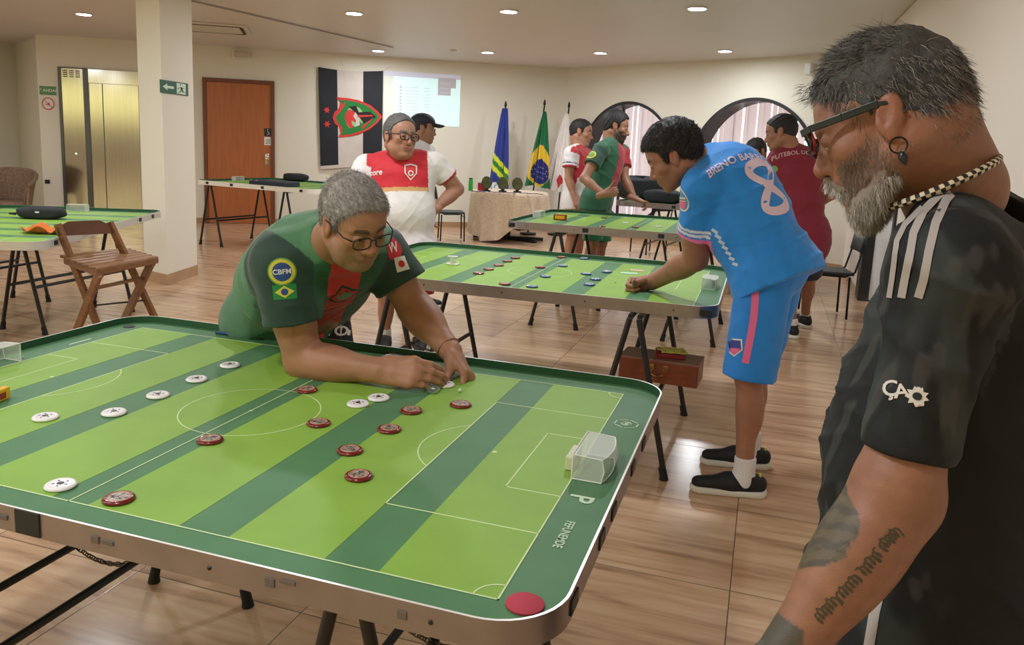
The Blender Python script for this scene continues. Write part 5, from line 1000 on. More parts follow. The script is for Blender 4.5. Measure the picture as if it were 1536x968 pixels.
def surf_strip(name, T, pts, w, m, parent, org, off=.0022, n=14):
    """a narrow band sewn on the surface along a line of sight points"""
    p = np.array(pts, float); t = np.linspace(0, len(p) - 1, n); p = np.stack([np.interp(t, range(len(p)), p[:, 0]), np.interp(t, range(len(p)), p[:, 1])], 1); w = np.interp(t, [0, len(pts) - 1], w) if isinstance(w, (tuple, list)) else np.full(n, w)
    d = np.gradient(p, axis=0); d /= np.linalg.norm(d, axis=1)[:, None]; nn = np.stack([-d[:, 1], d[:, 0]], 1); out = []
    for i in range(n):
        for q in (-.5, -.17, .17, .5):
            h = T.px(*(p[i] + nn[i] * q * w[i]))
            if h is None:
                if not out: return None
                out.append(T.near(out[-1] + 0)[0] + 0); continue
            k = h[1] if h[1] @ ray(*p[i]) < 0 else -h[1]; out.append(h[0] + k * off)
    if any(o is None for o in out): return None
    return MB().add(out, [(4 * i + j, 4 * i + j + 1, 4 * i + 5 + j, 4 * i + 4 + j) for i in range(n - 1) for j in range(3)]).build(name, m, parent, True, M=Matrix.Translation(-Vector([float(q) for q in org])))
# ---------------------------------------------------------------- A: man in the green shirt leaning over the near table
def person_green():
    s = 1.06; o0 = PT(400, 470, 3.02); org = V(o0[0], o0[1], 0)
    root = empty('person', org, 0, label='grey haired person in glasses and green shirt leaning over the near table', cat='person')
    pel = PT(436, 462, 3.12); chest = PT(480, 388, 2.66); shR, shL = PT(422, 396, 2.50), PT(574, 382, 2.76); neck = PT(498, 366, 2.50); lat = nrm(shL - shR)
    elR = PZ(455, 541, .842); wrR = PZ(568, 556, .850); elL = PT(622, 462, 2.78); wrL = PZ(676, 527, .872); Up = V(0, 0, 1)
    H = Head(PT(531, 331, 2.30), .60 * CR - .56 * CU - .57 * CF, CU * .95 - CR * .22, s=1.04, jowl=.8, nose=1.1, neck=neck, nr=.066)
    tone = (164, 117, 90)
    # head and neck, arms, hands: three grids, one mesh
    hv = surf(H.ops(), .0032)
    armR = [U(cap(shR, elR, .062 * s, .058 * s), .02), U(ell((shR + elR) / 2, V(.060, .060, .11) * s, frame(elR - shR)), .03), U(cap(elR, wrR, .057 * s, .036 * s), .015), U(ell(elR + (wrR - elR) * .30, V(.060, .056, .10) * s, frame(wrR - elR)), .03)]
    armL = [U(cap(shL, elL, .060 * s, .056 * s), .02), U(cap(elL, wrL, .055 * s, .036 * s), .015), U(ell(elL + (wrL - elL) * .25, V(.059, .056, .095) * s, frame(wrL - elL)), .03)]
    dR = nrm(nrm(wrR - elR) * .6 + CR * .6 - CF * .06); hR = hand_ops(wrR, dR, CF * .75 - Up * .35, Up * .9 - CF * .3, 1.30, curl=((.45, .55, .5), (.40, .55, .45), (.40, .5, .4), (.45, .5, .4)), thumb=(.15, -.2, -.2), tin=.75, spread=-.06)
    dL = nrm(CR * .45 - Up * .55 - CF * .45); hL = hand_ops(wrL, dL, -CR * .8 - Up * .45, -CF * .5 + Up * .5, 1.28, curl=((.7, 1.3, .7), (.85, 1.3, .8), (.95, 1.3, .8), (1.0, 1.2, .8)), thumb=(.35, -.35, -.35), tin=.55, spread=.02)
    legs = []; pl = V(0, 0, 0); L, Fr, A = torso_ops(pel, chest, lat, s, (shR, shL), neck)[1]
    hipR, hipL = pel - L * .10 - Up * .03, pel + L * .10 - Up * .03; gx = V(org[0], max(org[1], 1.0), 0); fy = V(L[0], L[1], 0) / np.linalg.norm(L[:2])
    anR, anL = V(*(gx - fy * .14)[:2], .10), V(*(gx + fy * .16)[:2], .10); fwd = V(fy[1], -fy[0], 0); knR, knL = (hipR + anR) / 2 + fwd * .03, (hipL + anL) / 2 + fwd * .03
    for h, k, a in ((hipR, knR, anR), (hipL, knL, anL)): legs += limb_leg(h, k, a, s, 1.1, -fwd)
    bod = surf(armR + armL, .0045); lg = surf(legs + torso_ops(pel, chest, lat, s, (shR, shL), neck, .8)[0], .008)
    hr = surf([U(cap(elR + (wrR - elR) * .7, wrR, .042 * s, .036 * s), .01)] + hR, .0026); hl = surf([U(cap(elL + (wrL - elL) * .7, wrL, .042 * s, .036 * s), .01)] + hL, .0026)
    Vt, F = join([hv, bod, lg, hr, hl]); c = H.colors(Vt, tone, beardc=(120, 96, 82), bmix=.35, browc=(70, 56, 48)); c = c * (1 + .03 * nz(Vt, 60, 4))[:, None]
    npmesh('body', Vt, F, SK, root, org, c); H.eyes(root, org)
    # hair: short, grey
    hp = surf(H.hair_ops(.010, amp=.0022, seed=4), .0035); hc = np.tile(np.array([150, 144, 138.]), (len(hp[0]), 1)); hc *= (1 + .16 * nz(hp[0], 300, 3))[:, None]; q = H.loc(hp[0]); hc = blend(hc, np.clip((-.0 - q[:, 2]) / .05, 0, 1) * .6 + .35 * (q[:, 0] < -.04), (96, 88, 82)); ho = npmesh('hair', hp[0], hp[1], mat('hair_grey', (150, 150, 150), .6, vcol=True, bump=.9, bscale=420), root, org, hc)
    sp, sn = sample_surf(*hp, 9000, 3); d = np.tile(H.f * .9 - H.u * .25, (len(sp), 1)) + np.cross(sn, H.l) * .0; q = H.loc(sp); d = H.f[None] * np.where(q[:, 0:1] > -.03, .8, -.1) + (-H.u)[None] * np.where(q[:, 2:3] > .06, .15, 1.0)
    strands('hair_strands', sp - sn * .001, sn, d, .016, .00055, (112, 106, 102), (212, 208, 204), ho, org, 5, curl=.15, seg=3, lift=.30)
    glasses(H, root, org, mat('glasses_black', (28, 26, 28), .3), mat('lens_clear', (235, 240, 245), .03, trans=1, ior=1.05), w=.026, hgt=.018, r=.0019)
    # shirt
    ops, F_ = shirt_ops(pel, chest, lat, s, (shR, shL), neck, ((shR, elR), (shL, elL)), b=1.0, w=1.22, inf=.016, slv=.56, sr=(.082, .094), hem=.22, neckc=(neck - (H.c - neck) * .15, H.c), nr=.068, fold=(.006, 22), seed=21, mid=(pel + chest) / 2 + CU * .045)
    Vs, Fs = surf(ops, .0055); x, y, z = tframe(Vs, pel, F_); th = z / np.linalg.norm(chest - pel)
    tR, tL = seg_t(Vs, shR, elR), seg_t(Vs, shL, elL); dR_, dL_ = seg_d(Vs, shR, elR), seg_d(Vs, shL, elL); slR = (dR_ < .135) & (tR > -.34) & (x < -.085 + .25 * np.minimum(0, tR)); slL = (dL_ < .125) & (tL > -.25) & (x > .11)
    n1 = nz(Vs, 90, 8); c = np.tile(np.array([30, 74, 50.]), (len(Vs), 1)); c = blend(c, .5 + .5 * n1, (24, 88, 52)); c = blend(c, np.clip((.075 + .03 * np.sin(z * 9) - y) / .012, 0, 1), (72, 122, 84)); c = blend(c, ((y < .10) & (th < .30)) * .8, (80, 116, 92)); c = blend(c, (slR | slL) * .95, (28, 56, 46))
    c = blend(c, ((np.abs(x - .02 - .25 * z * 0) < .055 + .0 * z) & (y > .04) & (th > -.1)) * 1.0, (190, 44, 40)); c = c * (1 + .04 * n1)[:, None]
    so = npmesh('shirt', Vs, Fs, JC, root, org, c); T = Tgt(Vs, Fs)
    def badge(px, py, up, sz, parts):
        h = T.px(px, py)
        if h is None: return
        for nm, v2f, m, off in parts: decal(nm, T, h[0], h[1] if h[1] @ CF < 0 else -h[1], up, [(q[0] * sz, q[1] * sz) for q in v2f[0]], v2f[1], m, so, org, off)
    My, Mb, Mw, Mg, Mr, Mgd = [mat(*a) for a in (('print_yellow', (206, 196, 62), .6), ('print_blue', (44, 72, 132), .6), ('print_white', (224, 224, 220), .6), ('print_green', (30, 126, 62), .6), ('print_red', (200, 42, 44), .6), ('print_dark_green', (26, 70, 50), .6))]
    up = nrm(shR - elR) + CR * .12
    badge(423, 408, up, 1, [('sleeve_badge', disc2(.043), mat('badge_green', (104, 150, 70), .6), .001), ('sleeve_badge_ring', disc2(.0385), My, .0016), ('sleeve_badge_disc', disc2(.029), Mb, .0022), ('badge_lettering', txt2('CBFM', .022, .01), Mw, .003)])
    badge(427, 438, up, 1, [('sleeve_flag', rect2(.070, .046), Mg, .001), ('sleeve_flag_diamond', poly2([(-.029, 0), (0, -.019), (.029, 0), (0, .019)], .01), My, .0018), ('sleeve_flag_disc', disc2(.0105), Mb, .0026)])
    badge(517, 444, CU + CR * .25, 1, [('crest', poly2([(-.048, .034), (.048, .044), (.044, -.03), (0, -.044), (-.046, -.036)], .02), Mgd, .001), ('crest_rim', poly2([(-.040, .027), (.040, .036), (.037, -.024), (0, -.036), (-.039, -.029)], .02), Mr, .0016), ('crest_centre', disc2(.024, sx=1.3), mat('crest_sage', (110, 140, 104), .6), .0024)])
    badge(589, 372, CU - CR * .3, 1, [('shoulder_patch', disc2(.040), Mr, .001), ('patch_letter', txt2('W', .05, .01), Mw, .002)]); badge(602, 396, CU - CR * .3, 1, [('sleeve_patch', rect2(.046, .05), Mw, .001), ('patch_mark', disc2(.012), Mr, .002)])
    badge(413, 326, CR * .8 + CU, .9, [('back_lettering', txt2('VITOR', .045, .015), Mw, .001)])
    so2, _f = surf(shorts_ops(pel, F_, (hipR, hipL), (knR, knL), s * 1.16, .85), .008); sh_ = npmesh('shorts', so2, _f, mat('shorts_black', (22, 24, 28), .7), root, org)
    h = Tgt(so2, _f); q = h.px(500, 497)
    if q is not None: decal('shorts_lettering', h, q[0], -CF, CU + CR * .1, *txt2('VITOR', .055, .02), mat('print_white', (224, 224, 220)), sh_, org, .002)
    for a in (anR, anL): shoe(a, fwd, s, root, org)
    # wristband and the small flicker chip held in the left hand
    MB().tube([wrL + (np.cos(a) * nrm(np.cross(wrL - elL, V(0, 0, 1))) + np.sin(a) * nrm(np.cross(wrL - elL, np.cross(wrL - elL, V(0, 0, 1))))) * .040 * s - nrm(wrL - elL) * .015 - org for a in np.linspace(0, 2 * PI, 25)[:-1]], .0022, 6, closed=True).build('wristband', mat('band_tan', (150, 110, 84), .6), root, True)
    ck = MB().lathe([(0, .001), (.020, .001), (.020, -.001), (0, -.001)], (0, 0, 0), 24).build('clear_paddle', mat('clear_plastic', (220, 240, 232), .1, trans=.9, ior=1.2)); tip = wrR + dR * .150; q = PZ(650, 580, .82); ck.matrix_world = Matrix.Translation(Vector((q[0], q[1], .812))) @ Matrix.Rotation(.35, 4, 'X'); tag(ck, 'clear round plastic paddle under the fingers of the right hand', 'paddle'); MB().box((.0, .0, .0018), (.012, .004, .0012)).build('grip_mark', mat('print_white', (224, 224, 220)), ck)
    return root
person_green()
# ---------------------------------------------------------------- F: man in blue leaning on the middle table
def person_blue():
    s = 1.13; o0 = PZ(1120, 740, 0); org = V(o0[0], o0[1], 0); Up = V(0, 0, 1)
    root = empty('person', org, 0, label='person in blue shirt numbered 8 and blue shorts leaning on the middle table', cat='person')
    dp = 3.62; pel = PT(1158, 398, dp); chest = PT(1104, 280, 3.70); neck = PT(1062, 246, 3.72); shL, shR = PT(1052, 282, 3.56), PT(1085, 262, 3.95); lat = nrm(shL - shR)
    elL = PT(1043, 388, 3.80); wrL = PZ(978, 424, .866); elR = PT(1118, 352, 4.02); wrR = PT(1125, 425, 3.98)
    tone = (158, 112, 88); H = Head(PT(1010, 234, 3.66), -.80 * CR - .42 * CU + .34 * CF, CU * .80 - CR * .45, s=1.20, wide=.95, neck=neck, nr=.062)
    L, Fr, A = torso_ops(pel, chest, lat, s, (shL, shR), neck)[1]
    hipL, hipR = pel + L * .095 - Up * .05, pel - L * .095 - Up * .05
    anL = V(*PZ(1113, 742, 0)[:2], .10); anR = V(*PZ(1122, 700, 0)[:2], .10); knL = (hipL + anL) / 2 - CR * .025; knR = (hipR + anR) / 2 - CR * .05; fwd = nrm(V(-CR[0], -CR[1], 0) + V(0, .12, 0))
    arms = limb_arm(shL, elL, wrL, s, 1.36) + limb_arm(shR, elR, wrR, s, 1.0)
    dL = nrm(-CR * .9 - Up * .15 + CF * .1); hL = hand_ops(wrL, dL, -Up * .5 - CF * .85, Up * .85 - CF * .5, 1.25, curl=((1.05, 1.5, .8), (1.1, 1.5, .8), (1.1, 1.5, .8), (1.1, 1.4, .8)), thumb=(.25, -.5, -.5), tin=.6, spread=0)
    dR = nrm(-Up - CR * .1); hR = hand_ops(wrR, dR, -Fr, -CR, 1.05, curl=((.4, .5, .3),) * 4)
    legs = limb_leg(hipL, knL, anL, s, .98, -fwd) + limb_leg(hipR, knR, anR, s, .98, -fwd)
    Vt, F = join([surf(H.ops(), .0045), surf(arms + hR, .006), surf([U(cap(elL + (wrL - elL) * .6, wrL, .040 * s, .033 * s), .01)] + hL, .0035), surf(legs + torso_ops(pel, chest, lat, s, (shL, shR), neck)[0], .009)])
    c = H.colors(Vt, tone, beardc=(92, 70, 60), bmix=.3, browc=(36, 30, 28)) * (1 + .03 * nz(Vt, 60, 4))[:, None]; npmesh('body', Vt, F, SK, root, org, c); H.eyes(root, org)
    line = [(-.12, -.075), (-.05, -.065), (-.034, -.03), (-.018, .015), (.008, .018), (.014, -.015), (.030, -.012), (.034, .035), (.060, .055), (.082, .070), (.1, .075)]
    hp = surf(H.hair_ops(.016, line, amp=.0045, seed=9, fr=230, top=.006), .0045); ho = npmesh('hair', *hp, mat('hair_black', (38, 34, 34), .55, noise=.4, nscale=160, bump=1.0, bscale=260), root, org)
    sp, sn = sample_surf(*hp, 7000, 3); strands('hair_curls', sp - sn * .001, sn, np.cross(sn, np.tile(H.u, (len(sn), 1))) * .5 - H.u * .4, .017, .0010, (26, 24, 26), (74, 68, 66), ho, org, 6, curl=.9, seg=4, lift=.5)
    # shirt
    ops, F_ = shirt_ops(pel, chest, lat, s, (shL, shR), neck, ((shL, elL), (shR, elR)), b=.75, w=1.0, inf=.022, slv=.60, sr=(.070, .084), hem=.085, neckc=(neck - (H.c - neck) * .2, H.c), nr=.068, fold=(.011, 20), seed=31, skr=.012)
    Vs, Fs = surf(ops, .006); x, y, z = tframe(Vs, pel, F_); tL, dL_ = seg_t(Vs, shL, elL), seg_d(Vs, shL, elL); tR, dR_ = seg_t(Vs, shR, elR), seg_d(Vs, shR, elR); n1 = nz(Vs, 50, 3)
    c = np.tile(np.array([34, 138, 226.]), (len(Vs), 1)) * (1 + .03 * n1)[:, None]
    for t, dd in ((tL, dL_), (tR, dR_)):
        sl = (dd < .115) & (t > .30); c = blend(c, sl & (t > .555), (232, 118, 178)); c = blend(c, sl & (t > .44) & (t < .475), (226, 226, 236)); c = blend(c, sl & (t > .495) & (t < .53), (226, 226, 236))
    so = npmesh('shirt', Vs, Fs, JC, root, org, c); T = Tgt(Vs, Fs); Mp = mat('print_pink_white', (232, 208, 226), .6); Mw = mat('print_white', (224, 224, 220), .6); Mpk = mat('print_pink', (230, 110, 160), .6)
    def dec(px, py, up, lst):
        h = T.px(px, py)
        if h is None: return
        n = h[1] if h[1] @ CF < 0 else -h[1]; n = nrm(n * .5 - CF * .5)
        for nm, (v, f), m, off in lst: decal(nm, T, h[0], n, up, v, f, m, so, org, off)
    def band(w, pts):      # stroke of a numeral as a strip
        p = np.array(pts); t = np.gradient(p, axis=0); t /= np.linalg.norm(t, axis=1)[:, None]; nn = np.stack([-t[:, 1], t[:, 0]], 1); v = np.empty((2 * len(p), 2)); v[0::2] = p - nn * w / 2; v[1::2] = p + nn * w / 2; return v, [(2 * i, 2 * i + 1, 2 * i + 3, 2 * i + 2) for i in range(len(p) - 1)]
    for k in range(7): surf_strip('side_pattern', T, [(1068 + 5.2 * k, 344 + 8.5 * k), (1077 + 5.0 * k, 350 + 8.0 * k)], 4.5, mat('print_ice', (196, 216, 238), .6), so, org, .002, 5)
    A8 = [( .068 * math.sin(2 * a), .115 * math.cos(a)) for a in np.linspace(0, 2 * PI, 60)]
    dec(1154, 279, A - CR * 0, [('number_print', band(.040, A8), Mp, .0016)])
    v, f = txt2('BRENO BARRO', .050, .02); v = np.array(v); v[:, 1] -= 1.2 * v[:, 0] ** 2; dec(1106, 238, A * 1.0 + CR * 0, [('name_print', (v, f), Mp, .0016)])
    dec(1022, 300, CU, [('sleeve_badge', disc2(.050, sx=1, sy=1.1), Mw, .0012), ('badge_sky', disc2(.043, sx=1, sy=1.1), mat('badge_sky', (96, 164, 206), .6), .002), ('badge_pink', poly2([(-.035, -.004), (.03, -.006), (.022, -.035), (0, -.045), (-.024, -.034)], .02), Mpk, .003), ('badge_band', poly2([(-.04, .012), (.04, .016), (.036, -.004), (-.038, -.008)], .02), Mw, .0036), ('badge_line', poly2([(-.04, .004), (.04, .006), (.04, .002), (-.04, 0)], .02), mat('disc_ink', (30, 28, 30)), .0042)])
    so2, f2 = surf(shorts_ops(pel, F_, (hipL, hipR), (knL, knR), s, 1.0, (.108, .104), .10, .012, 5) , .007)
    x, y, z = tframe(so2, pel, F_); cc = np.tile(np.array([32, 134, 222.]), (len(so2), 1)); d3 = (so2 - hipL) @ CR; sh_ = npmesh('shorts', so2, f2, JC, root, org, cc)
    T2_ = Tgt(so2, f2); surf_strip('side_stripe', T2_, [(1133, 428), (1133, 450), (1131, 475), (1127, 500), (1122, 525), (1118, 545)], 11, Mpk, sh_, org)
    h = T2_.px(1101, 521)
    if h is not None:
        shd = [(-.026, .038), (.026, .038), (.028, -.010), (0, -.042), (-.028, -.010)]; k = lambda q: [(x * q, y * q) for x, y in shd]
        for nm, q, m, off in (('shield_rim', 1, Mw, .0015), ('shield_field', .82, mat('shield_blue', (60, 70, 150), .6), .0022)): decal(nm, T2_, h[0], -CF, CU, *poly2(k(q), .01), m, sh_, org, off)
        decal('shield_pink', T2_, h[0], -CF, CU, *poly2([(-.02, -.004), (.02, -.004), (.018, -.016), (0, -.032), (-.018, -.016)], .01), Mpk, sh_, org, .003)
    for a in (anL, anR):
        sk = surf([U(cap(a + V(0, 0, -.03), a + V(0, 0, .085) - fwd * .0, .044 * s, .043 * s), .02), U(cap(a + V(0, 0, -.03), a + fwd * .05 + V(0, 0, -.04), .040, .036), .03), I(plane(a + V(0, 0, .085), Up), .004)], .005); npmesh('sock', *sk, mat('sock_white', (222, 220, 222), .8, bump=.4, bscale=300), root, org)
        o = shoe(a, fwd, s * .95, root, org)
        hb = MB().box(V(a[0], a[1], .085) - fwd * .064 * s - org, (.012, .016, .05), rotz(math.atan2(fwd[1], fwd[0])), bev=.004); hb.build('heel_tab', mat('tab_lime', (190, 206, 80), .6), o)
    return root
person_blue()
# ---------------------------------------------------------------- people further back
def figure(label, foot, s, head, hf, hu, tone, shirt, shorts, legs_=True, arms=None, pelz=.93, dpt=None, hs=1.12, hairc=(30, 27, 27), hthick=.010, line=None, beard=None, pose=None, vox=.010, socks=(225, 222, 220), shoec=(28, 32, 44), b=0, w=1.0, slv=.55, hem=.2, trouser=False, jowl=0, hairnoise=.003, fold=(.006, 20), extra=None, hand=((.5, .6, .4),) * 4, top=0, short_len=.95):
    Up = V(0, 0, 1); P_ = pose; pel, chest, neck, shR, shL, elR, wrR, elL, wrL = [P_[k] for k in ('pel', 'chest', 'neck', 'shR', 'shL', 'elR', 'wrR', 'elL', 'wrL')]
    org = V(pel[0], pel[1], 0); root = empty('person', org, 0, label=label, cat='person'); lat = nrm(shL - shR); L, Fr, A = torso_ops(pel, chest, lat, s, (shR, shL), neck)[1]
    fwd = nrm(V(Fr[0], Fr[1], 0)); lat2 = nrm(V(L[0], L[1], 0)); hipR, hipL = pel - L * .095 * s - Up * .04, pel + L * .095 * s - Up * .04
    anR, anL = P_.get('anR', V(*(org - lat2 * .13)[:2], .10)), P_.get('anL', V(*(org + lat2 * .13)[:2], .10)); knR, knL = (hipR + anR) / 2 + fwd * .03, (hipL + anL) / 2 + fwd * .03
    H = Head(head, hf, hu, s=hs, neck=neck, nr=.062, jowl=jowl); hv = max(.0045, vox * .6)
    dR, dL = P_.get('dR', nrm(wrR - elR)), P_.get('dL', nrm(wrL - elL))
    av = arms or 1.05
    ms = [surf(H.ops(), hv), surf(limb_arm(shR, elR, wrR, s, av) + limb_arm(shL, elL, wrL, s, av), vox * .8), surf(hand_ops(wrR, dR, P_.get('nR', L), P_.get('tR', fwd), s * 1.1, curl=hand, thumb=(.5, -.3, -.2)) + hand_ops(wrL, dL, P_.get('nL', -L), P_.get('tL', fwd), s * 1.1, curl=hand, thumb=(.5, -.3, -.2)) + [U(cap(wrR - dR * .05, wrR, .032 * s, .028 * s), .01), U(cap(wrL - dL * .05, wrL, .032 * s, .028 * s), .01)], .0048), surf(limb_leg(hipR, knR, anR, s, 1.0, -fwd) + limb_leg(hipL, knL, anL, s, 1.0, -fwd) + torso_ops(pel, chest, lat, s, (shR, shL), neck, b)[0], vox)]
    Vt, F = join(ms); c = H.colors(Vt, tone, beardc=beard and beard[0], bmix=beard[1] if beard else 0, browc=hairc); npmesh('body', Vt, F, SK, root, org, c)
    if hthick:
        hp = surf(H.hair_ops(hthick, line, amp=hairnoise, seed=int(pel[0] * 10) % 50 + 2, top=top), hv); ho = npmesh('hair', *hp, mat('hair_%d_%d' % (hairc[0], hairc[2]), hairc, .6, noise=.35, nscale=120, bump=.8, bscale=300), root, org)
    ops, F_ = shirt_ops(pel, chest, lat, s, (shR, shL), neck, ((shR, elR), (shL, elL)), b=b, w=w, inf=.016, slv=slv, sr=(.070, .080), hem=hem, neckc=(neck - (H.c - neck) * .2, H.c), nr=.066, fold=fold, seed=int(abs(pel[1]) * 7) + 3); Vs, Fs = surf(ops, vox * .8)
    x, y, z = tframe(Vs, pel, F_); inf = dict(x=x, y=y, z=z, th=z / np.linalg.norm(chest - pel), tR=seg_t(Vs, shR, elR), dR=seg_d(Vs, shR, elR), tL=seg_t(Vs, shL, elL), dL=seg_d(Vs, shL, elL), n=nz(Vs, 50, 3), V=Vs)
    so = npmesh('shirt', Vs, Fs, JC, root, org, shirt(inf))
    so2, f2 = surf(shorts_ops(pel, F_, (hipR, hipL), (anR, anL) if trouser else (knR, knL), s, .96 if trouser else short_len, (.105, .075 if trouser else .098), .10, .004, 5), vox); sh_ = npmesh('trousers' if trouser else 'shorts', so2, f2, JC, root, org, np.tile(np.array(shorts, float), (len(so2), 1)))
    if legs_:
        for a in (anR, anL):
            if socks and not trouser: npmesh('sock', *surf([U(cap(a + V(0, 0, -.03), a + V(0, 0, .06), .044 * s, .043 * s), .02), I(plane(a + V(0, 0, .06), Up), .004)], .008), mat('sock_%d' % socks[0], socks, .8), root, org)
            shoe(a, fwd, s * 1.03, root, org, upc=shoec)
    return dict(root=root, org=org, H=H, T=Tgt(Vs, Fs), so=so, sh=sh_, F=F_, T2=Tgt(so2, f2), pel=pel)
def pr_(T, name, px, py, up, v2, m, parent, org, off=.003, nn=None):
    h = T.px(px, py)
    if h is None: return
    n = h[1] if h[1] @ CF < 0 else -h[1]; decal(name, T, h[0], nrm(n * .5 - CF * .5) if nn is None else nn, up, v2[0], v2[1], m, parent, org, off)
Zu = V(0, 0, 1); Mw_, Mr_, Mgold = mat('print_white', (224, 224, 220)), mat('print_red', (200, 42, 44)), mat('print_gold', (206, 160, 104), .6)
# B: man in the white and red jersey, hand on hip
d = 5.85
pose = dict(pel=PT(606, 372, d), chest=PT(603, 268, d), neck=PT(601, 236, d), shR=PT(548, 250, d), shL=PT(652, 246, d + .05), elR=PT(520, 300, d - .15), wrR=PT(538, 348, d - .35), elL=PT(686, 284, d + .15), wrL=PT(647, 318, d - .02))
pose['dL'] = nrm(-CR * .8 - Zu * .5 - CF * .2); pose['nL'] = nrm(-CR * .3 + CF * .6 - Zu * .2); pose['tL'] = CF * .5 - Zu * .3
pose_b = pose
def sh_b(q):
    c = np.tile(np.array([226, 220, 218.]), (len(q['x']), 1)); slv_ = ((q['dR'] < .11) & (q['tR'] > .12) & (q['x'] < -.22)) | ((q['dL'] < .11) & (q['tL'] > -.05) & (q['x'] > .15))
    c = blend(c, (q['x'] > -.25) & (q['x'] < .19) & (q['y'] > -.03) & (q['th'] > .80), (198, 34, 46)); c = blend(c, (q['x'] > -.25) & (q['x'] < .19) & (q['y'] > 0) & (q['th'] > .78) & (q['th'] < .84), (206, 160, 104)); c = blend(c, (seg_d(q['V'], pose_b['neck'], pose_b['neck'] + CU * .2) < .104) & (q['y'] > .0), (206, 160, 104)); c = blend(c, slv_, (226, 220, 218)); c = blend(c, ((q['tR'] > .50) & (q['dR'] < .11)) | ((q['tL'] > .50) & (q['dL'] < .11)), (180, 36, 46)); return c
B = figure('grey haired person in glasses and red and white jersey standing with hand on hip', None, 1.13, PT(600, 205, d - .12), -CF * .80 + CR * .62 - CU * .12, CU, (168, 122, 98), sh_b, (176, 34, 44), pose=pose, hs=1.30, hairc=(92, 90, 88), hthick=.008, jowl=.8, vox=.008, b=.8, w=1.12, hem=.17, slv=.56, shoec=(34, 42, 66), line=[(-.12, -.070), (-.045, -.062), (-.030, -.03), (-.018, .015), (.008, .020), (.014, -.015), (.026, -.012), (.030, .035), (.052, .062), (.075, .088), (.1, .095)], hand=((.6, .5, .3),) * 4, arms=1.12)
glasses(B['H'], B['root'], B['org'], mat('glasses_black', (28, 26, 28)), mat('lens_clear', (235, 240, 245)), w=.025, hgt=.019, r=.0024); B['H'].eyes(B['root'], B['org'])
up = CU
pr_(B['T'], 'chest_lettering', 564, 259, up, txt2('core', .060, .02), Mw_, B['so'], B['org']); shd = [(-.045, .05), (0, .062), (.045, .05), (.044, -.01), (0, -.062), (-.044, -.01)]
pr_(B['T'], 'chest_crest', 616, 258, up, poly2(shd, .02), Mw_, B['so'], B['org']); pr_(B['T'], 'crest_field', 616, 258, up, poly2([(x * .82, y * .82) for x, y in shd], .02), Mr_, B['so'], B['org'], .0042); pr_(B['T'], 'crest_mark', 616, 260, up, disc2(.020), Mw_, B['so'], B['org'], .0052); pr_(B['T'], 'crest_mark_inner', 616, 260, up, disc2(.012), Mr_, B['so'], B['org'], .006)
vn = surf_strip('neck_trim', B['T'], [(573, 225), (578, 234), (588, 243), (598, 247), (612, 242), (624, 234), (630, 226)], 4, Mgold, B['so'], B['org'], .003, 26)
# C: person in a dark cap behind him
d = 7.3; pose = dict(pel=PT(622, 335, d), chest=PT(626, 245, d), neck=PT(630, 218, d), shR=PT(596, 232, d + .1), shL=PT(652, 232, d - .1), elR=PT(585, 285, d + .1), wrR=PT(600, 330, d), elL=PT(655, 283, d - .1), wrL=PT(650, 325, d - .2))
pose['shR'] = pose['chest'] + V(-.17, .02, .10) * 1; pose['shL'] = pose['chest'] + V(.05, .19, .09)
pose['shR'] = PT(612, 229, d - .22); pose['shL'] = PT(640, 230, d + .15); pose['elR'] = PT(606, 282, d - .2); pose['wrR'] = PT(615, 330, d - .2); pose['elL'] = PT(636, 282, d + .18); pose['wrL'] = PT(640, 325, d + .15)
Cc = figure('person in a dark baseball cap and white shirt looking right, behind the red jersey', None, 1.05, PT(634, 194, d), CR * .97 + CF * .15 - CU * .05, CU, (150, 108, 84), lambda q: np.tile(np.array([216, 212, 212.]), (len(q['x']), 1)), (40, 44, 52), pose=pose, hs=1.08, hthick=.006, vox=.011)
H = Cc['H']; cp = surf([U(ell(H.W(-.004, 0, .055), np.array([.110, .088, .082]) * H.s, H.R), .01), I(fn(lambda P: ((.045 - H.loc(P)[:, 2]) * H.s).astype(F32)), .004)], .006); co = npmesh('cap', *cp, mat('cap_navy', (26, 32, 44), .7), Cc['root'], Cc['org'])
g = MB(); v = []
for i in range(13):
    a = (i / 12 - .5) * 2.2; v += [H.W(.085 * math.cos(a) + .012, .085 * math.sin(a), .052), H.W(.10 + .085 * math.cos(a), .078 * math.sin(a), .046 - .01 * abs(math.sin(a)))]
o = g.add(np.array(v) - Cc['org'], [(2 * i, 2 * i + 1, 2 * i + 3, 2 * i + 2) for i in range(12)]).build('cap_brim', mat('cap_navy', (26, 32, 44)), co, True); sm = o.modifiers.new('s', 'SOLIDIFY'); sm.thickness = .006
MB().tube([H.W(.105, .033 + .026 * math.cos(a), -.002 + .02 * math.sin(a)) - Cc['org'] for a in np.linspace(0, 2 * PI, 17)[:-1]], .004, 6, closed=True).build('sunglasses', M_ink, Cc['root'])
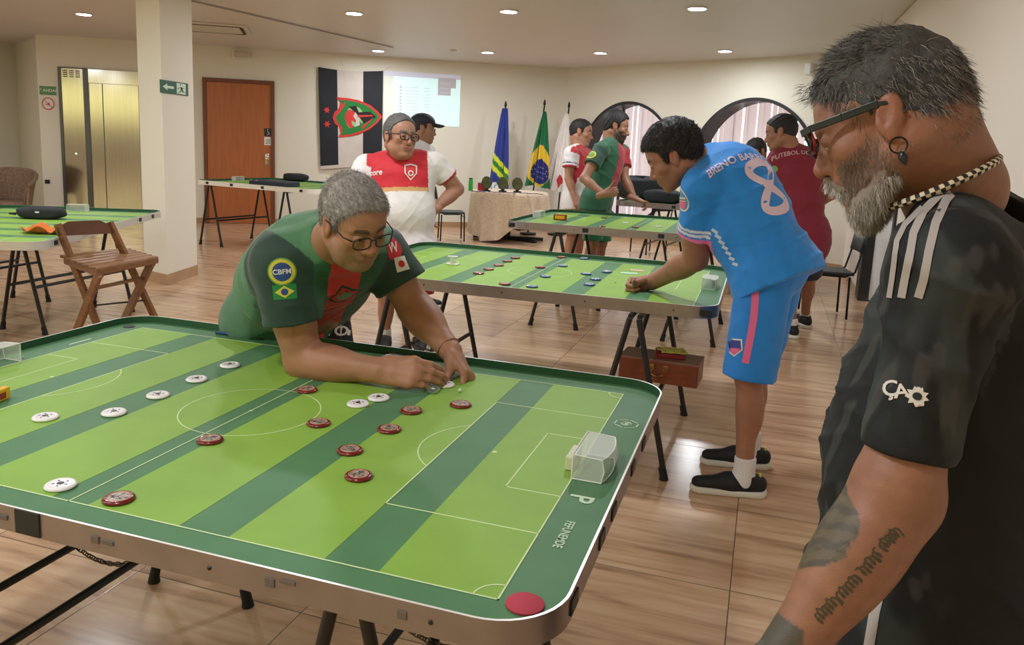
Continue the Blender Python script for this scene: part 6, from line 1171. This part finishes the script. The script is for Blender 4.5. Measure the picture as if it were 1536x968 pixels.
# D: man with khaki shorts
def arms_hang(d, c, lat, s=1.1): pass
d = 9.4; pose = dict(pel=PT(864, 300, d), chest=PT(866, 246, d), neck=PT(868, 222, d), shR=PT(856, 231, d - .22), shL=PT(880, 234, d + .18), elR=PT(853, 268, d - .24), wrR=PT(862, 295, d - .30), elL=PT(884, 270, d + .15), wrL=PT(896, 290, d + .05))
def sh_d(q):
    c = np.tile(np.array([222, 218, 216.]), (len(q['x']), 1)); c = blend(c, (q['y'] > .05) & (q['th'] > .55), (186, 40, 50)); c = blend(c, (q['dR'] < .11) & (q['tR'] > 0) & (q['tR'] < .5), (222, 218, 216)); c = blend(c, (q['dR'] < .11) & (q['tR'] >= .5), (184, 36, 48)); c = blend(c, (q['dR'] < .11) & (q['tR'] > .38) & (q['tR'] < .42), (50, 60, 100)); return c
Dm = figure('short dark haired person in white and red jersey and khaki shorts behind the third table', None, 1.08, PT(872, 199, d), CR * .93 - CF * .25 - CU * .2, CU * 1.0 + CR * .15, (170, 122, 98), sh_d, (140, 110, 78), pose=pose, hs=1.28, hthick=.007, vox=.011, b=.4, hem=.12, socks=None)
# E: young bearded man in green
d = 8.5; pose = dict(pel=PT(896, 298, d), chest=PT(914, 240, d), neck=PT(917, 212, d), shR=PT(901, 226, d - .24), shL=PT(933, 228, d + .20), elR=PT(876, 268, d - .40), wrR=PT(906, 292, d - .62), elL=PT(938, 270, d + .1), wrL=PT(952, 298, d + .0))
pose['dR'] = nrm(CR + Zu * .25); pose['nR'] = CF; pose['tR'] = Zu; pose['dL'] = nrm(CR * .9 - Zu * .3); pose['nL'] = -Zu; pose['tL'] = -CF
def sh_e(q):
    c = np.tile(np.array([40, 92, 66.]), (len(q['x']), 1)); c = blend(c, (q['dR'] < .11) & (q['tR'] > 0) & (q['tR'] < .6), (36, 74, 58)); c = blend(c, (q['y'] > .07) & (q['th'] > .35) & (q['x'] > -.08), (170, 44, 54)); return c
Em = figure('bearded person in green shirt and green shorts reaching over the third table', None, 1.10, PT(924, 191, d), CR * .96 - CF * .12 - CU * .22, CU + CR * .1, (158, 112, 88), sh_e, (28, 110, 70), pose=pose, hs=1.34, hthick=.012, vox=.010, b=.1, beard=((44, 34, 30), .9), socks=None, top=.01, hem=.16, hand=((.7, .9, .6),) * 4)
pr_(Em['T'], 'sleeve_badge', 887, 232, CU, disc2(.05), mat('print_yellow', (206, 196, 62)), Em['so'], Em['org']); pr_(Em['T'], 'badge_disc', 887, 232, CU, disc2(.034), mat('badge_green', (104, 150, 70)), Em['so'], Em['org'], .004)
# G: man in dark red seen from behind
d = 6.75; pose = dict(pel=PT(1206, 345, d), chest=PT(1196, 258, d), neck=PT(1185, 224, d), shL=PT(1166, 240, d), shR=PT(1232, 240, d), elL=PT(1150, 295, d + .05), wrL=PT(1150, 330, d + .25), elR=PT(1268, 262, d + .05), wrR=PT(1240, 298, d + .02))
pose['anL'] = V(*PZ(1186, 505, 0)[:2], .10); pose['anR'] = V(*PZ(1206, 490, 0)[:2], .10); pose['dR'] = nrm(-CR * .8 - Zu * .4 + CF * .2); pose['nR'] = CR * .3 + CF; pose['tR'] = Zu
Gm = figure('person in dark red shirt seen from behind, hand on hip, by the second round window', None, 1.08, PT(1171, 199, d), CF * .45 - CR * .88 - CU * .15, CU, (158, 112, 90), lambda q: np.tile(np.array([128, 26, 48.]), (len(q['x']), 1)), (38, 42, 66), pose=pose, hs=1.22, hthick=.009, vox=.009, b=.3, hem=.26, slv=.6, shoec=(28, 34, 48))
v, f = txt2('FUTEBOL DE MESA', .052, .02); v = np.array(v); v[:, 1] -= .9 * v[:, 0] ** 2; pr_(Gm['T'], 'back_lettering', 1199, 229, CU, (v, f), mat('print_rose', (206, 170, 176), .6), Gm['so'], Gm['org']); pr_(Gm['T'], 'sleeve_mark', 1161, 254, CU, disc2(.03), mat('print_lime', (120, 170, 70), .6), Gm['so'], Gm['org'])
# H: only the dark hair and forehead show above the blue shirt
d = 8.8; pose = dict(pel=PT(1145, 338, d), chest=PT(1140, 276, d), neck=PT(1136, 250, d), shR=PT(1118, 262, d + .1), shL=PT(1164, 262, d - .1), elR=PT(1112, 300, d), wrR=PT(1120, 325, d - .2), elL=PT(1172, 300, d - .2), wrL=PT(1160, 325, d - .35))
figure('person with dark hair bending down, mostly hidden behind the blue shirt', None, 1.0, PT(1134, 228, d - .1), -CR * .75 - CU * .45 - CF * .4, CU, (150, 106, 84), lambda q: np.tile(np.array([70, 74, 84.]), (len(q['x']), 1)), (40, 44, 52), pose=pose, hs=1.15, hthick=.012, vox=.012)
# ---------------------------------------------------------------- I: bearded man at the right, close to the camera
def person_front():
    s = 1.05; Up = V(0, 0, 1); pel = PT(1388, 905, 1.24); org = V(pel[0], pel[1], 0)
    root = empty('person', org, 0, label='grey haired bearded person with glasses, earring and black jersey at the right, looking down', cat='person')
    chest = PT(1466, 510, 1.22); neck = PT(1426, 298, 1.16); shL, shR = PT(1426, 410, 1.0), PT(1490, 362, 1.42); elL = PT(1343, 748, 1.0); wrL = PT(1168, 1000, .97); elR = PT(1440, 700, 1.50); wrR = PT(1380, 900, 1.46); lat = nrm(shL - shR)
    H = Head(PT(1330, 184, 1.135), -.82 * CR - .30 * CU + .48 * CF, CU * .95 - CR * .26 + CF * .15, s=.94, nose=1.12, neck=neck, nr=.060, wide=.98, brow=1)
    tone = (140, 97, 74)
    L, Fr, A = torso_ops(pel, chest, lat, s, (shL, shR), neck)[1]; hipL, hipR = pel + L * .1 - Up * .04, pel - L * .1 - Up * .04; lat2 = nrm(V(L[0], L[1], 0)); fwd = nrm(V(Fr[0], Fr[1], 0))
    anL, anR = V(*(org + lat2 * .14)[:2], .10), V(*(org - lat2 * .14)[:2], .10); knL, knR = (hipL + anL) / 2 + fwd * .03, (hipR + anR) / 2 + fwd * .03
    armL = [U(cap(shL, elL, .046 * s, .044 * s), .02), U(cap(elL, wrL, .043 * s, .031 * s), .02), U(ell(elL + (wrL - elL) * .28, V(.047, .044, .10) * s, frame(wrL - elL)), .03), U(cap(elL - nrm(wrL - elL) * .01, elL + V(0, 0, .02), .046 * s, .046 * s), .02)]
    dL = nrm(wrL - elL); hd = hand_ops(wrL, dL, CF * .8 - Up * .2, Up * .7 - CR * .6, 1.15, curl=((.4, .5, .3),) * 4, thumb=(.5, -.2, -.2)) + hand_ops(wrR, nrm(wrR - elR), L, fwd, 1.1, curl=((.4, .5, .3),) * 4, thumb=(.5, -.2, -.2))
    hops = H.ops() + [U(cap(H.W(-.055, 0, -.03), neck - H.f * .005 + Up * .02, .056, .062), .03)]
    Vt, F = join([surf(hops, .0024), surf(armL, .0040), surf(hd + [U(cap(wrR - nrm(wrR - elR) * .05, wrR, .032, .03), .01)], .0045), surf(limb_arm(shR, elR, wrR, s, 1.1) + limb_leg(hipL, knL, anL, s, 1.05, -fwd) + limb_leg(hipR, knR, anR, s, 1.05, -fwd) + torso_ops(pel, chest, lat, s, (shL, shR), neck, .3, trap=.58)[0], .010)])
    c = H.colors(Vt, tone) * (1 + .05 * nz(Vt, 90, 4) + .03 * nz(Vt, 400, 9))[:, None]
    # tattoos on the forearm: two smoky patches
    q = Vt - CAM; zz = q @ CF; X = CX0 + FPX * (q @ CR) / zz; Y = CY0 - FPX * (q @ CU) / zz; t = seg_t(Vt, elL, wrL); near = (seg_d(Vt, elL, wrL) < .09) & (t > -.4); wv = 5 * nz(Vt, 160, 5)
    def inpoly(px, py, pg):
        r = np.zeros(len(px), bool); n = len(pg)
        for i in range(n):
            (x1, y1), (x2, y2) = pg[i], pg[(i + 1) % n]; k = ((y1 > py) != (y2 > py)) & (px < (x2 - x1) * (py - y1) / (y2 - y1 + 1e-9) + x1); r ^= k
        return r
    m1 = inpoly(X + wv, Y + wv, [(1268, 728), (1285, 770), (1284, 808), (1266, 838), (1236, 852), (1196, 850), (1196, 700), (1240, 690)]); m2 = (t > .80) & (X - Y * -.0 + wv < 1200) | (t > .98)
    c = blend(c, near & m1, (92, 82, 62)); c = blend(c, near & m1 & (nz(Vt, 260, 6) > .1), (72, 66, 52)); c = blend(c, near & m2, (78, 72, 60))
    npmesh('body', Vt, F, SK, root, org, c); H.eyes(root, org)
    body = root.children[0] if root.children else None; body = [o for o in root.children if o.name.startswith('body')][0]; TB = Tgt(Vt, F)
    Mink = mat('tattoo_ink', (70, 62, 44), .55); r = random.Random(4); g = 0
    path = np.array([(1224, 930), (1246, 908), (1268, 886), (1290, 862), (1312, 838), (1330, 812), (1350, 795)], float)
    for w_ in range(4):      # faded script: four looping words
        u0, u1 = w_ * 1.5 + .05, w_ * 1.5 + 1.38; pts = []
        for i in range(30):
            u = min(u0 + (u1 - u0) * i / 29, 5.999); k = int(u); p = path[k] + (path[k + 1] - path[k]) * (u - k); d = nrm(path[k + 1] - path[k]); n_ = np.array([-d[1], d[0]]); ph_ = i * 1.35 + w_ * 2; am = (12.5 if i % 7 < 2 or i == 0 else 8)
            pts.append(p + n_ * am * math.sin(ph_) + d * 3.2 * math.cos(ph_ * 1.0))
        surf_strip('tattoo_script', TB, pts, 3.0, Mink, body, org, .0007, 110)
    # hair shell and strands
    line = [(-.135, -.090), (-.075, -.075), (-.050, -.050), (-.030, -.02), (-.018, .018), (.008, .022), (.014, -.020), (.030, -.022), (.036, .020), (.052, .040), (.070, .072), (.1, .092)]
    hp = surf(H.hair_ops(.005, line, amp=.0030, seed=14, top=.014, back=.002, fr=120), .0034); hm = mat('hair_dark_grey', (62, 60, 57), .6, noise=.35, nscale=180, bump=1, bscale=330); ho = npmesh('hair', *hp, hm, root, org)
    sp, sn = sample_surf(*hp, 40000, 3, w=lambda cc: 1e-9 + 1.0 * ~((np.abs(H.loc(cc)[:, 0] + .006) < .030) & (H.loc(cc)[:, 2] < .036) & (H.loc(cc)[:, 2] > -.06))); q = H.loc(sp); d = np.where(q[:, 2:3] > .085, H.f[None] * np.where(q[:, 0:1] > .05, .25, .7) + H.l[None] * np.sign(q[:, 1:2]) * np.where(q[:, 0:1] > .05, .35, .0) - H.u[None] * np.where(q[:, 0:1] > .04, .55, -.05), H.f[None] * np.where(q[:, 0:1] > .02, .35, -.25) - H.u[None] * .9)
    strands('hair_strands', sp - sn * .004, sn, d, .026, .00042, (40, 39, 38), (172, 168, 162), ho, org, 5, curl=.55, seg=6, lift=.09)
    r2 = np.random.default_rng(8); fp = np.stack([H.W(.090 + r2.uniform(-.012, .01), r2.uniform(-.045, .045), .088 + r2.uniform(-.012, .012)) for _ in range(60)]); strands('fringe_strands', fp, np.tile(H.u, (60, 1)), np.tile(H.f * .75 - H.u * .25, (60, 1)), .016, .0004, (60, 58, 56), (160, 156, 150), ho, org, 9, curl=.45, seg=6, lift=.30)
    E = lambda c_, r_: ell(H.W(*c_), np.array(r_) * H.s, H.R); C = lambda a, b, r1, r2=None: cap(H.W(*a), H.W(*b), r1, r2)
    bo = [U(E((.070, 0, -.112), (.024, .028, .030)), .01)]
    for k in (-1, 1): bo += [U(C((.022, k * .050, -.082), (.056, k * .028, -.110), .014, .021), .02), U(C((.100, k * .006, -.0565), (.086, k * .028, -.080), .0065, .008), .01)]
    bo.append(S(C((.106, -.018, -.0715), (.106, .018, -.0715), .0045), .004)); bo.append(Dp(wob(.003, 220, 3))); bp = surf(bo, .0034); qb = H.loc(bp[0]); cb = np.tile(np.array([112, 98, 84.]), (len(bp[0]), 1)); cb = blend(cb, np.clip((-qb[:, 2] - .07) / .05, 0, 1), (150, 143, 132)); cb = blend(cb, np.clip((.045 - qb[:, 0]) / .04, 0, 1) * .8, (104, 80, 62))
    bo_ = npmesh('beard', *bp, mat('beard_grey', (170, 165, 155), .65, vcol=True, bump=1, bscale=330), root, org, cb)
    sp, sn = sample_surf(*bp, 15000, 6, w=lambda cc: np.where(H.loc(cc)[:, 2] < -.085, 1.6, 1)); strands('beard_strands', sp - sn * .003, sn, np.tile(-H.u + H.f * .12, (len(sp), 1)), .019, .00035, (136, 126, 114), (236, 232, 224), bo_, org, 7, curl=.45, seg=5, lift=.14)
    # stubble running up to the sideburn
    sp, sn = sample_surf(*surf(H.ops(), .005), 11000, 12, w=lambda cc: ((H.loc(cc)[:, 2] < -.015 - (H.loc(cc)[:, 0]) * .35) & (H.loc(cc)[:, 2] > -.115) & (H.loc(cc)[:, 0] > .002) & (H.loc(cc)[:, 0] < .085) & (np.abs(H.loc(cc)[:, 1]) > .028)) * np.clip((-.012 - H.loc(cc)[:, 2]) / .07, .04, 1) * np.clip((H.loc(cc)[:, 0] - .002) / .025, 0, 1) + 1e-9)
    strands('stubble_strands', sp, sn, np.tile(-H.u + H.f * .1, (len(sp), 1)), .007, .00022, (104, 84, 70), (176, 166, 152), bo_, org, 17, curl=.2, seg=3, lift=.12)
    # brows
    eb = np.stack([H.W(.078 - abs(a - .03) * .35 + .002, q_ * a, .026 + r2.uniform(-.004, .004)) for q_ in (-1, 1) for a in r2.uniform(.014, .052, 260)]); strands('eyebrow_strands', eb, np.tile(H.f, (520, 1)), np.tile(H.f * .2 - H.u * .1, (520, 1)) + np.repeat(np.array([[-1.], [1.]]), 260, 0) * H.l[None] * .9, .010, .0004, (80, 76, 72), (150, 146, 140), ho, org, 21, curl=.1, seg=3, lift=.4)
    # glasses: dark green-black temples, red inside
    gm = mat('glasses_green_black', (26, 34, 36), .3); gr = mat('glasses_red', (150, 24, 44), .3); GK = []; W = lambda f, l, u: H.W(f, l, u + .12 * max(0, f)) - org
    for k in (-1, 1):
        P_ = [W(.112, k * .064, .004), W(.096, k * .076, .006), W(.05, k * .081, .010), (W(.0, k * .083, .015)), W(-.016, k * .083, .010), W(-.028, k * .080, -.010)]
        gk = MB(); GK.append(gk)
        for i in range(len(P_) - 1): bar(gk, P_[i], P_[i + 1], .0105 if i < 3 else .006, .0032, H.l, bev=.001)
    o = MB().tube([W(.112, -.010, .002), W(.115, 0, .006), W(.112, .010, .002)], .0024, 6).build('glasses', gm, root)
    for k in (-1, 1):
        def rim(f, w_, h_, n=28): return [W(f + .012 * abs(math.cos(a)) * 0 - .010 * (math.cos(a) * k > .3) * abs(math.cos(a)), k * .036 + w_ * math.copysign(abs(math.cos(a)) ** .6, math.cos(a)), -.006 + h_ * math.copysign(abs(math.sin(a)) ** .6, math.sin(a))) for a in np.linspace(0, 2 * PI, n + 1)[:-1]]
        MB().tube(rim(.1125, .028, .0175), .0022, 6, closed=True).build('front_rim', gm, o); MB().tube(rim(.1085, .0275, .017), .0022, 6, closed=True).build('inner_rim', gr, o, True); MB().add(rim(.1105, .027, .0168), [list(range(28))]).build('lens', mat('lens_clear', (235, 240, 245)), o)
    for gk in GK: gk.build('temple', gm, o)
    # earring
    ec = H.W(-.006, .0835, -.052); er = MB().tube([ec - org + (H.f * math.cos(a) + H.u * math.sin(a)) * .0105 + H.l * .002 for a in np.linspace(0, 2 * PI, 25)[:-1]], .0012, 6, closed=True).build('earring', mat('earring_black', (24, 24, 26), .3, .5), root)
    MB().lathe([(0, .010), (.0045, .006), (.0060, 0), (.0035, -.007), (0, -.011)], ec - org - H.u * .018 + H.l * .002, 12, R=frame(H.u)).build('earring_drop', mat('drop_dark', (30, 34, 40), .3), er, True)
    # checkered cord around the neck
    ctr = PT(1398, 277, 1.135); e1 = nrm(-CR * .90 - CU * .42) ; e2 = nrm(-CF); N_ = 92; mb = MB()
    pts = [ctr + e1 * .088 * math.cos(a) + e2 * .084 * math.sin(a) - org for a in np.linspace(0, 2 * PI, N_ + 1)[:-1]]; n = 8; Vv = []; T_ = np.roll(pts, -1, 0) - np.roll(pts, 1, 0); en = np.cross(e1, e2)
    for p, t_ in zip(pts, T_):
        x_ = nrm(np.cross(t_, en)); Vv += [p + .0052 * (math.cos(2 * PI * j / n) * x_ + math.sin(2 * PI * j / n) * en) for j in range(n)]
    for i in range(N_):
        for j in range(n): mb.add([Vv[i * n + j], Vv[i * n + (j + 1) % n], Vv[((i + 1) % N_) * n + (j + 1) % n], Vv[((i + 1) % N_) * n + j]], [(0, 1, 2, 3)], (i + j // 2) % 2)
    o = mb.build('neck_cord', [mat('cord_black', (30, 28, 26), .6), mat('cord_cream', (206, 192, 164), .6)], root)
    bm = bmesh.new(); bm.from_mesh(o.data); bmesh.ops.remove_doubles(bm, verts=bm.verts[:], dist=1e-5); bm.to_mesh(o.data); bm.free()
    # jersey
    ops, F_ = shirt_ops(pel, chest, lat, s, (shL, shR), neck, ((shL, elL), (shR, elR)), b=.55, w=1.05, inf=.018, slv=.80, sr=(.058, .050), hem=.20, neckc=(neck - (H.c - neck) * .15 + CR * .005, H.c + CR * .05), nr=.082, fold=(.009, 24), seed=41, skr=.02, trap=.58)
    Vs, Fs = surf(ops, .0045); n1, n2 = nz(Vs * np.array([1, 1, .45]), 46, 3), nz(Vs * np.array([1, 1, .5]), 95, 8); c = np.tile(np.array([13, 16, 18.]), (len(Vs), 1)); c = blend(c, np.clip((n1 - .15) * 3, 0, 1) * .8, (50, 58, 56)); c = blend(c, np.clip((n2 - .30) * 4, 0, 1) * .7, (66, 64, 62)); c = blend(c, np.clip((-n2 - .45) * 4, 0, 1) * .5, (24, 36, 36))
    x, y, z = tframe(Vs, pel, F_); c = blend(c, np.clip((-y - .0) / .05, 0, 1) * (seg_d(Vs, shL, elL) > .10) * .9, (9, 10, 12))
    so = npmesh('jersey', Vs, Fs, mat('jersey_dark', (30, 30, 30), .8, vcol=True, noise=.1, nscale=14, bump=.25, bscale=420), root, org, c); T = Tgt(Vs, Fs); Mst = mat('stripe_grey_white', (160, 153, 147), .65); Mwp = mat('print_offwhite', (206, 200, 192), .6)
    for w_, P_ in ((13, [(1443, 275), (1420, 300), (1404, 335), (1393, 380), (1386, 420), (1378, 447)]), (12, [(1412, 290), (1386, 318), (1371, 350), (1364, 390), (1358, 420), (1353, 447)]), (8, [(1384, 312), (1358, 338), (1346, 362), (1343, 390), (1339, 420), (1335, 447)])): surf_strip('shoulder_stripe', T, P_, w_, Mst, so, org, .0015, 16)
    surf_strip('side_stripe', T, [(1332, 848), (1322, 880), (1312, 920), (1303, 975)], 16, Mst, so, org, .0015, 10)
    for ch_, x_, y_, z_ in (('Ç', 1336, 584, .027), ('A', 1353, 588, .024)): pr_(T, 'sleeve_lettering', x_, y_, CU * .98 - CR * .1, txt2(ch_, z_, .008), Mwp, so, org, .0015)
    h = T.px(1376, 595); sun = poly2([((.0125 if k % 2 else .0085) * math.cos(PI * k / 9), (.0125 if k % 2 else .0085) * math.sin(PI * k / 9)) for k in range(18)], .006)
    if h is not None: pr_(T, 'sun_emblem', 1376, 595, CU, sun, Mwp, so, org, .0015); pr_(T, 'sun_centre', 1376, 595, CU, disc2(.0048), mat('jersey_black', (24, 26, 28), .7), so, org, .0022)
    so2, f2 = surf(shorts_ops(pel, F_, (hipL, hipR), (knL, knR), s, .98, (.112, .105), .10, .0, 5), .010); npmesh('shorts', so2, f2, mat('shorts_black', (22, 24, 28)), root, org)
    for a in (anL, anR): shoe(a, fwd, s, root, org)
    return root
person_front()
